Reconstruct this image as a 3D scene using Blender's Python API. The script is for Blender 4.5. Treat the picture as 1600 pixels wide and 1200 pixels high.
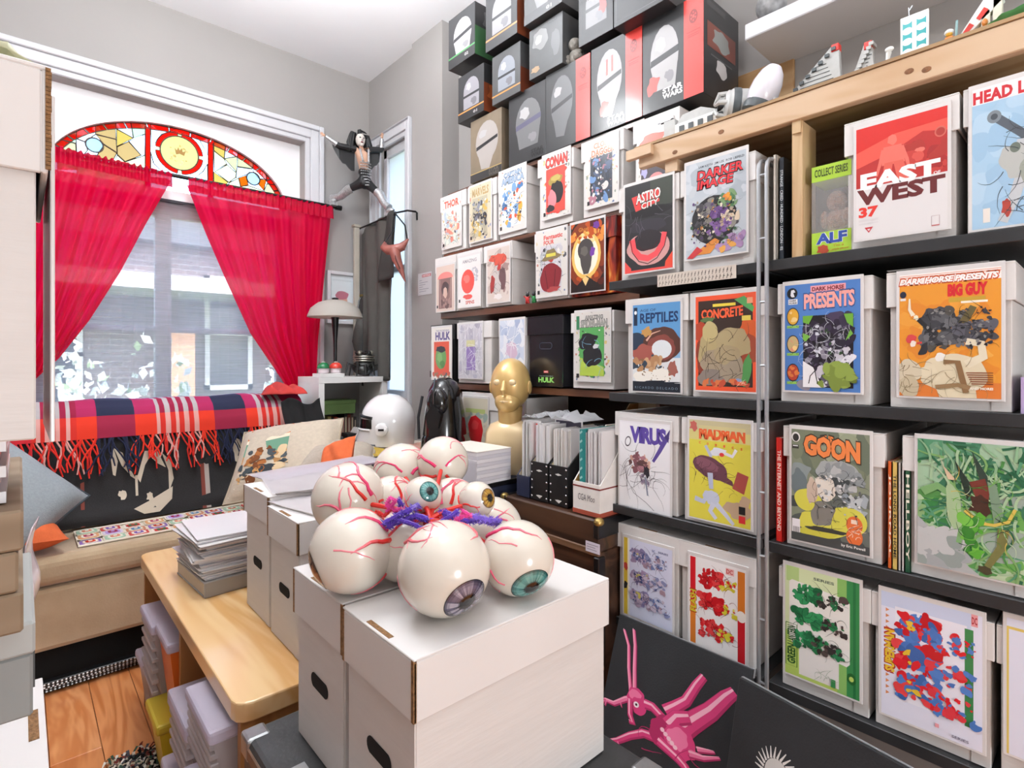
import bpy, bmesh, math, random
from mathutils import Vector, Matrix, Euler
for _o in list(bpy.data.objects):
    bpy.data.objects.remove(_o)
SC = bpy.context.scene
COL = SC.collection
PI = math.pi
R = math.radians
# ------------------------------------------------------------------ camera
CAMH = 1.25
cam = bpy.data.cameras.new('camera')
cam.sensor_width = 36.0
cam.lens = 855.0 / 1600.0 * 36.0
cam.shift_y = -35.0 / 1600.0
cam.clip_start = 0.02
camo = bpy.data.objects.new('camera', cam)
COL.objects.link(camo)
camo.location = (0, 0, CAMH)
camo.rotation_euler = (PI / 2, 0, -R(42.0))
SC.camera = camo
# ------------------------------------------------------------------ world, sun, lamps, exposure
W = bpy.data.worlds.new('world')
SC.world = W
W.use_nodes = True
_n = W.node_tree.nodes
_bg = _n['Background']
_sky = _n.new('ShaderNodeTexSky')
_sky.sky_type = 'NISHITA'
_sky.sun_disc = False
_sky.sun_elevation = R(48)
_sky.sun_rotation = R(200)
_sky.air_density = 1.0
_sky.dust_density = 2.0
W.node_tree.links.new(_sky.outputs[0], _bg.inputs[0])
_bg.inputs[1].default_value = 0.8


def lamp(name, kind, loc, energy, col=(1, 1, 1), size=0.1, rot=(0, 0, 0)):
    l = bpy.data.lights.new(name, kind)
    l.energy = energy
    l.color = col
    if kind == 'SUN':
        l.angle = size
    elif kind == 'AREA':
        l.shape = 'DISK'
        l.size = size
    else:
        l.shadow_soft_size = size
    o = bpy.data.objects.new(name, l)
    COL.objects.link(o)
    o.location = loc
    o.rotation_euler = rot
    return o


lamp('sun', 'SUN', (0, -5, 12), 2.0, (1, .95, .86), R(1.0), (R(42), 0, R(-20)))
for _i, (_x, _y) in enumerate([(.47, .80), (.56, .58), (.26, .58)]):
    lamp('unseen_overhead_light', 'POINT', (_x, _y, 2.68), 2.9, (.95, .975, 1.0), .035)  # ceiling fixture bulbs that cast the eyeball shadows
lamp('unseen_overhead_light', 'POINT', (.45, 2.05, 2.72), 25, (.95, .975, 1.0), .15)  # added fill brightening bench and sofa end, no fixture there
lamp('ceiling_bounce_fill', 'AREA', (.72, 2.0, 2.70), 19, (.92, .965, 1.0), .5, (PI, 0, 0))  # added fill aimed at the ceiling for soft bounce, no real lamp
lamp('rear_bounce_fill', 'AREA', (.35, -.9, 1.75), 26, (.92, .965, 1.0), .40, (PI, 0, 0))  # added upward fill behind the camera, bounced off the ceiling
lamp('rear_fill_light', 'POINT', (.35, -2.0, 1.0), 58, (.91, .96, 1.0), .30)  # added frontal fill behind the camera, evens out the low shelves
SC.view_settings.view_transform = 'Standard'
SC.view_settings.look = 'None'
SC.view_settings.gamma = 1.0
SC.view_settings.use_curve_mapping = False
SC.view_settings.exposure = 0.83

# ------------------------------------------------------------------ pixel -> plane helpers (1600 x 1200 frame)
_S, _C = math.sin(R(42)), math.cos(R(42))


def ray(x, y):
    u = (x - 800.0) / 855.0
    v = (565.0 - y) / 855.0
    return (_S + _C * u, _C - _S * u, v)


def AX(x, y, X):
    d = ray(x, y)
    t = X / d[0]
    return Vector((X, t * d[1], CAMH + t * d[2]))


def AY(x, y, Y):
    d = ray(x, y)
    t = Y / d[1]
    return Vector((t * d[0], Y, CAMH + t * d[2]))


def AZ(x, y, Z):
    d = ray(x, y)
    t = (Z - CAMH) / d[2]
    return Vector((t * d[0], t * d[1], Z))


def AT(x, y, t):
    d = ray(x, y)
    return Vector((t * d[0], t * d[1], CAMH + t * d[2]))


# ------------------------------------------------------------------ materials
def C(h):
    if not isinstance(h, str):
        return tuple(h)
    h = h.lstrip('#')
    h = ''.join(c * 2 for c in h) if len(h) == 3 else h
    out = []
    for i in (0, 2, 4):
        c = int(h[i:i + 2], 16) / 255.0
        out.append(c / 12.92 if c <= .04045 else ((c + .055) / 1.055) ** 2.4)
    return tuple(out)


_mats = {}


def M(key, col='#cccccc', rough=.5, metal=0., var=0., vs=8., bump=0., bs=40., coat=0., stretch=(1, 1, 1), col2=None, spec=.5, trans=0., alpha=1., sheen=0.):
    """principled material with noise-driven colour variation and relief"""
    if key in _mats:
        return _mats[key]
    m = bpy.data.materials.new(key)
    m.use_nodes = True
    nt = m.node_tree
    b = nt.nodes['Principled BSDF']
    c = C(col)
    b.inputs['Base Color'].default_value = (*c, 1)
    b.inputs['Roughness'].default_value = rough
    b.inputs['Metallic'].default_value = metal
    b.inputs['Specular IOR Level'].default_value = spec
    b.inputs['Coat Weight'].default_value = coat
    b.inputs['Coat Roughness'].default_value = .12
    b.inputs['Transmission Weight'].default_value = trans
    b.inputs['Alpha'].default_value = alpha
    b.inputs['Sheen Weight'].default_value = sheen
    tc = nt.nodes.new('ShaderNodeTexCoord')
    mp = nt.nodes.new('ShaderNodeMapping')
    mp.inputs['Scale'].default_value = stretch
    nt.links.new(tc.outputs['Object'], mp.inputs[0])
    if var > 0 or col2:
        n = nt.nodes.new('ShaderNodeTexNoise')
        n.inputs['Scale'].default_value = vs
        n.inputs['Detail'].default_value = 5
        nt.links.new(mp.outputs[0], n.inputs['Vector'])
        r = nt.nodes.new('ShaderNodeValToRGB')
        r.color_ramp.elements[0].position = .32
        r.color_ramp.elements[1].position = .68
        c2 = C(col2) if col2 else tuple(min(1, x * (1 + var)) for x in c)
        c1 = c if col2 else tuple(x * (1 - var) for x in c)
        r.color_ramp.elements[0].color = (*c1, 1)
        r.color_ramp.elements[1].color = (*c2, 1)
        nt.links.new(n.outputs[0], r.inputs[0])
        nt.links.new(r.outputs[0], b.inputs['Base Color'])
    if bump > 0:
        n2 = nt.nodes.new('ShaderNodeTexNoise')
        n2.inputs['Scale'].default_value = bs
        n2.inputs['Detail'].default_value = 4
        nt.links.new(mp.outputs[0], n2.inputs['Vector'])
        bp = nt.nodes.new('ShaderNodeBump')
        bp.inputs['Strength'].default_value = bump
        bp.inputs['Distance'].default_value = .01
        nt.links.new(n2.outputs[0], bp.inputs['Height'])
        nt.links.new(bp.outputs[0], b.inputs['Normal'])
    _mats[key] = m
    return m


def wood(key, c1, c2, axis=0, scale=6., rough=.4, dist=6., coat=.1):
    if key in _mats:
        return _mats[key]
    m = M(key, c1, rough, coat=coat)
    nt = m.node_tree
    b = nt.nodes['Principled BSDF']
    mp = [n for n in nt.nodes if n.type == 'MAPPING'][0]
    st = [1, 1, 1]
    st[axis] = .12
    mp.inputs['Scale'].default_value = st
    n = nt.nodes.new('ShaderNodeTexNoise')
    n.inputs['Scale'].default_value = scale
    n.inputs['Detail'].default_value = 3
    n.inputs['Distortion'].default_value = 1.2
    nt.links.new(mp.outputs[0], n.inputs['Vector'])
    mu = nt.nodes.new('ShaderNodeMath')
    mu.operation = 'MULTIPLY'
    mu.inputs[1].default_value = dist * 6
    sn = nt.nodes.new('ShaderNodeMath')
    sn.operation = 'SINE'
    nt.links.new(n.outputs[0], mu.inputs[0])
    nt.links.new(mu.outputs[0], sn.inputs[0])
    r = nt.nodes.new('ShaderNodeValToRGB')
    r.color_ramp.elements[0].color = (*C(c1), 1)
    r.color_ramp.elements[1].color = (*C(c2), 1)
    ad = nt.nodes.new('ShaderNodeMath')
    ad.operation = 'MULTIPLY_ADD'
    ad.inputs[1].default_value = .5
    ad.inputs[2].default_value = .5
    nt.links.new(sn.outputs[0], ad.inputs[0])
    nt.links.new(ad.outputs[0], r.inputs[0])
    nt.links.new(r.outputs[0], b.inputs['Base Color'])
    return m


def vcol(key, rough=.35, coat=.3, spec=.5, transl=0.):
    """flat print or dyed cloth: colour comes from the mesh's own colour layer"""
    if key in _mats:
        return _mats[key]
    m = bpy.data.materials.new(key)
    m.use_nodes = True
    nt = m.node_tree
    b = nt.nodes['Principled BSDF']
    a = nt.nodes.new('ShaderNodeAttribute')
    a.attribute_name = 'Col'
    nt.links.new(a.outputs['Color'], b.inputs['Base Color'])
    b.inputs['Roughness'].default_value = rough
    b.inputs['Coat Weight'].default_value = coat
    b.inputs['Coat Roughness'].default_value = .08
    b.inputs['Specular IOR Level'].default_value = spec
    _mats[key] = m
    return m


def sheer(key, col, transp=.5, transl=.5, weave=0., tint=None):
    """thin cloth or glass: part see-through, part translucent, part diffuse"""
    if key in _mats:
        return _mats[key]
    m = bpy.data.materials.new(key)
    m.use_nodes = True
    nt = m.node_tree
    for n in list(nt.nodes):
        nt.nodes.remove(n)
    out = nt.nodes.new('ShaderNodeOutputMaterial')
    tr = nt.nodes.new('ShaderNodeBsdfTransparent')
    tr.inputs[0].default_value = (*(C(tint) if tint else (1, 1, 1)), 1)
    tl = nt.nodes.new('ShaderNodeBsdfTranslucent')
    tl.inputs[0].default_value = (*C(col), 1)
    df = nt.nodes.new('ShaderNodeBsdfPrincipled')
    df.inputs['Base Color'].default_value = (*C(col), 1)
    df.inputs['Roughness'].default_value = .6
    df.inputs['Specular IOR Level'].default_value = .25
    m1 = nt.nodes.new('ShaderNodeMixShader')
    m1.inputs[0].default_value = transl
    nt.links.new(df.outputs[0], m1.inputs[1])
    nt.links.new(tl.outputs[0], m1.inputs[2])
    m2 = nt.nodes.new('ShaderNodeMixShader')
    m2.inputs[0].default_value = transp
    nt.links.new(m1.outputs[0], m2.inputs[1])
    nt.links.new(tr.outputs[0], m2.inputs[2])
    if weave:
        tc = nt.nodes.new('ShaderNodeTexCoord')
        mp = nt.nodes.new('ShaderNodeMapping')
        mp.inputs['Scale'].default_value = (6, 6, 220)
        nz = nt.nodes.new('ShaderNodeTexNoise')
        nz.inputs['Scale'].default_value = 0.8
        ma = nt.nodes.new('ShaderNodeMath')
        ma.operation = 'MULTIPLY_ADD'
        ma.inputs[1].default_value = weave
        ma.inputs[2].default_value = transp - weave * .5
        nt.links.new(tc.outputs['Object'], mp.inputs[0])
        nt.links.new(mp.outputs[0], nz.inputs['Vector'])
        nt.links.new(nz.outputs[0], ma.inputs[0])
        nt.links.new(ma.outputs[0], m2.inputs[0])
    nt.links.new(m2.outputs[0], out.inputs[0])
    _mats[key] = m
    return m


# ------------------------------------------------------------------ mesh builder
class MB:
    def __init__(s):
        s.v, s.f, s.m, s.c = [], [], [], []

    def add(s, vs, fs, mi=0, col=None):
        n = len(s.v)
        s.v += [tuple(p) for p in vs]
        for f in fs:
            s.f.append([i + n for i in f])
            s.m.append(mi)
            s.c.append(col)
        return s

    def box(s, x0, x1, y0, y1, z0, z1, mi=0, col=None, mat=None):
        vs = [Vector((x, y, z)) for z in (z0, z1) for y in (y0, y1) for x in (x0, x1)]
        if mat is not None:
            vs = [mat @ p for p in vs]
        return s.add(vs, [(0, 2, 3, 1), (4, 5, 7, 6), (0, 1, 5, 4), (2, 6, 7, 3), (0, 4, 6, 2), (1, 3, 7, 5)], mi, col)

    def prism(s, pts, fn, a, b, mi=0, col=None):
        """polygon pts (2-D) swept from a to b; fn(p, q, t) -> xyz"""
        n = len(pts)
        vs = [fn(p, q, a) for p, q in pts] + [fn(p, q, b) for p, q in pts]
        fs = [tuple(range(n))[::-1], tuple(range(n, 2 * n))] + [(i, (i + 1) % n, n + (i + 1) % n, n + i) for i in range(n)]
        return s.add(vs, fs, mi, col)

    def tube(s, path, r, n=8, mi=0, col=None, closed=False, cols=None):
        path = [Vector(p) for p in path]
        k = len(path)
        rs = r if isinstance(r, (list, tuple)) else [r] * k
        base = len(s.v)
        up = None
        for i, p in enumerate(path):
            if closed:
                t = path[(i + 1) % k] - path[i - 1]
            else:
                t = path[min(i + 1, k - 1)] - path[max(i - 1, 0)]
            t = t.normalized() if t.length > 1e-9 else Vector((0, 0, 1))
            if up is None:
                up = Vector((0, 0, 1)) if abs(t.z) < .9 else Vector((1, 0, 0))
            a = t.cross(up)
            a = a.normalized() if a.length > 1e-6 else t.orthogonal().normalized()
            b = a.cross(t).normalized()
            up = b
            for j in range(n):
                w = 2 * PI * j / n
                s.v.append(tuple(p + (a * math.cos(w) + b * math.sin(w)) * rs[i]))
        for i in range(k if closed else k - 1):
            i2 = (i + 1) % k
            for j in range(n):
                j2 = (j + 1) % n
                s.f.append([base + i * n + j, base + i * n + j2, base + i2 * n + j2, base + i2 * n + j])
                s.m.append(mi)
                s.c.append(cols[i] if cols else col)
        if not closed:
            for i, rev in ((0, False), (k - 1, True)):
                ring = [base + i * n + j for j in range(n)]
                s.f.append(ring if rev else ring[::-1])
                s.m.append(mi)
                s.c.append(cols[min(i, len(cols) - 1)] if cols else col)
        return s

    def lathe(s, prof, n=24, o=(0, 0, 0), mi=0, col=None, mat=None, sx=1., sy=1.):
        base = len(s.v)
        for r, z in prof:
            for j in range(n):
                w = 2 * PI * j / n
                p = Vector((r * math.cos(w) * sx, r * math.sin(w) * sy, z))
                if mat is not None:
                    p = mat @ p
                s.v.append(tuple(p + Vector(o)))
        for i in range(len(prof) - 1):
            for j in range(n):
                j2 = (j + 1) % n
                s.f.append([base + i * n + j, base + i * n + j2, base + (i + 1) * n + j2, base + (i + 1) * n + j])
                s.m.append(mi)
                s.c.append(col)
        for i, rev in ((0, True), (len(prof) - 1, False)):
            if prof[i][0] > 1e-4:
                ring = [base + i * n + j for j in range(n)]
                s.f.append(ring[::-1] if rev else ring)
                s.m.append(mi)
                s.c.append(col)
        return s

    def ball(s, c, r, nu=20, nv=12, mi=0, col=None, mat=None, e=None):
        r = r if isinstance(r, (tuple, list)) else (r, r, r)
        base = len(s.v)
        pw = (lambda q: q) if e is None else (lambda q: math.copysign(abs(q) ** e, q))
        for i in range(nv + 1):
            th = PI * i / nv
            for j in range(nu):
                w = 2 * PI * j / nu
                p = Vector((r[0] * pw(math.sin(th)) * pw(math.cos(w)), r[1] * pw(math.sin(th)) * pw(math.sin(w)), -r[2] * pw(math.cos(th))))
                if mat is not None:
                    p = mat @ p
                s.v.append(tuple(p + Vector(c)))
        for i in range(nv):
            for j in range(nu):
                j2 = (j + 1) % nu
                s.f.append([base + i * nu + j, base + i * nu + j2, base + (i + 1) * nu + j2, base + (i + 1) * nu + j])
                s.m.append(mi)
                s.c.append(col)
        return s

    def grid(s, fn, nu, nv, mi=0, colfn=None):
        base = len(s.v)
        for i in range(nv + 1):
            for j in range(nu + 1):
                s.v.append(tuple(fn(j / nu, i / nv)))
        for i in range(nv):
            for j in range(nu):
                a = base + i * (nu + 1) + j
                s.f.append([a, a + 1, a + nu + 2, a + nu + 1])
                s.m.append(mi)
                s.c.append(colfn((j + .5) / nu, (i + .5) / nv) if colfn else None)
        return s

    def xf(s, m):
        s.v = [tuple(m @ Vector(p)) for p in s.v]
        return s

    def build(s, name, mats, parent=None, smooth=False, bevel=0., seg=1, solid=0., weld=False):
        me = bpy.data.meshes.new(name)
        me.from_pydata(s.v, [], s.f)
        mats = mats if isinstance(mats, (list, tuple)) else [mats]
        for m in mats:
            me.materials.append(m)
        if len(mats) > 1:
            me.polygons.foreach_set('material_index', s.m)
        if any(c is not None for c in s.c):
            at = me.color_attributes.new('Col', 'FLOAT_COLOR', 'CORNER')
            buf = []
            for f, c in zip(s.f, s.c):
                c = C(c) if c is not None else (.8, .8, .8)
                buf += [c[0], c[1], c[2], 1.0] * len(f)
            at.data.foreach_set('color', buf)
        bm = bmesh.new()
        bm.from_mesh(me)
        if weld or smooth:
            bmesh.ops.remove_doubles(bm, verts=bm.verts, dist=1e-5)
        if not any(c is not None for c in s.c):
            bmesh.ops.recalc_face_normals(bm, faces=bm.faces)
        if bevel > 0:
            ed = [e for e in bm.edges if len(e.link_faces) == 2 and e.calc_face_angle(0) > .5]
            bmesh.ops.bevel(bm, geom=ed, offset=bevel, segments=seg, profile=.5, affect='EDGES', clamp_overlap=True)
        bm.to_mesh(me)
        bm.free()
        if smooth:
            me.polygons.foreach_set('use_smooth', [True] * len(me.polygons))
            me.set_sharp_from_angle(angle=R(38))
        me.update()
        o = bpy.data.objects.new(name, me)
        COL.objects.link(o)
        if solid:
            sm = o.modifiers.new('thickness', 'SOLIDIFY')
            sm.thickness = solid
        if parent is not None:
            o.parent = parent
        return o


def tag(o, label=None, cat=None, group=None, kind=None):
    if label:
        o['label'] = label
    if cat:
        o['category'] = cat
    if group:
        o['group'] = group
    if kind:
        o['kind'] = kind
    return o


def thing(name, label, cat, loc=(0, 0, 0), rz=0., group=None, rx=0., ry=0.):
    o = bpy.data.objects.new(name, None)
    o.empty_display_size = .05
    COL.objects.link(o)
    o.location = loc
    o.rotation_euler = (rx, ry, rz)
    return tag(o, label, cat, group)


def structure(o):
    o['kind'] = 'structure'
    return o


def dup(o, parent=None):
    c = o.copy()
    COL.objects.link(c)
    if parent is not None:
        c.parent = parent
    for ch in list(o.children):
        dup(ch, c)
    return c


def relabel(o, label, group=None):
    o['label'] = label
    if group:
        o['group'] = group


# ------------------------------------------------------------------ flat print
_tc = {}


def tpoly(txt, bold=0., shear=0., sp=1.):
    k = (txt, bold, shear, sp)
    if k in _tc:
        return _tc[k]
    cu = bpy.data.curves.new('lettering', 'FONT')
    cu.body = txt
    cu.offset = bold
    cu.shear = shear
    cu.space_character = sp
    cu.resolution_u = 2
    ob = bpy.data.objects.new('lettering', cu)
    COL.objects.link(ob)
    dg = bpy.context.evaluated_depsgraph_get()
    me = bpy.data.meshes.new_from_object(ob.evaluated_get(dg))
    vs = [(v.co.x, v.co.y) for v in me.vertices]
    fs = [tuple(p.vertices) for p in me.polygons]
    bpy.data.objects.remove(ob)
    bpy.data.curves.remove(cu)
    bpy.data.meshes.remove(me)
    x0 = min(v[0] for v in vs)
    x1 = max(v[0] for v in vs)
    y0 = min(v[1] for v in vs)
    y1 = max(v[1] for v in vs)
    vs = [((x - x0) / max(1e-6, x1 - x0), (y - y0) / max(1e-6, y1 - y0)) for x, y in vs]
    _tc[k] = (vs, fs)
    return _tc[k]


def clip(poly):
    for ax, lim, sg in ((0, 0, 1), (0, 1, -1), (1, 0, 1), (1, 1, -1)):
        out = []
        for i, p in enumerate(poly):
            q = poly[i - 1]
            ip = (p[ax] - lim) * sg >= 0
            iq = (q[ax] - lim) * sg >= 0
            if ip != iq:
                t = (lim - q[ax]) / (p[ax] - q[ax])
                out.append((q[0] + (p[0] - q[0]) * t, q[1] + (p[1] - q[1]) * t))
            if ip:
                out.append(p)
        poly = out
        if len(poly) < 3:
            return []
    return poly


class P:
    """a flat print in unit coordinates: x rightwards, y downwards"""

    def __init__(s, bg=None, asp=1.55):
        s.o = []
        s.asp = asp
        if bg:
            s.R(0, 0, 1, 1, bg)

    def p(s, pts, col):
        q = clip(list(pts))
        if q:
            s.o.append((q, [tuple(range(len(q)))], col))
        return s

    def R(s, x0, y0, x1, y1, col):
        return s.p([(x0, y0), (x1, y0), (x1, y1), (x0, y1)], col)

    def E(s, cx, cy, rx, ry, col, rot=0., n=20, a0=0., a1=360.):
        pts = []
        cr, sr = math.cos(R(rot)), math.sin(R(rot))
        full = abs(a1 - a0 - 360) < 1e-3
        for i in range(n if full else n + 1):
            w = R(a0 + (a1 - a0) * i / n)
            x, y = rx * math.cos(w), ry * s.asp * math.sin(w)
            x, y = x * cr - y * sr, x * sr + y * cr
            pts.append((cx + x, cy + y / s.asp))
        return s.p(pts, col)

    def B(s, cx, cy, rx, ry, col, seed=1, rough=.25, n=16, rot=0.):
        rn = random.Random(seed)
        pts = []
        cr, sr = math.cos(R(rot)), math.sin(R(rot))
        for i in range(n):
            w = 2 * PI * i / n
            k = 1 + rn.uniform(-rough, rough)
            x, y = rx * k * math.cos(w), ry * k * s.asp * math.sin(w)
            x, y = x * cr - y * sr, x * sr + y * cr
            pts.append((cx + x, cy + y / s.asp))
        pts = [q for i in range(len(pts)) for q in (tuple(pts[i - 1][k] * .25 + pts[i][k] * .75 for k in (0, 1)), tuple(pts[i][k] * .75 + pts[(i + 1) % len(pts)][k] * .25 for k in (0, 1)))]
        return s.p(pts, col)

    def L(s, pts, w, col, w2=None):
        w2 = w if w2 is None else w2
        n = len(pts)
        a, b = [], []
        for i, (x, y) in enumerate(pts):
            x0, y0 = pts[max(0, i - 1)]
            x1, y1 = pts[min(n - 1, i + 1)]
            dx, dy = (x1 - x0), (y1 - y0) * s.asp
            l = math.hypot(dx, dy) or 1
            k = (w + (w2 - w) * i / max(1, n - 1)) * .5
            nx, ny = -dy / l * k, dx / l * k / s.asp
            a.append((x + nx, y + ny))
            b.append((x - nx, y - ny))
        ps, fs = [], []
        for i in range(n - 1):
            q = clip([a[i], a[i + 1], b[i + 1], b[i]])
            if q:
                fs.append(tuple(range(len(ps), len(ps) + len(q))))
                ps += q
        if fs:
            s.o.append((ps, fs, col))
        return s

    def S(s, x0, y0, x1, y1, cols, n, s0, s1, seed=3, rough=.45, ell=None):
        rn = random.Random(seed)
        for i in range(n):
            cx, cy = rn.uniform(x0, x1), rn.uniform(y0, y1)
            if ell and ((cx - (x0 + x1) / 2) / ((x1 - x0) / 2)) ** 2 + ((cy - (y0 + y1) / 2) / ((y1 - y0) / 2)) ** 2 > 1:
                continue
            a = rn.uniform(s0, s1)
            s.B(cx, cy, a, a * rn.uniform(.35, 1.), rn.choice(cols), rn.random(), rough, 9, rn.uniform(0, 180))
        return s

    def K(s, x0, y0, x1, y1, col, n, seed=4, w=.006, cur=.1, cols=None):
        """scribbled pen lines"""
        rn = random.Random(seed)
        for i in range(n):
            x, y = rn.uniform(x0, x1), rn.uniform(y0, y1)
            a = rn.uniform(0, 2 * PI)
            pts = []
            b = rn.uniform(-.35, .35)
            for k in range(8):
                pts.append((x, y))
                a += b + rn.uniform(-.2, .2)
                x += math.cos(a) * cur * .22
                y += math.sin(a) * cur * .22 / s.asp
            s.L(pts, w, rn.choice(cols) if cols else col, w * .3)
        return s

    def T(s, txt, x0, y0, x1, y1, col, out=None, bold=.02, shear=0., sp=1., ow=.03, rot=0, slope=0., arch=0.):
        for c, bd in (((out, bold + ow),) if out else ()) + ((col, bold),):
            vs, fs = tpoly(txt, bd, shear, sp)
            e = (.012 if (out and c == out) else 0)
            pts = []
            for x, y in vs:
                if rot == 90:      # reads upwards, turned a quarter
                    px, py = x0 - e + (1 - y) * (x1 - x0 + 2 * e), y1 + e - x * (y1 - y0 + 2 * e)
                elif rot == -90:
                    px, py = x0 - e + y * (x1 - x0 + 2 * e), y0 - e + x * (y1 - y0 + 2 * e)
                else:
                    px, py = x0 - e + x * (x1 - x0 + 2 * e), y1 + e - y * (y1 - y0 + 2 * e)
                    py += slope * (x - .5) - arch * (1 - (2 * x - 1) ** 2)
                pts.append((px, py))
            s.o.append((pts, fs, c))
        return s

    def mesh(s, w, h, y=0., step=8e-6, fn=None, mb=None):
        mb = mb or MB()
        fn = fn or (lambda u, v, d: ((u - .5) * w, y - d, (1 - v) * h))
        for i, (pts, fs, col) in enumerate(s.o):
            vs = [fn(a, b, .0002 + i * step) for a, b in pts]
            out = []
            for f in fs:
                ar = sum(pts[f[k - 1]][0] * pts[f[k]][1] - pts[f[k]][0] * pts[f[k - 1]][1] for k in range(len(f)))
                out.append(f if ar < 0 else f[::-1])
            mb.add(vs, out, 0, col)
        return mb


PRINT = vcol('glossy_print', .32, .35)
MATTE = vcol('matte_print', .6, 0.)
DYED = vcol('dyed_cloth', .9, 0., .2)
# ================================================================== the room
WHITE_TRIM = M('white_trim_paint', '#d0d0d4', .35, var=.02, vs=4)
WALL = M('warm_grey_wall_paint', '#a39f9c', .75, var=.025, vs=2.5, bump=.03, bs=120)
CEIL = M('white_ceiling_paint', '#ededef', .8, var=.015, vs=2)
CARD = M('white_corrugated_card', '#d6d2cf', .65, var=.025, vs=6, bump=.06, bs=14, stretch=(1, 1, 9))
CARD2 = M('white_coated_card', '#dedbd9', .55, var=.02, vs=6, bump=.04, bs=10)
BROWNCARD = M('brown_corrugation', '#8a6642', .9, var=.35, vs=220, bump=.5, bs=160)
BLACKMETAL = M('black_shelf_metal', '#3a3b3d', .38, .3, var=.12, vs=12)
CHROME = M('grey_wire', '#a9acb0', .35, .6)
BLACKP = M('black_plastic', '#151517', .3)
HOLE = M('dark_hollow', '#0b0a0a', .9)
BRASS = M('aged_brass', '#b39a5c', .35, .8, var=.3, vs=60)
H = 3.24
structure(MB().box(-.45, 2.2, -2.2, 3.95, -.06, -.012).build('floor', M('subfloor', '#5a3018', .6)))
FL = bpy.data.objects['floor']
_rn = random.Random(5)
planks = [wood('floor_plank_%d' % i, c1, c2, 1, 9., .28, 5., .25) for i, (c1, c2) in enumerate([('#ea9f66', '#d07e44'), ('#efa870', '#d8864c'), ('#e2955c', '#c8763f')])]
_pm = {}
x = -.45
k = 0
while x < 1.95:
    y = -2.2 + _rn.uniform(-.8, 0)
    while y < 3.58:
        y1 = y + 1.15
        a, b = max(y, -2.2), min(y1, 3.58)
        if b - a > .05:
            m_ = MB().box(x + .0008, min(x + .1292, 1.949), a + .0008, b - .0008, -.012, 0)
            m_.build('plank', planks[_rn.randrange(3)], FL, bevel=.0012)
        y = y1
    x += .13
structure(MB().box(-.45, 2.2, -2.2, 3.70, H, H + .1).build('ceiling', CEIL))
structure(MB().box(-.55, -.45, -2.2, 3.70, 0, H).build('wall_left', WALL))
structure(MB().box(-.55, 2.2, -2.3, -2.2, 0, H).build('wall_rear', WALL))
# window wall with its rectangular opening
OX0, OX1, OZ0, OZ1 = -.03, 1.392, .72, 2.69
w = MB()
w.box(-.55, OX0, 3.58, 3.80, 0, H)
w.box(OX1, 2.2, 3.58, 3.80, 0, H)
w.box(OX0, OX1, 3.58, 3.80, OZ1, H)
w.box(OX0, OX1, 3.58, 3.80, 0, OZ0)
structure(w.build('wall_back', WALL))
# right wall: bay with the small window, pier, and the shelf recess
SY0, SY1, SZ0, SZ1 = 3.07, 3.40, 1.0, 2.70
w = MB()
w.box(1.853, 2.1, SY1, 3.58, 0, H)
w.box(1.853, 2.1, 2.97, SY0, 0, H)
w.box(1.853, 2.1, SY0, SY1, SZ1, H)
w.box(1.853, 2.1, SY0, SY1, 0, SZ0)
w.box(1.83, 2.1, 2.64, 2.97, 0, H)
structure(w.build('wall_right', WALL))
structure(MB().box(1.95, 2.1, -2.2, 2.64, 0, H).build('wall_recess', WALL))
structure(MB().box(-.45, 1.853, 3.562, 3.58, 0, .14).build('baseboard_back', WHITE_TRIM, bevel=.004))
structure(MB().box(1.81, 1.83, 2.64, 2.97, 0, .14).build('baseboard_right', WHITE_TRIM, bevel=.004))


def casing(name, x0, x1, z0, z1, fn, wd=.115):
    """stepped window casing around an opening; fn(a, z, depth)->xyz"""
    m = MB()
    for o0, o1, d in ((0, .03, .018), (.03, .085, .03), (.085, wd, .045)):
        for (a0, a1, b0, b1) in ((x0 - o1, x0 - o0, z0, z1 + o1), (x1 + o0, x1 + o1, z0, z1 + o1), (x0 - o0, x1 + o0, z1 + o0, z1 + o1)):
            m.prism([(a0, b0), (a1, b0), (a1, b1), (a0, b1)], fn, 0., d)
    return structure(m.build(name, WHITE_TRIM, bevel=.004))


casing('trim_1', OX0, OX1, OZ0, OZ1, lambda a, z, d: (a, 3.58 - d, z))
casing('trim_2', SY0, SY1, SZ0 - .3, SZ1, lambda a, z, d: (1.853 - d, a, z), .09)
# arched white panel set back in the opening: stained glass above, sash below
PY = 3.665
ACX = .70
ARX = .605
AZ0 = 2.235
AZ1 = 2.615


def arch(k, rx=ARX, rz=AZ1 - AZ0):
    return (ACX + rx * math.cos(k), AZ0 + rz * math.sin(k))


N = 40
pts = [arch(PI * i / N) for i in range(N + 1)]
m = MB()
fy = lambda a, z, t: (a, t, z)
for i in range(N):
    (xa, za), (xb, zb) = pts[i], pts[i + 1]
    m.prism([(xb, zb), (xa, za), (xa, OZ1), (xb, OZ1)], fy, PY, PY + .05)
m.prism([(OX0, AZ0), (ACX - ARX, AZ0), (ACX - ARX, OZ1), (OX0, OZ1)], fy, PY, PY + .05)
m.prism([(ACX + ARX, AZ0), (OX1, AZ0), (OX1, OZ1), (ACX + ARX, OZ1)], fy, PY, PY + .05)
m.box(OX0, OX0 + .10, PY, PY + .05, OZ0, AZ0)
m.box(OX1 - .10, OX1, PY, PY + .05, OZ0, AZ0)
m.box(OX0, OX1, PY - .01, PY + .05, AZ0 - .085, AZ0)
m.box(OX0, OX1, PY, PY + .05, OZ0, OZ0 + .1)
structure(m.build('trim_3', M('lightened_trim_white', '#f2f2f4', .4, var=.02, vs=4)))  # trim white made paler here to offset shading in the recess
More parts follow.
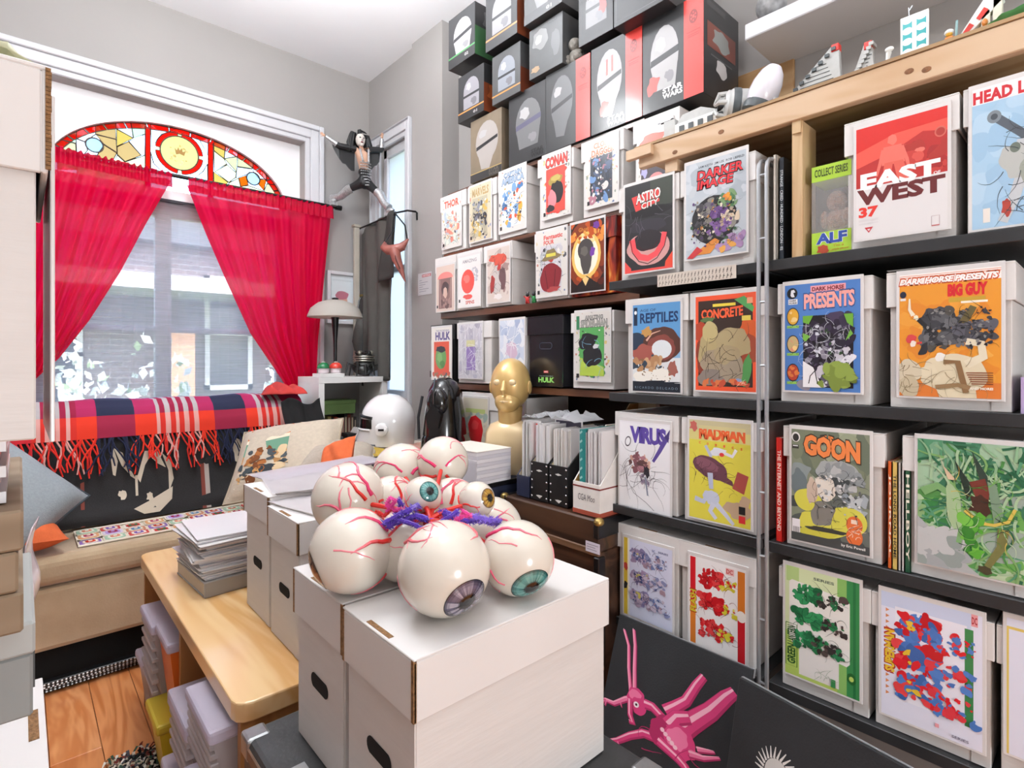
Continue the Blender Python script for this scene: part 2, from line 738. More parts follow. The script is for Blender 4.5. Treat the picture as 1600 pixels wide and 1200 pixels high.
# stained glass light: pieces of glass between lead cames, red border of blocks
sg = thing('window_1', None, None)
sg['kind'] = 'structure'
GY = 3.69


def glass(key, col, tp=.4):
    return sheer('glass_' + key, col, .62, .9, tint=col)


GL = {'t': glass('tan', '#d9bd92'), 'c': glass('cream', '#efe6c4'), 'w': glass('white', '#f6f4f4'), 'g': glass('green', '#dbe8c8'), 'r': glass('red', '#ff4a3a'),
      'o': glass('orange', '#e8923a'), 'k': glass('khaki', '#ddd2b0'), 'y': glass('gold', '#e0c684'), 'b': glass('bull', '#cfe0ea'), 'p': glass('pale', '#f7eadf')}
LEAD = M('lead_came', '#3a2a22', .5, .3)


def gp(px, py):           # from the enlarged view of the arch
    p = AY(80 + px / 4.0, 160 + py / 4.0, GY)
    return (p.x, p.z)


def pane(pts, mk, name='glass_piece', lead=True, th=.006):
    MB().prism(pts, fy, GY, GY + th).build(name, GL[mk], sg)
    if lead:
        came.tube([(x_, GY - .001, z_) for x_, z_ in pts], .0028, 5, closed=True)


came = MB()
pcs = [([(45, 225), (155, 255), (158, 165)], 'g'), ([(160, 165), (275, 135), (278, 200), (210, 245), (158, 225)], 'p'), ([(275, 133), (402, 125), (405, 230), (278, 198)], 't'),
       ([(404, 125), (495, 122), (512, 222), (408, 165)], 'w'), ([(497, 122), (588, 128), (588, 198), (515, 222)], 'g'), ([(408, 168), (512, 224), (410, 275)], 'y'),
       ([(280, 202), (405, 232), (410, 312), (330, 262)], 't'), ([(485, 242), (588, 200), (586, 330), (563, 332)], 'w'), ([(412, 278), (483, 245), (562, 332), (462, 370), (412, 325)], 't'),
       ([(586, 332), (586, 430), (470, 400), (462, 372)], 'c'), ([(330, 266), (410, 318), (380, 375), (300, 355), (290, 325)], 't'), ([(412, 330), (460, 372), (470, 410), (385, 385)], 'c'),
       ([(20, 240), (45, 228), (152, 258), (155, 310), (40, 330)], 'k'), ([(156, 258), (158, 228), (210, 248), (228, 300), (205, 325), (160, 312)], 'w'),
       ([(1016, 245), (1090, 268), (1080, 350), (1016, 300)], 'y'), ([(1092, 268), (1165, 312), (1163, 338), (1083, 350)], 'w'), ([(1016, 305), (1080, 352), (1098, 385), (1018, 430)], 'c'),
       ([(1084, 352), (1162, 340), (1158, 435)], 'k'), ([(1168, 315), (1262, 372), (1258, 415), (1163, 400)], 'k'), ([(1022, 432), (1100, 390), (1157, 440), (1153, 470), (1110, 500)], 'c'),
       ([(1016, 435), (1106, 500), (1060, 560), (1016, 520)], 'y'), ([(1163, 404), (1256, 418), (1225, 450), (1156, 472)], 'w'), ([(1264, 372), (1340, 435), (1345, 480), (1300, 478), (1262, 432)], 'p'),
       ([(1172, 472), (1216, 458), (1232, 515), (1185, 525)], 'o'), ([(1304, 482), (1345, 482), (1328, 550), (1296, 512)], 'o'), ([(1346, 440), (1420, 515), (1348, 508)], 'p'),
       ([(1346, 510), (1422, 518), (1455, 575), (1440, 640), (1330, 600), (1330, 552)], 'k'), ([(1112, 502), (1170, 474), (1183, 527), (1230, 520), (1325, 552), (1320, 610), (1080, 570)], 'c'),
       ([(622, 135), (780, 165), (690, 200), (628, 280)], 'w'), ([(860, 185), (980, 228), (978, 330), (930, 240)], 'w'), ([(622, 310), (640, 380), (700, 440), (622, 420)], 'w'),
       ([(976, 385), (978, 490), (900, 470), (950, 430)], 'w'), ([(40, 332), (155, 314), (160, 420), (40, 420)], 'k'), ([(160, 316), (205, 328), (290, 330), (300, 358), (380, 380), (470, 412), (586, 434), (586, 520), (160, 500)], 'c')]
for q, mk in pcs:
    pane([gp(*a) for a in q], mk)
# bull's-eye roundels
for (cx, cz, rr) in ((270, 268, 56), (1262, 478, 42)):
    c0 = Vector(gp(cx, cz))
    r0 = (Vector(gp(cx + rr, cz)) - c0).length * .95
    ring = [(c0.x + r0 * math.cos(2 * PI * i / 20), c0.y + r0 * math.sin(2 * PI * i / 20)) for i in range(20)]
    MB().prism(ring, fy, GY - .004, GY + .008).build('roundel', GL['b'], sg)
    came.tube([(a, GY - .005, b) for a, b in ring], .004, 5, closed=True)
# the medallion: red ring of glass with four pale jewels around a gold disc
mc = Vector(gp(803, 318))
MR = .098
for i in range(4):
    a0, a1 = PI / 2 * i + .10, PI / 2 * (i + 1) - .10
    qs = [(mc.x + MR * math.cos(a0 + (a1 - a0) * j / 8), mc.y + MR * math.sin(a0 + (a1 - a0) * j / 8)) for j in range(9)]
    qs += [(mc.x + (MR + .024) * math.cos(a1 - (a1 - a0) * j / 8), mc.y + (MR + .024) * math.sin(a1 - (a1 - a0) * j / 8)) for j in range(9)]
    pane(qs, 'r', 'ring_segment')
    b0 = PI / 2 * i
    jw = Vector((mc.x + (MR + .012) * math.cos(b0), mc.y + (MR + .012) * math.sin(b0)))
    MB().ball((jw.x, GY, jw.y), (.012, .008, .012), 10, 8).build('jewel', GL['c'], sg, smooth=True)
disc = [(mc.x + MR * math.cos(2 * PI * i / 32), mc.y + MR * math.sin(2 * PI * i / 32)) for i in range(32)]
MB().prism(disc, fy, GY, GY + .006).build('medallion', sheer('glass_medallion', '#efe2b0', .25, .9, tint='#f5e8b8'), sg)
came.tube([(a, GY - .001, b) for a, b in disc], .0035, 5, closed=True)
em = P(None, 1.)
em.S(.2, .25, .8, .85, ['#d9c88a', '#e6d9a6', '#cdb56a'], 46, .015, .05, 8, .5, True)
em.p([(.36, .36), (.42, .44), (.46, .33), (.5, .42), (.55, .34), (.58, .45), (.66, .4), (.62, .56), (.5, .52), (.4, .56)], '#a8813c')
em.mesh(.19, .19, fn=lambda u, v, d: (mc.x + (u - .5) * .19, GY - .0015 - d, mc.y + (.5 - v) * .19)).build('medallion_emblem', MATTE, sg)
# two upright red bars and the curved red border
for pxa, pxb in ((588, 620), (980, 1012)):
    xa, xb = gp(pxa, 130)[0], gp(pxb, 130)[0]
    for z0, z1 in ((AZ0 + .005, AZ0 + .12), (AZ0 + .122, AZ0 + .24), (AZ0 + .242, AZ0 + .345)):
        pane([(xa, z0), (xb, z0), (xb, z1), (xa, z1)], 'r', 'border_block')
nb = 17
for i in range(nb):
    a0, a1 = PI * i / nb + .006, PI * (i + 1) / nb - .006
    q = [arch(a0 + (a1 - a0) * j / 4, ARX - .002, AZ1 - AZ0 - .002) for j in range(5)] + [arch(a1 - (a1 - a0) * j / 4, ARX - .034, AZ1 - AZ0 - .032) for j in range(5)]
    pane(q, 'r', 'border_block')
came.build('lead_came', LEAD, sg)
# sash window below
wn = thing('window_2', None, None)
wn['kind'] = 'structure'
f = MB()
XA, XB = OX0 + .10, OX1 - .10
mx = AY(254, 480, 3.70).x
zb = AY(254, 515, 3.70).z
f.box(XA, XA + .05, 3.68, 3.72, OZ0 + .1, AZ0 - .085)
f.box(XB - .05, XB, 3.68, 3.72, OZ0 + .1, AZ0 - .085)
f.box(XA, XB, 3.68, 3.72, AZ0 - .15, AZ0 - .085)
f.box(XA, XB, 3.68, 3.72, OZ0 + .1, OZ0 + .17)
f.box(mx - .04, mx + .04, 3.675, 3.725, OZ0 + .1, AZ0 - .085)
f.build('sash_frame', WHITE_TRIM, wn, bevel=.004)
f = MB()
f.box(XA, XB, 3.685, 3.715, zb - .016, zb + .016)
f.build('glazing_bar', WHITE_TRIM, wn, bevel=.003)
CLEAR = sheer('clear_pane', '#ffffff', .93, .3)
MB().box(XA + .05, mx - .04, 3.699, 3.702, OZ0 + .17, AZ0 - .15).build('glass_pane', CLEAR, wn)
MB().box(mx + .04, XB - .05, 3.699, 3.702, OZ0 + .17, AZ0 - .15).build('glass_pane', CLEAR, wn)
# linen shade hanging in front of the sash
SHADE = sheer('linen_shade', '#a9a8b2', .46, .6, weave=.5)
sh = thing('roller_shade', 'thin grey linen roller shade covering the window under the arch', 'shade', (.68, 3.62, .9))
MB().grid(lambda u, v: (-.64 + 1.28 * u, .003 * math.sin(u * 30), -.16 + 1.42 * v), 24, 4).build('shade_cloth', SHADE, sh)
MB().tube([(-.65, .012, 1.262), (.65, .012, 1.262)], .014, 10).build('roller', M('dark_roller', '#2b2d36', .5), sh, smooth=True)
MB().box(-.64, .64, -.006, .008, -.18, -.155).build('hem_bar', WHITE_TRIM, sh, bevel=.003)
# small window in the right wall
w3 = thing('window_3', None, None)
w3['kind'] = 'structure'
f = MB()
f.box(1.87, 1.91, SY0, SY0 + .045, SZ0, SZ1)
f.box(1.87, 1.91, SY1 - .045, SY1, SZ0, SZ1)
f.box(1.87, 1.91, SY0, SY1, SZ1 - .06, SZ1)
f.box(1.87, 1.91, SY0, SY1, SZ0, SZ0 + .06)
f.box(1.87, 1.91, SY0, SY1, 1.85, 1.89)
f.build('sash_frame', WHITE_TRIM, w3, bevel=.004)
MB().box(1.888, 1.892, SY0 + .045, SY1 - .045, SZ0 + .06, SZ1 - .06).build('glass_pane', sheer('frosted_pane', '#ffffff', .35, .9), w3)

# ================================================================== outside, seen through the shade
BRICKM = bpy.data.materials.new('far_brick')
BRICKM.use_nodes = True
_nt = BRICKM.node_tree
_bt = _nt.nodes.new('ShaderNodeTexBrick')
_bt.inputs['Scale'].default_value = 3.2
_bt.inputs['Color1'].default_value = (*C('#5f5254'), 1)
_bt.inputs['Color2'].default_value = (*C('#6f5c5a'), 1)
_bt.inputs['Mortar'].default_value = (*C('#8a8284'), 1)
_tcn = _nt.nodes.new('ShaderNodeTexCoord')
_mpn = _nt.nodes.new('ShaderNodeMapping')
_mpn.inputs['Rotation'].default_value = (R(90), 0, 0)
_nt.links.new(_tcn.outputs['Object'], _mpn.inputs[0])
_nt.links.new(_mpn.outputs[0], _bt.inputs['Vector'])
_nt.links.new(_bt.outputs[0], _nt.nodes['Principled BSDF'].inputs['Base Color'])
structure(MB().box(-14, 14, 3.8, 30, -.9, -.7).build('ground', M('lawn', '#6d8a4a', .9, var=.3, vs=3)))
GR = bpy.data.objects['ground']
hs = thing('house', 'brick house across the yard, seen dimly through the window shade', 'house', (.8, 9.6, -.7))
MB().box(-2.4, 3.6, 0, 2, 0, 3.7).build('brick_wall', BRICKM, hs)
MB().prism([(-2.8, 3.7), (4.0, 3.7), (3.4, 4.1), (-2.2, 4.1)], lambda a, z, t: (a, t, z), -.3, 2.2).build('roof', M('slate', '#5b5f66', .7), hs)
DARKGL = M('dark_window_glass', '#39424e', .15)
for (a, b, z0, z1) in ((-.75, -.15, 1.1, 3.0), (1.35, 2.05, 1.5, 3.3), (2.5, 3.0, 1.5, 3.3), (-1.9, -1.4, 1.3, 3.0)):
    fr = MB()
    for (p0, p1, q0, q1) in ((a, a + .07, z0, z1), (b - .07, b, z0, z1), (a, b, z0, z0 + .08), (a, b, z1 - .08, z1), (a, b, (z0 + z1) / 2 - .03, (z0 + z1) / 2 + .03)):
        fr.box(p0, p1, -.06, 0, q0, q1)
    fo = fr.build('window_frame', WHITE_TRIM, hs)
    MB().box(a + .07, b - .07, -.03, -.005, z0 + .08, z1 - .08).build('window_glass', DARKGL, fo)
MB().box(.80, 1.10, -.6, -.02, 0, 2.4).build('brick_pier', M('sunny_brick', '#c99a7c', .8, var=.15, vs=20), hs)  # sunlit look put into the pier's warmer, paler brick colour
MB().box(-2.6, 3.7, -1.2, -.02, 2.9, 3.1).build('porch_roof', WHITE_TRIM, hs)
LEAFM = vcol('foliage', .7, 0.)


def shrub(name, label, cat, loc, rx, rz, n, cols, seed, trunk=0.):
    rn = random.Random(seed)
    t = thing(name, label, cat, loc)
    m = MB()
    for i in range(n):
        th, ph = rn.uniform(0, 2 * PI), math.acos(rn.uniform(-1, 1))
        k = rn.uniform(.55, 1.05) * (1 + .25 * math.sin(3 * th + seed))
        c = Vector((rx * k * math.sin(ph) * math.cos(th), rx * k * math.sin(ph) * math.sin(th), trunk + rz + rz * k * math.cos(ph)))
        s = rn.uniform(.03, .07) * (2.2 if trunk else 1)
        q = Euler((rn.uniform(0, 6), rn.uniform(0, 6), rn.uniform(0, 6))).to_matrix()
        m.add([c + q @ Vector(p) for p in ((-s, 0, 0), (0, -s * .6, 0), (s, 0, 0), (0, s * .6, 0))], [(0, 1, 2, 3)], 0, rn.choice(cols))
    m.build('foliage', LEAFM, t)
    MB().tube([(0, 0, 0), (.03, 0, trunk * .6 + .2), (0, .02, trunk + rz)], [.05 + trunk * .04, .04 + trunk * .03, .02], 7).build('stem', M('bark', '#5a4636', .9), t)
    return t


gw = ['#f2f4ea', '#ffffff', '#ffffff', '#e8efdc', '#8fa878', '#f8f8f2']
shrub('flowering_shrub', 'white flowering shrub outside, below left part of the window', 'shrub', (.42, 6.3, -.7), .30, .98, 700, gw, 2)
shrub('flowering_shrub', 'pale blossoming shrub outside, below the middle of the window', 'shrub', (.92, 5.5, -.7), .30, 1.0, 700, gw, 5)
shrub('flowering_shrub', 'pale leafy shrub outside, beside the right curtain', 'shrub', (2.10, 5.9, -.7), .30, 1.05, 600, gw, 9)
gt = ['#5f7f4a', '#7d9a5e', '#94ad78', '#c7d6b4', '#e8efe0']
shrub('garden_tree', 'green tree outside, left of the brick house', 'tree', (-2.6, 7.2, -.7), .9, 1.3, 900, gt, 3, 1.4)
shrub('garden_tree', 'green tree outside, right of the brick house', 'tree', (4.2, 7.2, -.7), .95, 1.5, 900, gt, 7, 1.2)
# ================================================================== shelving on the right wall
# black metal unit in two bays
mu = thing('metal_shelving', 'black metal shelving with wire ladder upright holding comic boxes', 'shelving', (1.42, .4, 0))
SHZ = (1.505, 1.150, .795, .440)
for z in SHZ:
    for (y0, y1) in ((.612, 1.072 if z < .5 else 1.10), (-.32, .598)):
        s_ = MB().box(-.004, .44, y0 - .4, y1 - .4, z - .024, z - .001)
        s_.box(-.010, -.004, y0 - .4, y1 - .4, z - .026, z + .001)
        s_.build('shelf_board', BLACKMETAL, mu, bevel=.0015)
for yy in (.212, .192):
    pth = [(-.028, yy, 0.0), (-.028, yy, 1.735)] + [(-.028 + .03 * (1 - math.cos(a)), yy, 1.735 + .03 * math.sin(a)) for a in (R(30), R(60), R(90))] + [(.30, yy, 1.765)]
    MB().tube(pth, .0052, 8).build('upright_rod', CHROME, mu, smooth=True)
for z in [.12 + .16 * i for i in range(11)]:
    MB().tube([(-.028, .192, z), (-.028, .212, z)], .0035, 6).build('rung', CHROME, mu)
for yy in (-.72,):
    for xx in (.02,):
        MB().box(xx - .012, xx + .012, yy - .008, yy + .008, 0, 1.80).build('post', BLACKMETAL, mu)
# narrow printed strip stuck on the top shelf's edge
a_ = AX(1025, 445, 1.40)
b_ = AX(1148, 422, 1.40)
t = thing('paper_strip', 'narrow pale paper strip of tiny black figures on shelf edge', 'strip', (1.4085, (a_.y + b_.y) / 2, 1.471), -PI / 2)
wd = a_.y - b_.y
pr = P('#cfc4b8', .14)
for i in range(22):
    x_ = .03 + i * .0435
    for q in (.28, .72):
        pr.B(x_ + .01 * (q > .5), q, .010, .02, '#2b2622', i, .4, 7)
        pr.L([(x_ - .006, q + .2), (x_ + .006, q - .15)], .006, '#2b2622')
MB().box(-wd / 2, wd / 2, -.001, .0005, 0, .036).build('paper', M('strip_paper', '#cfc4b8', .7), t)
pr.mesh(wd, .036, -.001).build('printed_figures', MATTE, t)
# timber frame across the top
PINE = wood('pale_pine', '#cfb293', '#c09c76', 1, 7., .5, 4., .05)
PINEZ = wood('pale_pine_upright', '#cfb188', '#bd976b', 2, 7., .5, 4., .05)
PLY = wood('plywood', '#c4a178', '#ab8458', 1, 5., .55, 4., .05)
tf = thing('timber_shelf', 'rough pine shelf with front beam above the black shelving', 'shelf', (1.42, 0, 1.84))
b = MB().box(-.012, .012, -.42, .985, 0, .06)
b.build('front_beam', PINE, tf, bevel=.002)
MB().box(-.03, -.0125, .93, 1.02, .028, .058).build('beam_end_block', PINE, tf, bevel=.0015)
MB().box(-.015, .165, -.42, 1.0, .0605, .068).box(.1652, .50, -.42, .95, .0605, .068).build('shelf_top', wood('dark_edge_ply', '#a98a63', '#8f7150', 1, 6., .6, 4.), tf)
MB().box(.0125, .165, -.42, .985, .03, .06).box(.1652, .50, -.42, .95, .03, .06).build('under_board', PLY, tf)
MB().box(0, .09, .518, .543, -.335, 0).build('upright', PINEZ, tf, bevel=.0015)
MB().box(-.006, -.0005, .520, .54, -.03, .035).build('upright_cap', PINEZ, tf)
for q, (yy, zz) in enumerate(((.72, .03), (.30, .028), (.86, .015), (.05, .04), (.27, .02))):
    MB().ball((-.0125, yy, zz), (.0006, .009, .006), 10, 6).build('knot', M('wood_knot', '#7d5230', .6, var=.3, vs=200), tf)
MB().box(.0, .05, .86, .90, -.034, -.0005).build('under_block', PINE, tf)
bs = thing('plywood_panel', 'small plywood panel on the wall behind the toy spaceships', 'panel', (1.935, 0, 0))
p0, p1 = AX(1140, 145, 1.935), AX(1240, 85, 1.935)
MB().box(0, .014, p1.y, p0.y, 1.80, p1.z).build('board', PLY, bs, bevel=.002)
# white floating shelf over it
fs_ = thing('floating_shelf', 'thick white floating shelf high on the wall above the timber shelf', 'shelf', (1.71, 0, 2.269))
MB().box(0, .24, -.5, .797, 0, .05).build('shelf_board', WHITE_TRIM, fs_, bevel=.003)
# dark wooden shelving (far)
WAL = wood('dark_walnut_shelf', '#6b4430', '#4c2d1f', 1, 8., .35, 4., .3)
ws = thing('wooden_shelving', 'dark walnut wall shelving filled with boxed comics and helmet boxes', 'shelving', (1.60, 0, 0))
for z, y1, x0 in ((2.108, 2.30, .03), (1.797, 2.31, .01), (1.497, 2.32, .0), (1.145, 2.36, .0), (.788, 2.36, .0)):
    MB().box(x0, .34, 1.115, y1, z - (.019 if z > 1.6 else .03), z - .002).build('shelf_board', WAL, ws, bevel=.001)
MB().box(.34, .36, 1.115, 2.36, .0, 2.3).build('back_board', M('shelf_back', '#3a2a22', .7), ws)
MB().box(.10, .34, 2.361, 2.379, .0, 1.11).build('end_panel', WAL, ws)
MB().box(.10, .34, 1.10, 1.1145, .0, 2.10).build('end_panel', WAL, ws)

# ================================================================== boxes and bagged comics
BOXG = {'lid': CARD2, 'body': CARD}


def comic_box(label, loc, w=.196, h=.295, d=.40, lh=.076, rz=-PI / 2, group=None, slot=True, hole=False, lidm=None, bodm=None, lw=None, edge=False, name='comic_box', cat='box'):
    """loc = bottom centre of the lid's front plane; front faces local -Y"""
    t = thing(name, label, cat, loc, rz, group)
    lw = lw or w + .012
    lm, bm_ = lidm or CARD2, bodm or CARD
    m = MB().box(-w / 2, w / 2, .007, d - .007, 0, h - .006)
    bo = m.build('body', bm_, t, bevel=.0012)
    # glued side flap seen on the front
    MB().box(w / 2 - .030, w / 2 - .001, .0052, .0068, .002, h - lh).build('side_flap', bm_, t)
    th = .004
    l = MB()
    l.box(-lw / 2, lw / 2, 0, d, h - th, h)
    l.box(-lw / 2, lw / 2, 0, th, h - lh, h - th)
    l.box(-lw / 2, lw / 2, d - th, d, h - lh, h - th)
    l.box(-lw / 2, -lw / 2 + th, th, d - th, h - lh, h - th)
    l.box(lw / 2 - th, lw / 2, th, d - th, h - lh, h - th)
    lo = l.build('lid', lm, t, bevel=.001)
    if slot:
        MB().box(-.033, .033, .004, .012, h - .001, h + .0006).build('lid_slot', BROWNCARD, lo)
    if edge:
        for sx in (-1, 1):
            MB().box(sx * (lw / 2 - .003) - .003, sx * (lw / 2 - .003) + .003, -.0007, .004, h - lh, h - .002).build('raw_edge', BROWNCARD, lo)
    if hole:
        hh = MB()
        hp = [(.036 * math.copysign(1, math.cos(a)) * .62 + .013 * math.cos(a), .013 * math.sin(a)) for a in [2 * PI * i / 16 + .01 for i in range(16)]]
        hh.prism(hp, lambda p, q, tt: (p - .0, tt, q + h * .42), .0058, .0066)
        hh.build('hand_hole', HOLE, bo)
    return t


BOARD = M('backing_board', '#dbd8d7', .4, coat=.4)


def comic(label, yc, z0, X, w, h, pr, rz=-PI / 2, lean=0., mx=(.006, .005), group=None, name='comic_book'):
    t = thing(name, label, 'comic', (X, yc, z0), rz, group, rx=lean)
    MB().box(-w / 2 - mx[0], w / 2 + mx[0], 0, .003, -mx[1], h + mx[1] * 2).build('backing_board', BOARD, t, bevel=.0008)
    pr.asp = h / w
    pr.mesh(w, h, 0.).build('cover', PRINT, t)
    return t


def unit(desc, pr, cl, cr, ct, cb, bl, br, zb, X=1.42, hb=.295, d=.40, box=True, boxlabel=None, lean=0., **kw):
    """comic measured by its pixel edges on plane X, and the card box it hangs on"""
    yl, yr = AX(cl, 560, X).y, AX(cr, 560, X).y
    cm = (cl + cr) / 2
    zt, z0 = AX(cm, ct, X).z, AX(cm, cb, X).z
    comic('comic with ' + desc, (yl + yr) / 2, z0, X, yl - yr, zt - z0, pr, lean=lean)
    if box:
        a, b = AX(bl, 560, X + .0045).y, AX(br, 560, X + .0045).y
        comic_box(boxlabel or ('white box behind comic with ' + desc), (X + .0045, (a + b) / 2, zb), w=(a - b) - .012, h=hb, d=d, lw=a - b, **kw)


# ---------------------------------------------------------------- bay one
pr = P('#2a2a2e').R(.55, 0, 1, .3, '#3b423a').E(.5, .34, .5, .06, '#17171b')
pr.p([(.15, .14), (.72, .10), (.74, .25), (.24, .31)], '#e0423f').T('ASTRO', .25, .10, .76, .22, '#f3efe8', '#33201f', .02, slope=-.02).T('CITY', .36, .22, .72, .29, '#f3efe8', '#33201f', .02, slope=-.02)
pr.B(.5, .50, .40, .08, '#34313a', 3, .15).B(.5, .74, .44, .19, '#cf9a96', 5, .08).B(.5, .66, .30, .12, '#29242a', 6, .1)
pr.L([(.16, .62), (.2, .74), (.33, .83), (.5, .86), (.67, .82), (.8, .72), (.84, .60)], .12, '#f0525a', .10).L([(.12, .62), (.17, .77), (.31, .88), (.5, .92), (.69, .87), (.84, .75), (.90, .60)], .016, '#401318').L([(.28, .70), (.4, .76), (.6, .755), (.72, .68)], .014, '#401318')
pr.p([(0, .86), (.14, .95), (.14, 1), (0, 1)], '#e8504a').p([(1, .82), (.86, .92), (.84, 1), (1, 1)], '#e8503a').R(0, .975, 1, 1, '#e8504a').K(.1, .35, .9, .55, '#5a5560', 10, 4, .01, .2)
unit('a dark cover and a broad red grin', pr, 976.5, 1051, 283, 423, 967, 1061, 1.5055)
pr = P('#b9c2ca').S(0, 0, 1, 1, ['#c6cdd4', '#adb7c0', '#bfc6cc'], 46, .05, .14, 2)
pr.T('SAM KIETH  JIM LEE  ROB LIEFELD', .22, .045, .97, .075, '#3a3f48', None, .01).T('DARKER', .2, .10, .95, .19, '#e02f3a', '#2a2226', .03, .1, ow=.05).T('IMAGE', .2, .20, .8, .29, '#e02f3a', '#2a2226', .03, .1, ow=.05)
pr.E(.48, .63, .38, .25, '#242428').S(.12, .4, .86, .85, ['#6d6a70', '#4c4a50', '#8a877f', '#35353a'], 46, .03, .09, 8, .5, True)
pr.S(.4, .55, .72, .78, ['#7d5a96', '#6a4886', '#9574ac'], 18, .04, .10, 5).S(.6, .38, .84, .55, ['#4f7d54', '#d98238', '#e39a3a', '#7a9a6a'], 14, .03, .07, 6).S(.55, .55, .9, .7, ['#d8c6ae', '#b39a86'], 12, .02, .05, 12)
pr.p([(.1, .97), (.28, .9), (.5, .82), (.6, .86), (.42, .97)], '#d98a3c').p([(.02, .99), (.2, .88), (.3, .93), (.12, 1)], '#c93a40').S(.55, .82, .95, .95, ['#a98ab4', '#8d6d9c', '#dfa24e'], 14, .03, .08, 9).S(.1, .42, .88, .9, ['#1e1c20', '#a39a8a', '#e6ddc8', '#5a3f70', '#3a5a40', '#c98a4a'], 110, .008, .026, 13).K(.1, .4, .9, .9, '#1e1c20', 50, 3, .006, .11)
unit('red dripping letters over a black disc of monsters', pr, 1072, 1166, 246, 399, 1063, 1180.5, 1.5055)
pr = P('#5f9bd0').R(0, .45, 1, .62, '#8cb8da').R(0, .62, 1, .9, '#dfe4e6').R(.02, .03, .10, .24, '#1d2f4a').E(.06, .09, .03, .022, '#e8eef2')
pr.T('AGE OF', .16, .055, .5, .085, '#2c4a78', None, .01).T('REPTILES', .16, .1, .96, .22, '#173563', None, .03)
pr.B(.12, .45, .24, .16, '#2f4055', 4, .3).B(.62, .47, .40, .20, '#5a3830', 6, .06, 26).B(.60, .50, .30, .145, '#8a4a42', 5, .08, 24).E(.62, .52, .21, .105, '#dfe6ea').L([(.3, .42), (.42, .34), (.6, .31)], .04, '#e3b4a0', .01)
pr.B(.22, .58, .26, .12, '#a85c52', 9, .3).B(.3, .32, .14, .06, '#c99a58', 7, .4).S(.0, .62, .6, .78, ['#b78a62', '#8f6748', '#caa27a', '#3b4a5a'], 24, .04, .09, 6)
pr.B(.25, .83, .24, .07, '#f2efe6', 2, .2).B(.62, .82, .22, .08, '#f2efe6', 3, .2).B(.85, .74, .1, .09, '#a5655a', 8, .3).S(.05, .72, .9, .9, ['#4a4540', '#8d7a62'], 30, .006, .018, 3)
pr.R(0, .9, 1, 1, '#1c2430').B(.5, .9, .55, .02, '#1c2430', 4, .5, 30).T('RICARDO DELGADO', .05, .945, .95, .972, '#7f93a6', None, .0, 0, 1.5)
unit('a blue cover and a large brown ring', pr, 989, 1063, 474, 612, 977, 1075, 1.150)
pr = P('#ef5a34').R(.05, .05, .95, .955, '#3a2a24').B(.1, .4, .15, .12, '#b5482f', 3, .3).B(.9, .38, .16, .14, '#d9622e', 4, .3).B(.88, .6, .12, .2, '#a34c34', 2, .3).B(.13, .62, .12, .2, '#8c4030', 2, .3)
pr.R(.3, .09, .68, .12, '#e8d24a').T('CONCRETE', .10, .13, .80, .235, '#f4663c', '#2a1c18', .04, 0, .95, .03, slope=-.02, arch=-.01)
pr.p([(.66, .06), (.82, .03), (.97, .15), (.95, .2)], '#5aa860').R(.86, .05, .95, .11, '#e9a07a').R(.78, .23, .92, .28, '#e3d05a').B(.22, .25, .12, .03, '#5a7a4a', 4, .3)
pr.B(.30, .60, .26, .22, '#b3a377', 3, .12).B(.25, .38, .13, .11, '#c2b37f', 6, .12).B(.64, .5, .30, .16, '#b0a078', 8, .14, 16, 12).B(.45, .72, .34, .18, '#a3947c', 5, .15).B(.3, .86, .25, .1, '#8a8078', 4, .2).B(.62, .78, .24, .14, '#a0937f', 7, .2).B(.52, .62, .2, .1, '#aa9a78', 2, .2)
pr.K(.15, .45, .85, .9, '#4a4034', 28, 6, .009, .2).B(.86, .78, .07, .15, '#5aa05a', 5, .25, 14, 12).B(.72, .9, .08, .03, '#8aa6cf', 3, .3).S(.1, .9, .9, .95, ['#c4533a', '#d97a4a'], 16, .02, .05, 4).R(.7, .9, .84, .94, '#e86f4f').K(.72, .91, .82, .93, '#f4d2b8', 6, 3, .008, .05)
unit('an orange border around a tan boulder shape', pr, 1087, 1181.3, 460, 611, 1078, 1196, 1.150)
pr = P('#eceaef').R(.02, .02, .98, .98, '#efeff3')
pr.T('VIRUS', .22, .05, .93, .24, '#5f4aa8', None, .06, 0, .9).L([(.68, .42), (.80, .30), (.95, .13)], .05, '#5b4a9c', .09).p([(.90, .14), (1.0, .05), (.97, .2)], '#4c3d80')
pr.S(.22, .36, .6, .56, ['#b5808a', '#c79a8c', '#8a5a62', '#e0b8a6', '#6a4a4a'], 40, .02, .07, 5, .6, True).B(.56, .55, .06, .06, '#2d2a33', 3, .4).S(.44, .58, .6, .68, ['#9a8aa4', '#b9a6b4'], 8, .03, .05, 5)
pr.E(.18, .23, .06, .06, '#55505a', 15).E(.18, .23, .045, .045, '#efeff3', 15).K(.1, .3, .75, .75, '#4b4650', 34, 8, .007, .26).L([(.12, .5), (.15, .65), (.3, .8), (.55, .88), (.7, .95)], .008, '#6a6570').L([(.53, .6), (.56, .72), (.58, .8)], .03, '#8a93a6', .03)
pr.T('STEVEN GRANT  PHONG NGUYEN', .05, .965, .8, .98, '#8a8690', None, .0)
unit('purple jagged letters on white', pr, 968, 1047, 660, 802, 961, 1059.5, .795)
pr = P('#dfd64f').R(0, 0, 1, .2, '#d9cf86').R(0, 0, 1, .1, '#ccc39a').B(.08, .07, .07, .05, '#c96a60', 3, .4).T('MADMAN', .17, .06, .92, .19, '#ef6a3a', None, .06, 0, .95, arch=0).R(.17, .05, .92, .085, '#d6cc96')
for i, ch in enumerate('COMICS'):
    pr.T(ch, .17 + i * .135, .215 + i * .004, .20 + i * .135, .24 + i * .004, '#e8663c', None, .06)
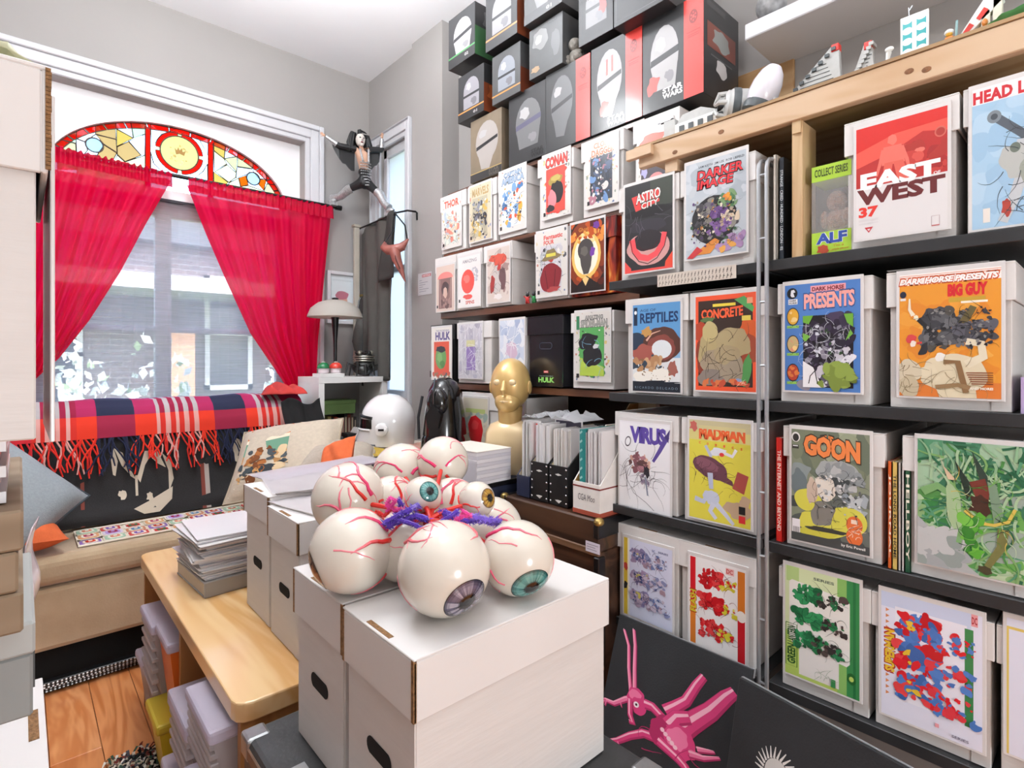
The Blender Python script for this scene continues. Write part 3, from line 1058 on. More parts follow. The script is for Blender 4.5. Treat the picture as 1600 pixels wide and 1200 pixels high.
pr.B(.50, .30, .12, .05, '#dfe3ee', 4, .3).L([(.38, .36), (.28, .25)], .05, '#b9c2d8').L([(.56, .3), (.72, .33), (.78, .26)], .05, '#e2e4ec').E(.55, .325, .04, .02, '#d93a3c')
pr.B(.36, .47, .30, .105, '#6d4452', 3, .05, 26, 17).B(.30, .44, .20, .06, '#8a5a6a', 8, .1, 20, 17).p([(.52, .5), (.72, .57), (.74, .62), (.5, .58)], '#6d4452').p([(.80, .47), (.97, .5), (.90, .68), (.72, .64)], '#b0504c').K(.1, .4, .65, .6, '#3a2430', 20, 4, .007, .12)
pr.L([(.36, .52), (.38, .68)], .09, '#b7bfd6', .07).B(.38, .76, .13, .07, '#c3cbe0', 5, .2).L([(.1, .80), (.25, .82), (.32, .74)], .08, '#c3cbe0').L([(.42, .82), (.36, .9), (.46, .97)], .09, '#ccd2e4', .06).L([(.46, .82), (.6, .9), (.74, .99)], .09, '#ccd2e4', .05)
pr.B(.80, .84, .2, .08, '#bfa58a', 5, .25).B(.92, .75, .08, .07, '#c7ad92', 4, .3).R(.82, .8, .92, .875, '#1e1e22').R(.82, .89, .92, .96, '#e0363a').K(.5, .6, .8, .75, '#8a7f3a', 6, 3, .006, .12)
unit('a yellow cover and a purple bomb shape', pr, 1077, 1173, 659, 817, 1065, 1186.5, .795)
pr = P('#d9dcf2').R(0, 0, .08, 1, '#e2c23f').R(.08, .0, .12, 1, '#f1eee2').B(.04, .38, .05, .05, '#c2473a', 3, .3).B(.04, .62, .04, .06, '#2a2a2a', 4, .3).T('DC', .6, .06, .66, .09, '#7a80b0', None, .04).T('SERIES', .72, .06, .92, .085, '#5a608c', None, .03)
for k_, yy in enumerate((.2, .46, .72)):
    pr.S(.18, yy - .07, .5, yy + .08, ['#a795b4', '#8f86b0', '#b5a4bc', '#a08cae'], 30, .03, .07, 5 + k_).S(.2, yy - .05, .5, yy + .06, ['#4d5a90', '#d9cf6a', '#c9bcd0', '#6f7fb0'], 26, .012, .035, 6 + k_).S(.45, yy - .05, .9, yy + .10, ['#a98f9f', '#6f7fb0', '#8a90ba', '#c9bcd0'], 34, .015, .05, 9 + k_).K(.2, yy - .07, .85, yy + .1, '#39406a', 22, k_, .008, .12)
unit('a lavender cover of sideways purple and blue shapes', pr, 975, 1050.5, 849.5, 973, 964, 1061, .440, lean=R(0))
pr = P('#f2f0f0').R(.02, .01, .12, .50, '#d5232e').R(.02, .50, .12, .97, '#e0812f').T('FLASH', .02, .38, .13, .62, '#d9d23a', '#b04a1c', .03, rot=90).R(.86, .03, .98, .45, '#e0812f').R(.86, .45, .98, .99, '#d5232e').E(.92, .5, .08, .06, '#f6f3ee')
pr.R(.66, .03, .8, .1, '#e9b7b4').T('DC', .67, .04, .78, .09, '#c94a4a', None, .03)
for k_, yy in enumerate((.2, .47, .75)):
    pr.S(.2, yy - .08, .6, yy + .09, ['#d9262e', '#c91f28', '#e5484a'], 34, .025, .065, 5 + k_).S(.55, yy - .03, .82, yy + .08, ['#d8cf3e', '#d9262e', '#e0d860'], 20, .015, .045, 9 + k_).K(.2, yy - .07, .8, yy + .09, '#7a1418', 18, k_, .008, .12)
unit('red and yellow patches on white', pr, 1077, 1166, 879, 1023.5, 1061, 1180.5, .440)
# ---------------------------------------------------------------- bay two
pr = P('#e0dddd').R(0, 0, 1, .54, '#d92e29').p([(0, .22), (.45, .12), (1, .10), (1, .2), (.3, .36), (0, .38)], '#ef5a4c').p([(0, .36), (.4, .28), (.75, .16), (1, .2), (1, .54), (0, .54)], '#bc3230')
pr.S(.45, .25, 1, .5, ['#a82c2c', '#c9423c', '#b23630'], 22, .03, .1, 6)
pr.B(.42, .17, .055, .045, '#f0796a', 3, .15).p([(.32, .22), (.52, .22), (.56, .38), (.30, .38)], '#ee7466').p([(.33, .36), (.43, .36), (.39, .53), (.30, .53)], '#e26557').p([(.43, .36), (.54, .36), (.60, .53), (.48, .53)], '#e26557').L([(.32, .24), (.28, .36), (.24, .46)], .05, '#ee7466', .03).L([(.52, .24), (.58, .36), (.6, .43)], .05, '#ee7466', .03)
pr.B(.72, .31, .05, .02, '#e8776a', 5, .2).B(.7, .36, .06, .04, '#d9564c', 5, .2).E(.93, .2, .06, .045, '#cf6a5c').E(.93, .2, .045, .033, '#b23a34')
pr.T('EAST', .05, .415, .93, .565, '#f6f4f4', None, .05, slope=-.0).T('WEST', .01, .555, .98, .70, '#6b2a2c', None, .05).T('OF', .86, .52, .93, .545, '#f6f4f4', None, .02).T('37', .03, .715, .26, .81, '#e23a30', None, .05)
pr.R(.03, .825, .26, .845, '#d9d5d6').R(.03, .86, .26, .87, '#d9d5d6').p([(.10, .90), (.20, .90), (.15, .95)], '#c8323a').p([(.13, .915), (.17, .915), (.15, .935)], '#e0dddd').L([(.84, .89), (.92, .89), (.92, .97), (.84, .97), (.84, .89)], .006, '#b9a6a8').R(.84, .965, .92, .975, '#c77')
unit('a red and white cover and a walking man in outline', pr, 1338, 1480.5, 184, 365, 1319, 1499, 1.5055)
pr = P('#a9cbe4').S(0, .1, 1, 1, ['#9fc3df', '#b4d2e8', '#a4c8e2'], 40, .05, .15, 3).R(0, 0, 1, .115, '#ece8ea').T('HEAD LOPPER', .01, .02, .97, .11, '#cf2a36', None, .05, 0, 1.05)
pr.L([(.25, .24), (.45, .36), (.6, .46)], .09, '#5a626c', .08).E(.22, .225, .07, .045, '#7f8a92').E(.22, .225, .035, .022, '#4c545c').L([(.5, .42), (.5, .62), (.42, .8), (.3, .97)], .13, '#c3c8cc', .1).B(.7, .22, .16, .12, '#e9ecf0', 4, .2).B(.42, .55, .14, .12, '#b9bcb8', 5, .2).B(.68, .6, .2, .16, '#9fa59a', 4, .25).B(.85, .75, .25, .2, '#868c84', 3, .3).E(.42, .47, .05, .035, '#6f7a70')
pr.B(.34, .88, .05, .06, '#b5483c', 3, .3).R(.11, .86, .18, .96, '#e8e2da').K(.3, .25, .95, .95, '#3f464c', 40, 5, .008, .2)
unit('red block letters over a grey sword on blue', pr, 1519, 1690, 118, 348, 1505, 1716, 1.5055)
pr = P('#4f7fc4').E(.105, .08, .075, .052, '#16161a').p([(.08, .1), (.09, .05), (.13, .045), (.15, .07), (.12, .075), (.14, .115), (.1, .115)], '#e9e9ee').R(.05, .135, .18, .185, '#f0eef0').T('DARK', .065, .14, .165, .158, '#33333a', None, .03).T('HORSE', .06, .163, .17, .18, '#33333a', None, .03)
pr.R(.36, .025, .82, .09, '#e8a0a8').T('DARK HORSE', .38, .037, .80, .075, '#7d1f2c', None, .04).T('PRESENTS', .27, .09, .93, .235, '#f0a8a0', '#35548f', .04, 0, .92, .03, slope=-.01)
for k_, (yy, c1, c2) in enumerate(((.30, '#e3ac3c', '#c98a2c'), (.56, '#c9b07a', '#e0937a'), (.83, '#b5432f', '#d97a3c'))):
    pr.E(.115, yy, .088, .085, '#2a2a30').E(.115, yy, .078, .075, c1).S(.06, yy - .06, .17, yy + .06, [c2, '#f0cf8a', c1], 9, .015, .04, k_ + 2, .4, True).R(.03, yy + .085, .2, yy + .11, '#8fc45a').K(.05, yy + .095, .18, yy + .1, '#2f4a2a', 4, 2, .006, .05)
pr.R(.26, .30, .915, .965, '#1a1620').S(.28, .55, .9, .95, ['#c9c6d0', '#8f8c9a', '#5a5468', '#2a2434', '#e9e7ee'], 46, .03, .09, 6, .6).S(.28, .32, .9, .6, ['#2b2238', '#3a3048', '#15121b', '#4a3f5a'], 30, .04, .1, 4).S(.3, .4, .88, .92, ['#cfd2dc', '#4a3f5a', '#120f18', '#8a8896', '#2f4a2c'], 90, .008, .03, 15).K(.28, .36, .88, .9, '#cfd2dc', 60, 7, .006, .13)
pr.p([(.26, .30), (.4, .30), (.34, .38), (.26, .36)], '#6fae3c').p([(.8, .30), (.915, .30), (.915, .42), (.84, .38)], '#6fae3c').p([(.26, .46), (.36, .49), (.3, .54), (.26, .52)], '#79b84a').p([(.915, .48), (.82, .54), (.88, .44)], '#79b84a').p([(.26, .965), (.26, .72), (.4, .78), (.48, .9), (.5, .965)], '#e9e9ec').S(.5, .78, .9, .95, ['#7d9140', '#8fa54c', '#63742f'], 18, .05, .11, 5).L([(.44, .8), (.36, .86), (.34, .93)], .012, '#222028').L([(.42, .8), (.46, .93)], .012, '#222028')
unit('a blue border, three ovals and a dark swamp scene', pr, 1226.5, 1344.5, 441, 611.7, 1215, 1363.5, 1.150)
pr = P('#e89a34').R(0, 0, 1, .09, '#f4eeea').R(0, .025, 1, .03, '#d9783c').R(0, .012, 1, .016, '#d9783c').T('DARK HORSE PRESENTS', .0, .035, .98, .085, '#f8f5f2', '#c9582c', .05, .25, .95, .06).S(0, .26, 1, 1, ['#eba13e', '#e5942f', '#edaa4c', '#e28c30'], 50, .05, .10, 3)
pr.R(.0, .88, 1, 1, '#df7f38').E(.04, .165, .035, .028, '#20263c').R(.01, .195, .07, .215, '#e8e4e0').T('BIG GUY', .50, .105, .88, .205, '#dc2c34', None, .07).R(.51, .215, .86, .25, '#c9a23a').R(.63, .245, .88, .262, '#f2ead8')
pr.B(.42, .36, .15, .09, '#4a4a50', 5, .3).S(.26, .3, .66, .62, ['#3f4046', '#5c5d62', '#6f7074', '#2f3036', '#55524c'], 44, .03, .08, 9, .5).p([(.58, .44), (.72, .28), (.78, .30), (.64, .5)], '#6a5f3c').S(.62, .42, .92, .6, ['#4c4d54', '#60606a', '#3a3b42'], 18, .03, .07, 4).L([(.33, .47), (.2, .37)], .05, '#26262a', .05).B(.18, .36, .03, .02, '#f6edd0', 3, .4).L([(.15, .34), (.11, .29), (.11, .2)], .05, '#f3e6cc', .015)
pr.B(.13, .53, .055, .04, '#d9484a', 4, .15).B(.15, .57, .03, .03, '#efe0d4', 4, .2).L([(.19, .57), (.24, .56)], .025, '#d23c3c')
pr.B(.56, .82, .34, .16, '#ded2b4', 3, .1).p([(.3, .76), (.5, .68), (.74, .74), (.78, 1), (.42, 1)], '#ded2b4').B(.43, .68, .05, .04, '#eceae4', 4, .2).L([(.68, .74), (.84, .68), (.82, .58), (.68, .56)], .10, '#e4dac0', .08).L([(.24, .84), (.4, .8)], .22, '#e0d5b8', .2)
pr.B(.10, .80, .13, .10, '#d3c8ae', 6, .15).B(.10, .92, .12, .1, '#c6b99c', 7, .15).K(.02, .72, .2, .98, '#7a6a4c', 16, 4, .008, .12).S(.28, .3, .92, .6, ['#26272c', '#6f7074', '#8a8a88', '#3f4046'], 90, .007, .024, 23).K(.26, .3, .92, .6, '#1f2024', 26, 9, .007, .1).L([(.46, .72), (.6, .72), (.68, .96)], .06, '#8a6a48', .06).L([(.38, .92), (.6, .9), (.72, .92)], .05, '#9a7c58').K(.3, .7, .75, .98, '#8a7a58', 14, 8, .006, .2)
for i in range(6):
    pr.R(.68 + .01 * i, .80 + .017 * i, .93, .808 + .017 * i, '#8a4a2a')
pr.T('AND MORE!', .71, .915, .93, .935, '#f7efe0', None, .05)
unit('an orange cover, cream jacket and dark machine', pr, 1405.5, 1564.5, 423, 621, 1385, 1587, 1.150)
pr = P('#8a927c').S(0, 0, 1, .4, ['#9aa388', '#7d866e', '#a3ac92', '#6f7a68'], 40, .06, .16, 3).S(0, .55, 1, 1, ['#5a605c', '#484e4e', '#6a706a'], 30, .06, .16, 8).E(.06, .07, .06, .045, '#e8e6e2').E(.06, .075, .042, .035, '#30302e').R(.01, .14, .1, .175, '#33332f').R(.02, .145, .09, .155, '#ddd')
pr.B(.12, .38, .14, .10, '#8f9a9a', 4, .3).B(.1, .48, .1, .12, '#6f7c80', 6, .3).B(.62, .36, .26, .13, '#a7acac', 5, .2).S(.4, .3, .9, .5, ['#b9bcbc', '#949a9c', '#7f8688'], 20, .04, .09, 5).B(.6, .43, .12, .05, '#4c5254', 4, .3).S(.68, .54, .94, .68, ['#a9b2b8', '#8f9aa2', '#c2c9cc'], 16, .04, .08, 7)
pr.B(.22, .62, .18, .10, '#d9d456', 2, .08).B(.42, .82, .34, .11, '#d9d456', 3, .12).B(.75, .74, .22, .12, '#d9d456', 5, .1).B(.35, .9, .26, .04, '#cfc94c', 4, .15)
pr.B(.45, .50, .15, .11, '#e6ded2', 3, .15).B(.28, .54, .07, .12, '#cdb8a6', 6, .2).B(.43, .72, .15, .13, '#86837c', 4, .25).B(.5, .86, .28, .025, '#46463e', 4, .3)
pr.T('THE', .40, .045, .56, .11, '#ef8a44', '#3c3630', .04, arch=.01).T('GOON', .17, .05, .89, .235, '#ef8a4a', '#4a3a2e', .06, 0, .95, .035, slope=.03)
pr.E(.82, .77, .1, .075, '#e8743a').E(.82, .87, .1, .075, '#e8743a').R(.78, .725, .86, .76, '#f4d9c4').K(.75, .79, .9, .9, '#f4d9c4', 10, 3, .009, .06).R(.01, .81, .12, .97, '#e9e6ea')
for i in range(8):
    pr.R(.025 + i * .011, .88, .030 + i * .011, .95, '#3a3a3c')
pr.R(0, .93, 1, 1, '#4a4c4c').T('by Eric Powell', .66, .945, .95, .975, '#efeeea', None, .02)
pr.S(.36, .36, .94, .7, ['#c6caca', '#6a7072', '#9aa0a2', '#e0e2e2', '#4c5254'], 70, .008, .03, 19).K(.3, .36, .95, .88, '#3c4042', 44, 6, .006, .1)
unit('orange letters, yellow puddle and grey heap', pr, 1237, 1359, 675, 855, 1224, 1382, .795)
pr = P('#4f8a66').S(0, 0, 1, .5, ['#5a9a74', '#3f7a5a', '#7fb08e', '#4a8868', '#2f6a4a', '#a3c4a4'], 80, .07, .22, 5, .4).S(0, .5, 1, 1, ['#5a9a52', '#8fb57a', '#b7cda8', '#3f8a4a', '#9fb0a4', '#6fae58'], 80, .07, .22, 9, .4).K(0, 0, 1, 1, '#2f5a40', 150, 3, .03, .26, ['#5a9a74', '#3f7a5a', '#8fb88f', '#2f6a4a', '#a9c8a0', '#4f8f4a', '#7fae6a'])
pr.p([(0, .62), (.28, .8), (.5, .95), (.6, 1), (0, 1)], '#b2b5b6').S(0, .72, .42, 1, ['#a6aaac', '#c2c4c4', '#95a09c'], 30, .05, .12, 4).L([(.05, .42), (.2, .36), (.34, .42), (.45, .58), (.4, .78)], .10, '#7fae72', .05).p([(.2, .08), (.26, .2), (.38, .3), (.3, .3)], '#d9bfa0').B(.36, .5, .07, .2, '#a9c497', 4, .2, 16, -8)
pr.p([(.36, .14), (.5, .3), (.56, .32), (.48, .44)], '#2b3a32').p([(.52, .06), (.66, .24), (.68, .36), (.6, .3)], '#37483e').p([(.5, .3), (.64, .26), (.68, .36), (.66, .5), (.58, .46)], '#7a3a30').B(.6, .48, .10, .08, '#4a3026', 3, .4).p([(.66, .28), (.74, .3), (.8, .52), (.72, .6)], '#7f9a80').L([(.46, .52), (.6, .6), (.72, .6), (.84, .56), (.9, .46)], .04, '#d9bf5a', .03).L([(.8, .62), (.78, .76), (.66, .92)], .10, '#7a7a48', .06).B(.64, .95, .07, .03, '#4c4630', 3, .3).S(.4, .55, .6, .85, ['#5fae3c', '#79c24e', '#3f8a34'], 18, .03, .08, 7).K(.3, .3, .85, .9, '#2a3a30', 40, 5, .008, .12, ['#2b3a32', '#d9bf5a', '#79c24e', '#3f8a34', '#c2d6b0'])
unit('a green painting of a winged dragon', pr, 1434, 1606, 692, 897, 1410, 1626, .795)
pr = P('#d5e2b4').R(.8, 0, 1, 1, '#3f8f52').R(.0, .6, .8, 1, '#b9d36a').R(.72, 0, .84, 1, '#8fc06a').R(.02, 0, .2, .14, '#b9d58c').p([(.06, .14), (.1, .12), (.84, .17), (.88, .2), (.88, .72), (.84, .75), (.10, .70), (.06, .66)], '#eeece6').R(.2, .66, .74, .97, '#eae6e2').R(.92, 0, .955, 1, '#2f7a46')
pr.T('SERIES', .40, .05, .68, .075, '#5a6a5a', None, .03).T('GREEN', .03, .72, .15, .9, '#2c5a2a', None, .04, rot=90).T('LANTERN', .03, .55, .15, .705, '#2c5a2a', None, .04, rot=90).L([(.01, .53), (.17, .53), (.17, .92), (.01, .92), (.01, .53)], .012, '#4c7a2c').B(.9, .84, .06, .05, '#2c6a34', 3, .1).E(.9, .84, .03, .022, '#b9d36a')
for k_, yy in enumerate((.22, .44, .64)):
    pr.S(.14, yy - .06, .5, yy + .07, ['#2f8050', '#3a9a60', '#256a42'], 32, .025, .06, 5 + k_).S(.42, yy - .04, .82, yy + .07, ['#3b3434', '#2f8050', '#5a4a48'], 28, .015, .045, 9 + k_).K(.14, yy - .06, .8, yy + .07, '#1c3a28', 16, k_, .007, .12)
pr.R(.64, .9, .7, .97, '#3f8f52').K(.45, .88, .62, .95, '#8fa58a', 8, 3, .006, .1)
unit('a green cover of sideways green shapes', pr, 1227, 1343, 897, 1072.5, 1217, 1361, .440)
pr = P('#e4e5f5').R(0, .0, .9, .12, '#cdd6ee').R(.15, .1, .86, .84, '#ecebf6').R(.84, .12, .92, .85, '#3f8a52').R(.90, .0, .96, .09, '#e9a0a4').T('DC', .905, .02, .955, .075, '#b02a34', None, .03)
for i in range(15):
    yy = .13 + i * .048
    if not (.33 < yy < .62):
        pr.p([(.05, yy), (.09, yy + .012), (.05, yy + .03)], '#d98a5a')
pr.T('SUPERMAN', .04, .30, .145, .64, '#e8c23a', '#b02a2c', .05, rot=90, ow=.05)
for k_, yy in enumerate((.24, .47, .71)):
    pr.S(.18, yy - .09, .6, yy + .09, ['#dd2732', '#4f7cc4', '#5584cc', '#c91f2a', '#e5484a', '#3f68ac'], 54, .025, .07, 5 + k_).S(.5, yy - .03, .94, yy + .12, ['#5584cc', '#dd2732', '#4f7cc4', '#e0404a'], 36, .015, .05, 9 + k_).S(.25, yy - .05, .45, yy + .05, ['#e8c23a'], 3, .02, .04, 3 + k_)
pr.T('SERIES', .72, .95, .88, .97, '#6a6a80', None, .02).R(.56, .91, .6, .94, '#e6a0aa')
unit('a lavender cover of red and blue sideways shapes', pr, 1377, 1535, 943, 1144.5, 1362, 1554, .440)
pr = P('#dfe2f2').R(.0, .06, .02, 1, '#e0c86a').R(.0, .06, 1, .08, '#e0c86a')
for yy in (.2, .46, .72):
    pr.B(.3, yy, .12, .07, '#3d4f90', 3, .3).B(.3, yy + .02, .05, .03, '#d6c04a', 3, .3).L([(.3, yy), (.7, yy + .05)], .1, '#5a68a4', .06)
unit('a pale cover cut off at the bottom right corner', pr, 1573, 1770, 990, 1215, 1557, 1790, .440)
# ---------------------------------------------------------------- slim books beside the boxes
def book(label, X, yc, z0, th, h, d, col, spine=None, group=None, cat='book', lean=0., tc='#eee', name='book', page='#e8e2d4'):
    t = thing(name, label, cat, (X, yc, z0), -PI / 2, group, ry=lean)
    c = MB().box(-th / 2, -th / 2 + .0012, 0, d, 0, h)
    c.box(th / 2 - .0012, th / 2, 0, d, 0, h)
    c.box(-th / 2, th / 2, 0, .0012, 0, h)
    c.build('cover', M('book_' + col, col, .35, coat=.3), t)
    MB().box(-th / 2 + .0012, th / 2 - .0012, .0012, d - .002, .002, h - .002).build('pages', M('pages' + page, page, .8), t)
    if spine:
        p_ = P(None, h / th)
        p_.T(spine, .22, .12, .78, .9, tc, None, .02, rot=-90)
        p_.mesh(th, h, -.0002).build('spine_lettering', MATTE, t)
    return t


book('slim pale-spined book beside the pine upright', 1.425, .586, 1.505, .008, .27, .17, '#cfc8bd')
book('dark slim book with white spine lettering beside the pine upright', 1.43, .571, 1.505, .012, .26, .17, '#1d2530', 'STRANGE · CRIED · HUNDRED · LONDON · 02', tc='#cfd4d8')
book('bright red book standing left of the orange lettered comic', 1.43, .577, .795, .016, .262, .17, '#d3261f', 'THE INTERNET AND BEYOND', tc='#f2d9cf')
sp = [('orange', '#d8632c', 'JOURNAL', .008), ('pale yellow', '#d8b866', 'THE LONG ROAD HOME', .010), ('grey white', '#b9b4ae', None, .006), ('white', '#dedad6', None, .005), ('dark green', '#2d5a40', 'HELLBOY', .011)]
yy = .343
for cname, col, txt, th in sp:
    yy -= th / 2
    book('thin %s comic volume in the gap beside the green dragon painting' % cname, 1.425, yy, .795, th, .235 if cname != 'dark green' else .24, .17, col, txt, tc='#2a2a2a' if cname == 'pale yellow' else '#f0e8d8')
    yy -= th / 2 + .0006
book('lilac book standing at the right end of the second shelf', 1.425, .118, 1.150, .02, .07, .15, '#b9a6cf', None)
# flat sheets lying on top of boxes
for i, (px, py, zz, X_) in enumerate(((1110, 430, 1.4465, 1.44), (1460, 400, 1.4465, 1.44), (1520, 664, 1.0915, 1.44))):
    c0 = AX(px, py, X_)
    lab = ('loose bagged comic lying flat on the box of the boulder cover', 'loose bagged comics lying flat on the box with orange cover', 'loose plastic-wrapped comic lying flat on the dragon box')[i]
    t = thing('loose_comic', lab, 'comic', (X_ + .09, c0.y, zz), -PI / 2 + .02)
    MB().box(-.084, .084, -.09, .17, 0, .004).build('pages', M('loose_pages', '#5a5650' if i < 2 else '#cfcac6', .4), t)
    MB().box(-.086, .086, -.093, .173, .0041, .0052).build('sleeve', BOARD, t)
# boxed plush toy in the top bay
tb = thing('toy_box', 'lime green window box with brown plush toy beside the pine upright', 'box', (1.43, .458, 1.505), -PI / 2)
LIME = M('lime_card', '#a9cf3e', .45)
w_, h_, d_ = .085, .215, .09
MB().box(-w_ / 2, w_ / 2, 0, d_, 0, .055).build('carton_base', LIME, tb)
MB().box(-w_ / 2, w_ / 2, 0, d_, .178, h_).build('carton_top', LIME, tb)
MB().box(-w_ / 2, w_ / 2, d_ - .003, d_, .055, .178).build('carton_back', M('dark_card', '#2a2420', .6), tb)
MB().box(w_ / 2 - .002, w_ / 2, .012, d_ - .003, .055, .178).build('carton_side', LIME, tb)
MB().box(-w_ / 2, w_ / 2 - .002, 0, .0008, .055, .178).build('clear_window', sheer('clear_plastic', '#ffffff', .85, .2), tb)
pl = MB().ball((0, .045, .085), (.028, .026, .030), 16, 10).ball((0, .04, .132), (.022, .022, .026), 16, 10).ball((.024, .03, .09), (.009, .012, .022), 10, 8).ball((-.024, .03, .09), (.009, .012, .022), 10, 8)
pl.build('plush', M('brown_plush', '#8a5230', .95, var=.4, vs=90, bump=1., bs=300, sheen=.5), tb, smooth=True)
P(None, .3).T('COLLECT SERIES', .08, .2, .92, .75, '#3a4a1c', None, .02).mesh(w_, .034, -.0004).xf(Matrix.Translation((0, 0, .18))).build('top_lettering', MATTE, tb)
P(None, .6).T('ALF', .12, .05, .9, .52, '#2b4aa0', '#e9ecf4', .05, ow=.03).B(.3, .78, .16, .2, '#b5482a', 3, .3).T("I'm a", .58, .58, .82, .7, '#c97a2a', None, 0).T('people person', .5, .74, .94, .88, '#c97a2a', None, 0).mesh(w_, .055, -.0004).build('lettering', MATTE, tb)
t = thing('game_box', 'dark box with white lettering behind the lime toy box', 'box', (1.53, .47, 1.505), -PI / 2)
MB().box(-.055, .055, 0, .06, 0, .25).build('carton', M('dark_carton', '#26221f', .5), t, bevel=.001)
P(None, 1.).T('ZEPP', .05, .06, .62, .22, '#cfc9c0', None, .02).R(.68, .02, .92, .3, '#3f4a3a').T('I', .77, .08, .81, .2, '#ddd', None, .02).mesh(.11, .25, -.0004).build('lettering', MATTE, t)

# ================================================================== wooden shelving rows
XA_, XB_ = 1.60, 1.58
BK = '#7a7d86'


def small(bg, title, tcol, cols, seed, out=None, tb=(.12, .05, .9, .2), extra=None, marg='#dcd8d2'):
    p_ = P(marg)
    rn = random.Random(seed)
    p_.S(0, 0, 1, 1, ['#8f9a8a', '#c98a7a', '#6f7fa6', '#d9c27a', '#5a5a62', '#b9b4ae'], 60, .015, .04, seed)
    p_.R(.14, .22, .84, .93, bg)
    p_.R(.1, .02, .94, .22, marg)
    if title:
        for i, (s_, bx) in enumerate(zip(title, tb if isinstance(tb[0], tuple) else (tb,))):
            p_.T(s_, bx[0], bx[1], bx[2], bx[3], tcol, out, .04)
    p_.S(.16, .3, .82, .9, cols, 30, .05, .11, seed + 1).S(.16, .26, .82, .92, cols + ['#3a3840', '#e6e2dc'], 50, .015, .04, seed + 2)
    p_.K(.16, .3, .82, .9, '#2a2830', 14, seed, .012, .2)
    if extra:
        extra(p_)
    p_.R(.04, .9, .12, .96, '#2a2a2e')
    return p_


unit('faded red title, leftmost in upper wooden row', small('#cfd9d2', ['THOR'], '#d9604a', ['#e6c9a8', '#b9c9d4', '#d98a7a', '#efe6d8'], 11), 691, 720, 308, 386, 688, 728, 1.799, XA_, hb=.288, d=.26)
unit('tan masthead and dark figures, second in upper wooden row', small('#b9b29a', ['MARVELS'], '#b59a6a', ['#4c4f5a', '#cfae5a', '#8a8f9a', '#2f3038', '#d9cfae'], 12, marg='#d3c8ae'), 734, 767, 288, 375, 731, 776, 1.799, XA_, hb=.288, d=.26)
unit('pale blue masthead, third in upper wooden row', small('#dfe6ee', ['CAPTAIN', 'AMERICA'], '#9fb4cc', ['#7fa6cf', '#e0603c', '#f0efe9', '#4f7fb4', '#e8b04a'], 13, tb=((.2, .04, .85, .1), (.1, .12, .95, .22)), out='#5f7390'), 780, 821, 264, 360, 778, 824, 1.799, XA_, hb=.288, d=.26)


def conan(p_):
    p_.R(.14, .24, .84, .93, '#e8554a').B(.5, .42, .26, .09, '#a8904a', 4, .15).B(.55, .6, .22, .17, '#2f2c2e', 5, .25).B(.36, .72, .15, .15, '#e58a92', 6, .25).B(.3, .86, .14, .06, '#3a3438', 6, .3).B(.5, .39, .2, .05, '#c4b062', 7, .2)


unit('red masthead and red ground, fourth in upper wooden row', small('#e8554a', ['CONAN'], '#e0453c', ['#e8554a'], 14, out='#5a2420', tb=(.12, .04, .92, .2), extra=conan), 848, 890, 239, 338, 840, 896, 1.799, XA_, hb=.288, d=.26)
unit('orange masthead over dark blue scene in upper wooden row', small('#39414f', ['CLOAK', 'DAGGER'], '#e8734c', ['#2f3a4c', '#6f93c4', '#e6dcd8', '#4a5a7a', '#b57a8a', '#20242c'], 15, tb=((.25, .03, .85, .12), (.18, .13, .9, .24)), out='#f0d8c8'), 916, 965, 217, 320, 908, 974.5, 1.799, XA_, hb=.288, d=.26)


def pinkface(p_):
    p_.R(.1, .25, .9, .95, '#3a2c3c').B(.45, .2, .36, .12, '#e0604a', 4, .3).B(.5, .36, .3, .08, '#b0567a', 5, .3).E(.55, .78, .24, .12, '#d98a8a').L([(.42, .77), (.52, .79)], .03, '#5a2c34').L([(.6, .79), (.7, .77)], .03, '#5a2c34').B(.2, .6, .1, .1, '#a9a4d0', 3, .3)


unit('purple and orange scene half hidden by the pine beam', small('#3a2c3c', None, '#fff', ['#5a3c58', '#c0564a'], 16, extra=pinkface), 997, 1050, 195, 308, 989, 1062, 1.799, XA_, hb=.288, d=.26)
# middle wooden row
unit('pink arc and dark hooded head on pale ground', P('#d9c4b8').E(.5, .28, .42, .14, '#e58a84', 0, 20, 180, 360).R(.14, .28, .86, .94, '#8a6a66').B(.5, .5, .2, .16, '#4a3c3e', 4, .1).B(.5, .6, .12, .12, '#d6b5a6', 3, .15).L([(.2, .3), (.24, .92)], .03, '#b59a92').L([(.8, .3), (.76, .92)], .03, '#b59a92').R(.02, .86, .1, .92, '#2a2a2e').S(.16, .75, .84, .92, ['#6a4c4c', '#a5807a'], 14, .04, .08, 3), 682, 710, 415, 486, 680, 714, 1.499, XB_, hb=.277, d=.26)
unit('big red oval on white', P('#e8e4e2').T('AMAZING', .2, .06, .85, .13, '#9a9aa0', None, .02).S(.6, .25, .9, .5, ['#c9cfd6', '#b5b9c0'], 14, .03, .06, 3).E(.45, .5, .30, .24, '#e8574e').B(.4, .44, .14, .08, '#f08078', 5, .2).B(.45, .80, .2, .05, '#e8574e', 5, .2).T('SPINS', .35, .88, .75, .95, '#c9564e', None, .03).R(.03, .84, .1, .9, '#2a2a2e'), 716, 750, 400, 479, 713, 753, 1.499, XB_, hb=.277, d=.26)
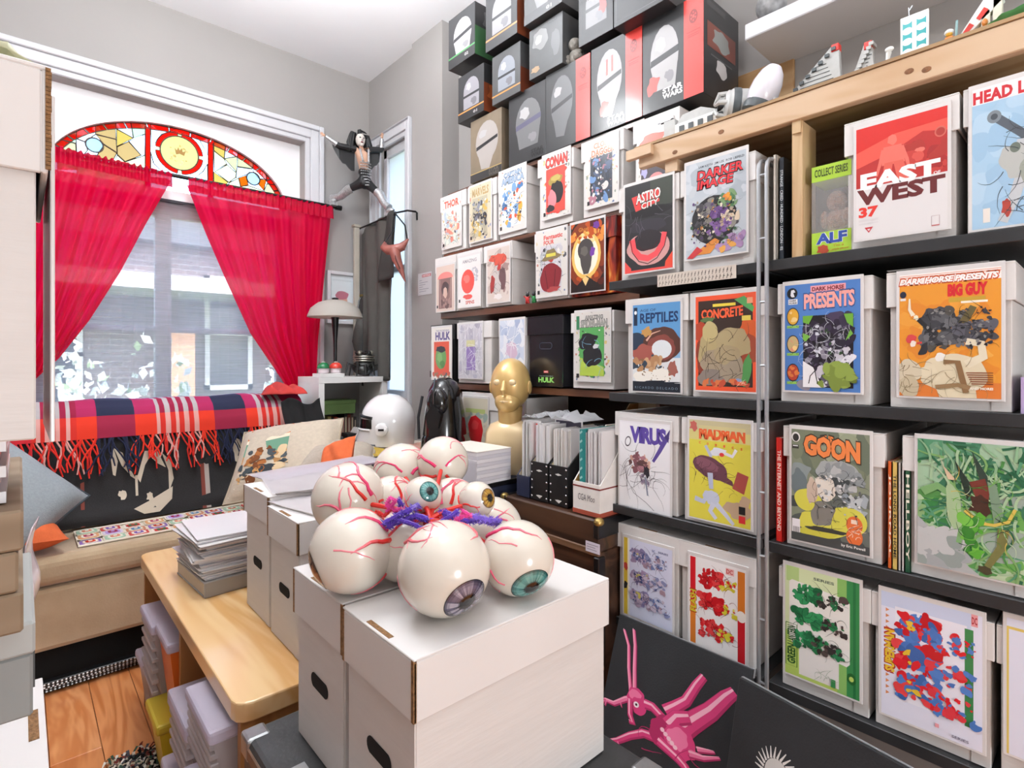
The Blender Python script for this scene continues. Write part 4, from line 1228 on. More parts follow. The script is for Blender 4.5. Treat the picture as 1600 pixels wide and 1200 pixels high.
unit('washed red and grey scene on pale ground', P('#d6cbc2').S(.05, .05, .95, .9, ['#b9aaa2', '#a58d88', '#c9bab2'], 30, .05, .12, 2).B(.5, .2, .35, .1, '#d9604e', 5, .35).B(.45, .6, .26, .26, '#c9c4c0', 6, .2).B(.7, .55, .14, .2, '#6f5a5c', 5, .3).B(.25, .65, .1, .2, '#a8423e', 4, .3).B(.55, .36, .08, .07, '#cf4a44', 4, .3).B(.5, .9, .2, .05, '#e3dfdc', 3, .3).K(.1, .1, .9, .9, '#5a4a48', 24, 3, .012, .2), 761.5, 796, 387, 472, 756, 800, 1.499, XB_, hb=.277, d=.27)


def coat(p_):
    p_.B(.5, .72, .36, .24, '#8a2c34', 4, .1).B(.5, .44, .09, .05, '#c24a44', 3, .2).p([(.3, .38), (.36, .3), (.6, .28), (.7, .36), (.86, .4), (.7, .44), (.3, .46), (.18, .44)], '#8a7a5a').R(.34, .35, .66, .4, '#d9cf5a').L([(.3, .6), (.4, .9)], .02, '#5a1a22').L([(.65, .6), (.6, .92)], .02, '#5a1a22').B(.6, .9, .2, .05, '#b04a4a', 4, .4)


unit('brown hat and dark red coat', small('#d3d0d6', ['Fantastic', 'FOUR'], '#d9564e', ['#c9c6cc', '#bfc4c9'], 21, tb=((.25, .06, .88, .13), (.25, .14, .6, .21)), extra=coat), 838.5, 885, 360, 462, 835, 889, 1.499, XB_, hb=.277, d=.26)
FLM = bpy.data.materials.new('flame_print')
FLM.use_nodes = True
_nt = FLM.node_tree
_tc2, _nz, _rp = _nt.nodes.new('ShaderNodeTexCoord'), _nt.nodes.new('ShaderNodeTexNoise'), _nt.nodes.new('ShaderNodeValToRGB')
_mp = _nt.nodes.new('ShaderNodeMapping')
_mp.inputs['Scale'].default_value = (1, 1, .35)
_nz.inputs['Scale'].default_value = 22
_nz.inputs['Distortion'].default_value = 1.5
for pos, col in ((.3, '#3a1210'), (.45, '#8a2018'), (.6, '#c2531c'), (.75, '#e6a04a')):
    e_ = _rp.color_ramp.elements.new(pos)
    e_.color = (*C(col), 1)
_nt.links.new(_tc2.outputs['Object'], _mp.inputs[0])
_nt.links.new(_mp.outputs[0], _nz.inputs[0])
_nt.links.new(_nz.outputs[0], _rp.inputs[0])
_nt.links.new(_rp.outputs[0], _nt.nodes['Principled BSDF'].inputs['Base Color'])
_nt.nodes['Principled BSDF'].inputs['Roughness'].default_value = .35
pr = P('#2c1c18').E(.48, .46, .62, .5, '#8a3a1c').S(0, 0, 1, .95, ['#c2531c', '#8a2c14', '#e6903c', '#5a1c12'], 40, .05, .12, 6).E(.47, .48, .44, .34, '#f0c46a').E(.47, .48, .36, .28, '#fbf2dc').S(.1, .12, .9, .3, ['#e6a04a', '#f6dca0', '#c2531c'], 18, .03, .08, 3)
pr.T('Ghost', .25, .07, .55, .13, '#d98a3a', None, .02).B(.78, .08, .1, .05, '#6f3a9a', 3, .3).E(.46, .40, .24, .16, '#4a4646').p([(.28, .46), (.66, .46), (.62, .64), (.54, .75), (.4, .75), (.32, .62)], '#4e4a48').B(.42, .42, .12, .07, '#6a6560', 3, .2).B(.67, .44, .07, .08, '#7a45a8', 4, .3).p([(.1, .95), (.46, .78), (.5, .78), (.86, .92), (.9, 1), (.05, 1)], '#241c1c').p([(.36, .82), (.46, .92), (.56, .82), (.46, .78)], '#f3cf8a')
unit('flames around a dark grey oval', pr, 892, 944, 346, 455, 890, 963, 1.499, XB_, hb=.277, d=.26, lidm=FLM, bodm=FLM, boxlabel='flame-printed card box with lid, behind the flaming comic')
# lower wooden row
pr = P('#e6e1da').T('THE INCREDIBLE', .22, .04, .9, .075, '#8a8aa6', None, .02).T('HULK', .2, .085, .95, .24, '#5a4f86', '#cfc6d8', .04).R(.12, .27, .9, .92, '#e0563c').E(.48, .58, .28, .22, '#6fa05a').B(.48, .42, .26, .06, '#2a2a30', 3, .2).B(.42, .58, .14, .09, '#84b36c', 3, .2).B(.56, .7, .12, .07, '#5a8a4a', 5, .2).S(.1, .88, .9, .97, ['#8a8f6a', '#c95a4a', '#5a5a62'], 20, .03, .06, 4)
unit('purple masthead and green oval', pr, 674.7, 705, 512, 593, 673, 710, 1.149, XB_, hb=.287, d=.26, lidm=BLACKP, bodm=BLACKP, boxlabel='black card box behind the comic with green oval', slot=False)
pr = P('#cfcbd2').S(0, 0, 1, 1, ['#d9d6dc', '#b9b5c4', '#c6c2cc', '#e6e3e8', '#a9a4b4'], 40, .04, .1, 2)
rn = random.Random(4)
for i in range(46):
    x_ = rn.random()
    pr.L([(x_, rn.uniform(0, .3)), (x_ + rn.uniform(-.04, .04), rn.uniform(.7, 1))], .016, rn.choice(['#b4afc0', '#e9e7ec', '#c3bfcc', '#9a94ac', '#dcd8e2']), .006)
pr.R(.34, .42, .72, .85, '#8f74b4').R(.34, .3, .7, .42, '#d3cf9a').K(.1, .05, .9, .95, '#eeedf2', 30, 8, .012, .5)
unit('crinkled plastic over purple block', pr, 717, 753.5, 506, 591, 714, 768, 1.149, XB_, hb=.287, d=.26)
unit('pale blue plastic glare', P('#c3cfe2').S(0, 0, 1, 1, ['#b4c4dc', '#d3dcea', '#a6b6d3', '#e3e8f0'], 40, .06, .16, 3).B(.5, .5, .26, .14, '#cfb8cf', 3, .3).K(.1, .05, .9, .95, '#eef1f6', 16, 3, .02, .4), 781, 819, 500, 597, 779, 822, 1.149, XB_, hb=.287, d=.26)  # sleeve glare drawn as pale patches and strokes in the cover colours
a, b = AX(824, 560, 1.584).y, AX(879.5, 560, 1.584).y
cb_ = comic_box('glossy black comic box with small green block lettering, on walnut shelf', (1.584, (a + b) / 2, 1.149), w=a - b - .012, h=.287, d=.26, lw=a - b, slot=False, lidm=M('glossy_black_card', '#14151d', .22, coat=.4), bodm=M('glossy_black_card', '#14151d'))
q = P(None, 1.5)
q.R(.44, .775, .58, .81, '#c9303a').T('MARVEL', .45, .782, .57, .803, '#f4e9e6', None, .03).T('THE INCREDIBLE', .30, .845, .72, .86, '#8a9a90', None, .02).T('HULK', .28, .87, .76, .945, '#8fd06a', None, .06)
q.S(.9, .6, 1, .95, ['#3f8f4a', '#2a6a3a'], 8, .02, .05, 3).mesh(a - b - .012, .287, .0066).build('printed_lettering', PRINT, [o for o in cb_.children if o.name.startswith('body')][0])
hp = [(.036 * math.copysign(1, math.cos(t_)) * .62 + .013 * math.cos(t_), .013 * math.sin(t_)) for t_ in [2 * PI * i / 16 + .01 for i in range(16)]]
MB().tube([(p_, .0066, q_ + .165) for p_, q_ in hp], .0012, 5, closed=True).build('hand_hole_outline', M('grey_outline', '#4a4f60', .4), cb_)


def green(p_):
    p_.R(.14, .30, .84, .93, '#5fae62').p([(.14, .66), (.84, .8), (.84, .93), (.14, .93)], '#b5cf52').B(.4, .42, .26, .14, '#26272c', 4, .3).B(.5, .64, .26, .17, '#26272c', 6, .2).B(.62, .5, .08, .04, '#d6d6da', 4, .3).K(.2, .35, .8, .85, '#7fb6d0', 8, 5, .014, .2).R(.04, .05, .13, .25, '#3f8a62')


unit('green ground and black blot', small('#5fae62', ['AMAZING', 'SPIDER-MAN'], '#a9a8a2', ['#5fae62'], 31, tb=((.3, .06, .8, .1), (.18, .12, .92, .22)), out='#6a6a6a', extra=green), 899, 953, 487, 595, 892, 959.5, 1.149, XB_, hb=.287, d=.26)
# bottom row behind the busts
unit('a red pointed oval, low behind the black bust', P('#cfc8b4').R(.1, .2, .9, .28, '#b5c47a').S(.1, .28, .9, .95, ['#c9b9a6', '#9fb0a8', '#d3c8b4'], 20, .06, .12, 4).p([(.2, .5), (.32, .36), (.52, .32), (.74, .4), (.82, .58), (.74, .8), (.56, .96), (.4, .9), (.26, .72)], '#d3262c').B(.5, .5, .14, .1, '#e0484a', 4, .2), 724, 762, 622, 706, 722, 779, .79, XB_, hb=.315, d=.26)
unit('pale magazine sleeve behind the gold bust', P('#d3d0de').S(0, 0, 1, 1, ['#b4a8d0', '#dcd9e4', '#c3bcd6'], 30, .05, .12, 5), 781, 819, 617, 720, 779, 823, .79, XB_, hb=.305, d=.26)

# helmet boxes
HB = {'k': M('matt_black_carton', '#2e2e30', .38, coat=.2, var=.1, vs=10), 'g': M('grey_carton', '#4a4b4c', .35, coat=.25, var=.12, vs=8), 't': M('bronze_carton', '#7d6f5c', .4, coat=.2, var=.12, vs=8)}
REDC = M('red_carton', '#e04038', .32, coat=.3)


def helm(kind, col='#c9c7c8', acc=None, dark='#1c1c20'):
    """generic printed headgear: a domed shell with a dark slit"""
    p_ = P(None, 1.2)
    if kind == 0:
        p_.E(.54, .46, .34, .32, col).p([(.21, .5), (.87, .5), (.80, .80), (.30, .80)], col).p([(.21, .46), (.88, .40), (.88, .47), (.21, .53)], dark).B(.45, .33, .14, .08, '#dedcdd', 3, .25).B(.66, .68, .10, .06, '#a9a7ab', 5, .3)
    elif kind == 1:
        p_.E(.52, .42, .30, .28, col).R(.22, .44, .82, .78, col).R(.22, .48, .82, .53, dark).B(.42, .32, .10, .08, '#dcdadf', 3, .25).B(.62, .66, .10, .08, '#8f8d94', 5, .3)
    else:
        p_.E(.54, .42, .36, .32, col).p([(.2, .46), (.89, .46), (.62, .86), (.36, .84)], col).p([(.2, .46), (.88, .38), (.88, .43), (.2, .52)], dark).B(.42, .28, .12, .07, '#dcdadb', 4, .25)
    if acc:
        p_.B(.40, .74, .12, .1, acc, 4, .3).R(.45, .2, .5, .38, acc).R(.6, .18, .65, .36, acc)
    return p_


def hbox(label, l, r, t_, b_, X, carton, pr, d=.25, red=0., foot=None, side=None, lx=None):
    """carton measured by its pixel edges (mid heights) on plane X"""
    yl, yr = AX(l, 300, X).y, AX(r, 300, X).y
    cm = (l + r) / 2
    z0, z1 = AX(cm, b_, X).z, AX(cm, t_, X).z
    if lx is not None:
        z1 += lx - z0
        z0 = lx
    w, h = yl - yr, z1 - z0
    t = thing('helmet_box', label, 'box', (X, (yl + yr) / 2, z0), -PI / 2)
    MB().box(-w / 2, w / 2, 0, d, 0, h).build('carton', HB[carton], t, bevel=.0012)
    if red:
        MB().box(w / 2 - w * red, w / 2 + .0008, -.0008, .0002, .001, h - .001).build('red_panel', REDC, t)
        e = P(None, h / (w * red))
        e.E(.5, .2, .22, .07, '#8a1c1a').E(.5, .2, .15, .048, '#e04038')
        for i in range(6):
            a0 = 2 * PI * i / 6
            e.L([(.5 + .05 * math.cos(a0), .2 + .016 * math.sin(a0)), (.5 + .2 * math.cos(a0), .2 + .064 * math.sin(a0))], .09, '#8a1c1a')
        e.R(.15, .34, .85, .35, '#a82a26').R(.2, .37, .8, .378, '#a82a26').R(.2, .39, .8, .398, '#a82a26')
        e.mesh(w * red, h, -.001).xf(Matrix.Translation((w / 2 - w * red / 2, 0, 0))).build('emblem', PRINT, t)
    if pr:
        ww = w * (1 - red)
        pr.asp = h / ww
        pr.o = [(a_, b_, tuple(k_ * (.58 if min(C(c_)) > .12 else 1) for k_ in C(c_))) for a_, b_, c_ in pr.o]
        if foot:
            for op in foot:
                pr.T(*op) if isinstance(op[0], str) and len(op) > 5 else pr.R(*op)
        pr.mesh(ww, h, -.0003).xf(Matrix.Translation((-w / 2 + ww / 2, 0, 0))).build('printed_front', PRINT, t)
    if side:
        q = P(None, h / d)
        side(q)
        q.mesh(d, h, fn=lambda u, v, dd: (w / 2 + .0004 + dd, u * d, (1 - v) * h)).build('printed_side', PRINT, t)
    return t


STAR = lambda c, x0, y0, x1: [('STAR', x0, y0, x1, y0 + .055, c, None, .04), ('WARS', x0, y0 + .06, x1, y0 + .115, c, None, .04)]


def sidep(c):
    def f(q):
        q.R(.1, .25, .9, .5, c).B(.5, .38, .25, .1, '#8a8d8a', 3, .3).R(.08, .04, .6, .1, '#3c3c3e').B(.5, .66, .16, .09, '#c9c6c6', 3, .2).R(.2, .56, .8, .575, '#5a5a5c')
    return f


X1 = 1.62
hbox('bronze helmet box with cream helmet print, lowest left of the stack', 735.3, 783.7, 178.5, 277, X1, 't', helm(2, '#d3cac4').R(0, .86, 1, .875, '#b3985f').R(0, .875, 1, 1, '#2c2a2a'), .24, foot=STAR('#5a544c', .6, .88, .92), lx=2.109)
hbox('charcoal helmet box with grey banded helmet print, second in lowest row', 795, 852.5, 134, 248, X1, 'k', helm(0, '#8f9092', None, '#5a5870'), .24, foot=STAR('#141416', .62, .86, .95), lx=2.109)
hbox('helmet box with grey face print and red panel, third in lowest row', 852.7, 922, 96, 223, X1, 'k', helm(2, '#86878a', None, '#2a2a2e'), .24, red=.30, lx=2.109)
hbox('helmet box with red striped helmet print and red panel', 923.5, 1003, 54, 194, X1, 'k', helm(2, '#c9c5c6', '#d9564c'), .24, red=.30, foot=STAR('#121214', .48, .86, .98), lx=2.109)
hbox('helmet box with white helmet print and red panel, at the row end', 1004, 1099, 10, 161, X1, 'k', helm(0, '#d3d0d1', None).B(.28, .72, .14, .12, '#b0483e', 4, .4), .24, red=.30, foot=STAR('#e9e6e6', .5, .80, .97), side=sidep('#7a3a2c'), lx=2.109)
hbox('dark helmet box with slotted silver helmet, leftmost in middle row', 716, 756, 110, 183, 1.60, 'k', helm(1, '#b9b6bd').R(0, .8, 1, .83, '#c98a4a').R(0, .83, 1, 1, '#222224').T('01', .6, .88, .75, .94, '#d9d6d6', None, .04), .22, side=lambda q: q.R(0, .4, 1, 1, '#7a3c22').B(.4, .6, .3, .2, '#a5562e', 3, .3))
hbox('grey helmet box with rounded blue-grey helmet, middle row', 769, 813, 77, 154, 1.60, 'g', helm(1, '#aab0ba').R(0, .82, 1, .85, '#c98a4a'), .22, side=lambda q: q.R(0, .5, 1, 1, '#6a3420'))
hbox('pale grey helmet box with shiny glare, middle row', 827, 879, 33, 112, 1.60, 'g', P(None).B(.35, .3, .25, .2, '#9a9a9a', 3, .2).B(.3, .28, .1, .1, '#cfcfcd', 4, .2).B(.8, .5, .12, .25, '#77777a', 5, .2).T('WARS', .55, .04, .85, .1, '#39393b', None, .03).B(.2, .85, .14, .06, '#c9a57a', 3, .3), .22)  # glare drawn as pale blobs in the front's colours
hbox('charcoal helmet box with hanging helmet print beside the red panels', 904, 958, -42, 60, 1.60, 'k', helm(1, '#9c9a9c').T('STAR', .02, .22, .32, .28, '#1a1a1c', None, .03).T('WARS', .02, .29, .36, .35, '#1a1a1c', None, .03).B(.72, .55, .12, .12, '#8a3a34', 3, .3), .22)
hbox('helmet box with white visor helmet and green base, topmost left', 701, 742, 17, 97, 1.575, 'k', helm(0, '#d9d4d6', None).R(0, .78, 1, .81, '#4f9a5a').R(0, .81, 1, 1, '#252527').T('02', .62, .86, .76, .92, '#d9d6d6', None, .04), .24, side=lambda q: q.R(0, .45, 1, 1, '#3f6a44').B(.4, .3, .2, .2, '#5a5a5c', 3, .3))
hbox('helmet box with tall grey helmet print, second in top row', 759, 808, -25, 67, 1.575, 'k', helm(1, '#b3b1b4').R(0, .8, 1, .83, '#c9854a').R(0, .83, 1, 1, '#262628'), .24, side=lambda q: q.R(0, .3, 1, 1, '#7a3c22'))
hbox('silver helmet box cut off by the photo top edge', 819, 878, -72, 22, 1.575, 'g', helm(2, '#a8a8aa').R(0, .84, 1, 1, '#39393b').T('01', .6, .9, .74, .96, '#d9d6d6', None, .04), .24)
hbox('large black glossy helmet box cut off by the photo top', 959, 1042, -120, 21, 1.56, 'k', P(None).L([(.05, .1), (.05, .95), (.95, .95)], .01, '#5a5a5c').B(.5, .5, .2, .25, '#3a3a3c', 3, .2), .26)
# grey seated figurine between the boxes
fg = thing('figurine', 'small grey seated statuette perched between the helmet boxes', 'figurine', (1.66, AX(890, 60, 1.62).y, 2.43), -PI / 2)
m = MB().ball((0, 0, .035), (.036, .03, .036), 16, 10).ball((0, -.01, .085), (.026, .024, .027), 16, 10).ball((-.03, -.02, .02), (.018, .026, .014), 12, 8).ball((.03, -.02, .02), (.018, .026, .014), 12, 8)
m.tube([(-.03, 0, .055), (-.035, -.02, .04), (-.015, -.032, .035)], [.010, .009, .008], 8).tube([(.03, 0, .055), (.035, -.02, .04), (.015, -.032, .035)], [.010, .009, .008], 8).tube([(-.02, 0, .1), (-.03, .0, .13)], [.009, .002], 8).tube([(.02, 0, .1), (.03, .0, .13)], [.009, .002], 8)
m.build('body', M('stone_grey', '#8f8a82', .8, var=.25, vs=60, bump=.4, bs=120), fg, smooth=True)
# two tiny toys at the shelf edge
for nm, px, cx, cl in (('small red and black toy figure on the walnut shelf edge', 823, '#c22a2a', '#202022'), ('small green and black toy figure on the walnut shelf edge', 833, '#2f8a4a', '#26262a')):
    p_ = AX(px, 468, 1.61)
    t = thing('toy_figure', nm, 'toy', (1.615, p_.y, 1.497), -PI / 2)
    MB().ball((0, 0, .018), (.010, .008, .014), 10, 8).ball((-.006, 0, .006), (.005, .006, .006), 8, 6).ball((.006, 0, .006), (.005, .006, .006), 8, 6).tube([(-.01, 0, .026), (-.018, -.004, .034)], .003, 6).tube([(.01, 0, .026), (.018, -.004, .030)], .003, 6).build('body', M('toy_' + cx, cx, .4), t, smooth=True)
    MB().ball((0, 0, .038), (.008, .008, .008), 10, 8).tube([(-.005, 0, .043), (-.009, 0, .052)], [.003, .001], 6).tube([(.005, 0, .043), (.009, 0, .052)], [.003, .001], 6).build('head', M('toy_' + cl, cl, .4), t, smooth=True)
# paper note and metal latch on the pier
a, b = AX(650, 436, 1.83), AX(679, 470, 1.83)
t = thing('paper_note', 'small printed note with red heading on the grey wall', 'note', (1.829, (a.y + b.y) / 2, 1.655), -PI / 2)
MB().box(-.075, .075, -.001, .0005, 0, .135).build('paper', M('note_paper', '#c3c2c4', .6), t)
q = P(None, .9).R(.3, .08, .95, .2, '#b0585a').T('NOTICE', .35, .1, .9, .18, '#e9d6d6', None, .03)
for i in range(6):
    q.R(.08, .32 + i * .1, .3 + .6 * ((i * 37 % 10) / 10.), .345 + i * .1, '#8a8a92')
q.mesh(.15, .135, -.001).build('printed_text', MATTE, t)
t = thing('wall_bracket', 'black metal latch box beside the comic with green oval', 'bracket', (1.66, AX(668, 555, 1.62).y, 1.16), -PI / 2)
MB().box(-.014, .014, 0, .05, 0, .20).build('plate', BLACKP, t, bevel=.002)
MB().box(-.055, -.0142, .01, .03, .005, .04).build('latch_arm', M('bracket_metal', '#5a5854', .4, .6), t, bevel=.002)
# ================================================================== foreground boxes on the trunk
BLKTR = M('scuffed_black_trunk', '#3b3c3d', .45, .1, var=.25, vs=14, bump=.1, bs=60)
TRIMBR = M('brown_trunk_trim', '#7a5f4c', .6, var=.2, vs=20)
STEEL = M('worn_steel', '#9a9b9c', .35, .8, var=.2, vs=30)
tr = thing('steamer_trunk', 'scuffed black steamer trunk under the two white boxes with eyeballs', 'trunk', (.31, .52, 0))
L_, W_, T_ = .50, .575, .56
MB().box(.006, L_ - .006, .006, W_ - .006, 0, T_ - .09).build('body', BLKTR, tr, bevel=.006, seg=2)
lid = MB().box(0, L_, 0, W_, T_ - .088, T_).build('lid', BLKTR, tr, bevel=.01, seg=2)
for a in (0, 1):
    e = MB()
    yy = W_ * a
    e.box(-.003, L_ + .003, yy - .012 - .003 * (1 - a) * -0 if a == 0 else yy - .014, yy + .014 if a == 0 else yy + .003, T_ - .035, T_ - .012)
    e.build('edge_trim', TRIMBR, tr, bevel=.002)
    MB().box(-.003 if a == 0 else L_ - .014, .014 if a == 0 else L_ + .003, -.002, W_ + .002, T_ - .035, T_ - .012).build('edge_trim', TRIMBR, tr, bevel=.002)
for sx in (0, 1):
    for sy in (0, 1):
        cx, cy = L_ * sx, W_ * sy
        MB().box(min(cx, cx + .035 * (1 - 2 * sx)) - .004, max(cx, cx + .035 * (1 - 2 * sx)) + .004, min(cy, cy + .035 * (1 - 2 * sy)) - .004, max(cy, cy + .035 * (1 - 2 * sy)) + .004, T_ - .04, T_ + .002).build('corner_cap', STEEL, tr, bevel=.006, seg=2)
MB().box(.01, .055, .16, .42, T_, T_ + .0012).build('tape_strip', M('silver_tape', '#a9abad', .3, .5, var=.2, vs=12), tr)
BX = .375
comic_box('white lidded box in the foreground, its whole near side showing', (BX, .708, .5625), w=.196, h=.305, d=.40, lh=.082, hole=True, edge=True)
comic_box('white lidded box in the foreground, second behind the nearest, under the left eyeballs', (BX + .004, .925, .5625), w=.196, h=.305, d=.40, lh=.082, hole=True, edge=True)

# ================================================================== pine bench with plastic bins, boxes and paper stacks
TBX0, TBX1, TBY0, TBY1, TBZ = .325, .90, 1.195, 2.39, .55
HONEY = wood('honey_pine', '#edc994', '#dca96a', 1, 5., .3, 4., .35)
HONEYV = wood('honey_pine_panel', '#b58350', '#9a6a3c', 2, 6., .4, 4., .1)
bn = thing('storage_bench', 'honey pine storage bench with open side full of plastic bins', 'bench', (TBX0, TBY0, 0))
tw, tl = TBX1 - TBX0, TBY1 - TBY0
# rounded top
c_ = .035
pts_ = [(c_ * (1 - math.cos(R(a))), c_ * (1 - math.sin(R(a)))) for a in (0, 30, 60, 90)] + [(tw, 0), (tw, tl)] + [(c_ * (1 - math.sin(R(a))), tl - c_ * (1 - math.cos(R(a)))) for a in (0, 30, 60, 90)]
MB().prism(pts_, lambda p, q, t: (p, q, t), TBZ - .042, TBZ).build('bench_top', HONEY, bn, bevel=.004, seg=2)
for y0 in (.012, tl * .48, tl - .034):
    MB().box(.012, tw - .01, y0, y0 + .02, 0, TBZ - .0425).build('upright_panel', HONEYV, bn, bevel=.001)
MB().box(tw - .03, tw - .012, .033, tl - .035, 0, TBZ - .043).build('back_panel', HONEYV, bn)
MB().box(.02, tw - .031, .0325, tl * .48 - .0005, .0, .03).build('bottom_board', HONEYV, bn)
MB().box(.02, tw - .031, tl * .48 + .0205, tl - .0345, .0, .03).build('bottom_board', HONEYV, bn)
MB().ball((.24, .78, TBZ), (.012, .008, .0006), 12, 6).build('knot', M('pine_knot', '#7a4420', .5), bn)


def clearp(key, col, tp):
    return sheer(key, col, tp, .35)


CLP = clearp('clear_bin_plastic', '#d9d7da', .35)
CLL = clearp('clear_lid_plastic', '#dcd6e6', .25)


def bin_(label, x0, yc, z0, w, d, h, body, ribs=0, lid=True, lidm=None, lidh=.03):
    """tapered plastic bin; opens upwards, long side into the bench"""
    t = thing('plastic_bin', label, 'bin', (x0, yc, z0))
    m = MB()
    k = .88
    def ring(s, z):
        return [(d / 2 - d / 2 * s, -w / 2 * s, z), (d / 2 + d / 2 * s, -w / 2 * s, z), (d / 2 + d / 2 * s, w / 2 * s, z), (d / 2 - d / 2 * s, w / 2 * s, z)]
    a, b = ring(k, 0), ring(1, h)
    ai, bi = ring(k - .03, .004), ring(.97, h)
    m.add(a + b, [(3, 2, 1, 0)] + [(i, (i + 1) % 4, 4 + (i + 1) % 4, 4 + i) for i in range(4)])
    m.add(ai + bi, [(0, 1, 2, 3)] + [(4 + i, 4 + (i + 1) % 4, (i + 1) % 4, i) for i in range(4)])
    m.add(b + bi, [(i, (i + 1) % 4, 4 + (i + 1) % 4, 4 + i) for i in range(4)])
    m.build('tub', body, t)
    if ribs:
        r_ = MB()
        for i in range(ribs):
            zz = h * (i + .6) / ribs
            r_.box(-.006, .012, -w / 2 * .97, w / 2 * .97, zz - .006, zz + .006)
        r_.build('rib', body, t, bevel=.002)
    if lid:
        MB().box(-.010, d + .004, -w / 2 - .006, w / 2 + .006, h + .0005, h + lidh).build('bin_lid', lidm or CLL, t, bevel=.008, seg=2)
    return t


bin_('pale ribbed clear bin under the bench, nearest the sofa', TBX0 - .017, 2.08, .21, .20, .36, .20, CLP, 6)
bin_('clear upright plastic bin under the far end of the bench top', TBX0 - .01, 2.25, .031, .17, .34, .17, CLP, 0)
bin_('orange plastic bin with lilac clear lid under the bench', TBX0 - .007, 1.885, .22, .17, .36, .20, M('orange_bin', '#e0702a', .3))
bin_('yellow plastic bin under the bench, below the orange one', TBX0 - .03, 1.90, .031, .17, .34, .16, M('yellow_bin', '#cdb52e', .35), 0, True, M('yellow_bin_lid', '#c9b43a', .35))
bin_('clear bin with white label under the bench, middle', TBX0 - .027, 1.57, .24, .20, .36, .11, CLP, 4, True, None, .04)
bin_('ribbed clear bin tucked right under the bench top near the camera', TBX0 - .03, 1.345, .365, .21, .34, .10, CLP, 5)
bin_('clear bin with grey insert, low under the near end of the bench', TBX0 - .05, 1.345, .12, .21, .36, .16, CLP, 3)
bin_('clear low bin at the very bottom of the bench', TBX0 - .037, 1.60, .031, .20, .36, .14, CLP, 2)
# comic boxes on the bench
comic_box('white lidded box on the pine bench, nearest of the row', (.478, 1.375, .5515), w=.196, h=.325, d=.38, hole=True, edge=True)
comic_box('white lidded box on the pine bench, far from the camera by the sofa', (.482, 1.590, .5515), w=.196, h=.345, d=.38, hole=True, edge=True)
# plastic wraps lying on the boxes
WRAP = sheer('clear_wrap', '#e3e0e6', .45, .3)
LILAC = M('lilac_wrap_print', '#a996a8', .25, var=.2, vs=14, coat=.6)
for lab, x0, y0, z0, w_, l_, rz, m_ in (('lilac plastic-wrapped poster lying across the far white boxes', .735, 1.745, .8985, .13, .40, R(-80), LILAC),
                                         ('bagged magazine with clear sleeve lying on the far white box', .62, 1.60, .8975, .19, .26, R(-10), M('grey_magazine', '#b9b2ac', .4, var=.25, vs=20)),
                                         ('bagged magazine lying on the nearer bench box', .60, 1.37, .8775, .17, .25, R(12), M('pale_magazine', '#d0cac4', .4, var=.15, vs=20))):
    t = thing('bagged_magazine', lab, 'magazine', (x0, y0, z0), rz)
    MB().box(-w_ / 2, w_ / 2, -l_ / 2, l_ / 2, 0, .006).build('pages', m_, t, bevel=.001)
    MB().grid(lambda u, v: ((u - .5) * (w_ + .02), (v - .5) * (l_ + .03), .0075 + .0016 * math.sin(u * 9 + v * 5) ** 2), 12, 14).build('sleeve', WRAP, t, smooth=True)
# stack of bagged comics and a thick binder on the bench
q0 = Vector((.60, 1.93, TBZ))
t = thing('ring_binder', 'thick grey binder in clear plastic, bottom of bench stack', 'binder', (.545, 1.955, TBZ + .0005), R(4))
MB().box(-.15, .15, -.135, .135, 0, .006).box(-.15, .15, -.135, .135, .040, .046).box(-.15, .15, -.141, -.134, 0, .046).build('cover', M('binder_cover', '#8f8a86', .3, coat=.5), t, bevel=.002)
MB().box(-.148, .145, -.132, .132, .0065, .0395).build('pages', M('binder_pages', '#c9bba8', .7), t)
z = TBZ + .0475
rn = random.Random(11)
tops = ['#e9e8ea', '#dcdbe0', '#c9c8d0', '#b4b2bc', '#efeeef', '#d6cfd0', '#a9a8b4', '#e4e3e8']
base_comic = None
th = .0072
for i in range(17):
    dx, dy, rz = rn.uniform(-.012, .012), rn.uniform(-.012, .012), R(rn.uniform(-4, 6))
    if i > 10:
        dx -= .01
        rz += R(2)
    t = thing('bagged_comic', 'bagged comic in the stack on the pine bench', 'comic', (.515 + dx, 1.955 + dy, z), rz, 'stack of bagged comics on the pine bench')
    if i == 16:
        relabel(t, 'blank white bagged comic on top of the pine bench stack')
    MB().box(-.115, .115, -.128, .128, 0, th - .0022).build('pages', M('comic_top%d' % (i % 8), tops[i % 8] if i < 16 else '#eeedf0', .35, coat=.3), t)
    MB().box(-.119, .119, -.132, .132, th - .0020, th - .0006).build('backing_board', BOARD, t)
    z += th

# ================================================================== eyeball cluster
EG = {'white': M('glossy_eyeball', '#e0d8cb', .22, var=.03, vs=10, coat=.35, bump=.05, bs=22)}
ec = thing('eyeball_cluster', 'cluster of veined eyeballs tied with purple stems on white box lids', 'sculpture', (.56, .82, .8685))
EO = Vector((.56, .82, .8685))
CR, CU, CB = Vector((_C, -_S, 0)), Vector((0, 0, 1)), Vector((-_S, -_C, 0))
ROOT = AT(672, 812, .93)
VEINM = vcol('vein_paint', .35, .2)


def iris_colors(k):
    return {'teal': ('#123a3c', '#3f8f8c', '#7fc0ba'), 'brown': ('#2a1712', '#6b4434', '#9a7058'), 'grey': ('#22202e', '#5a5570', '#b9b4c4'), 'gold': ('#3a2410', '#a87424', '#d9b04a')}[k]


def lerp(a, b, t):
    return tuple(x + (y - x) * t for x, y in zip(a, b))


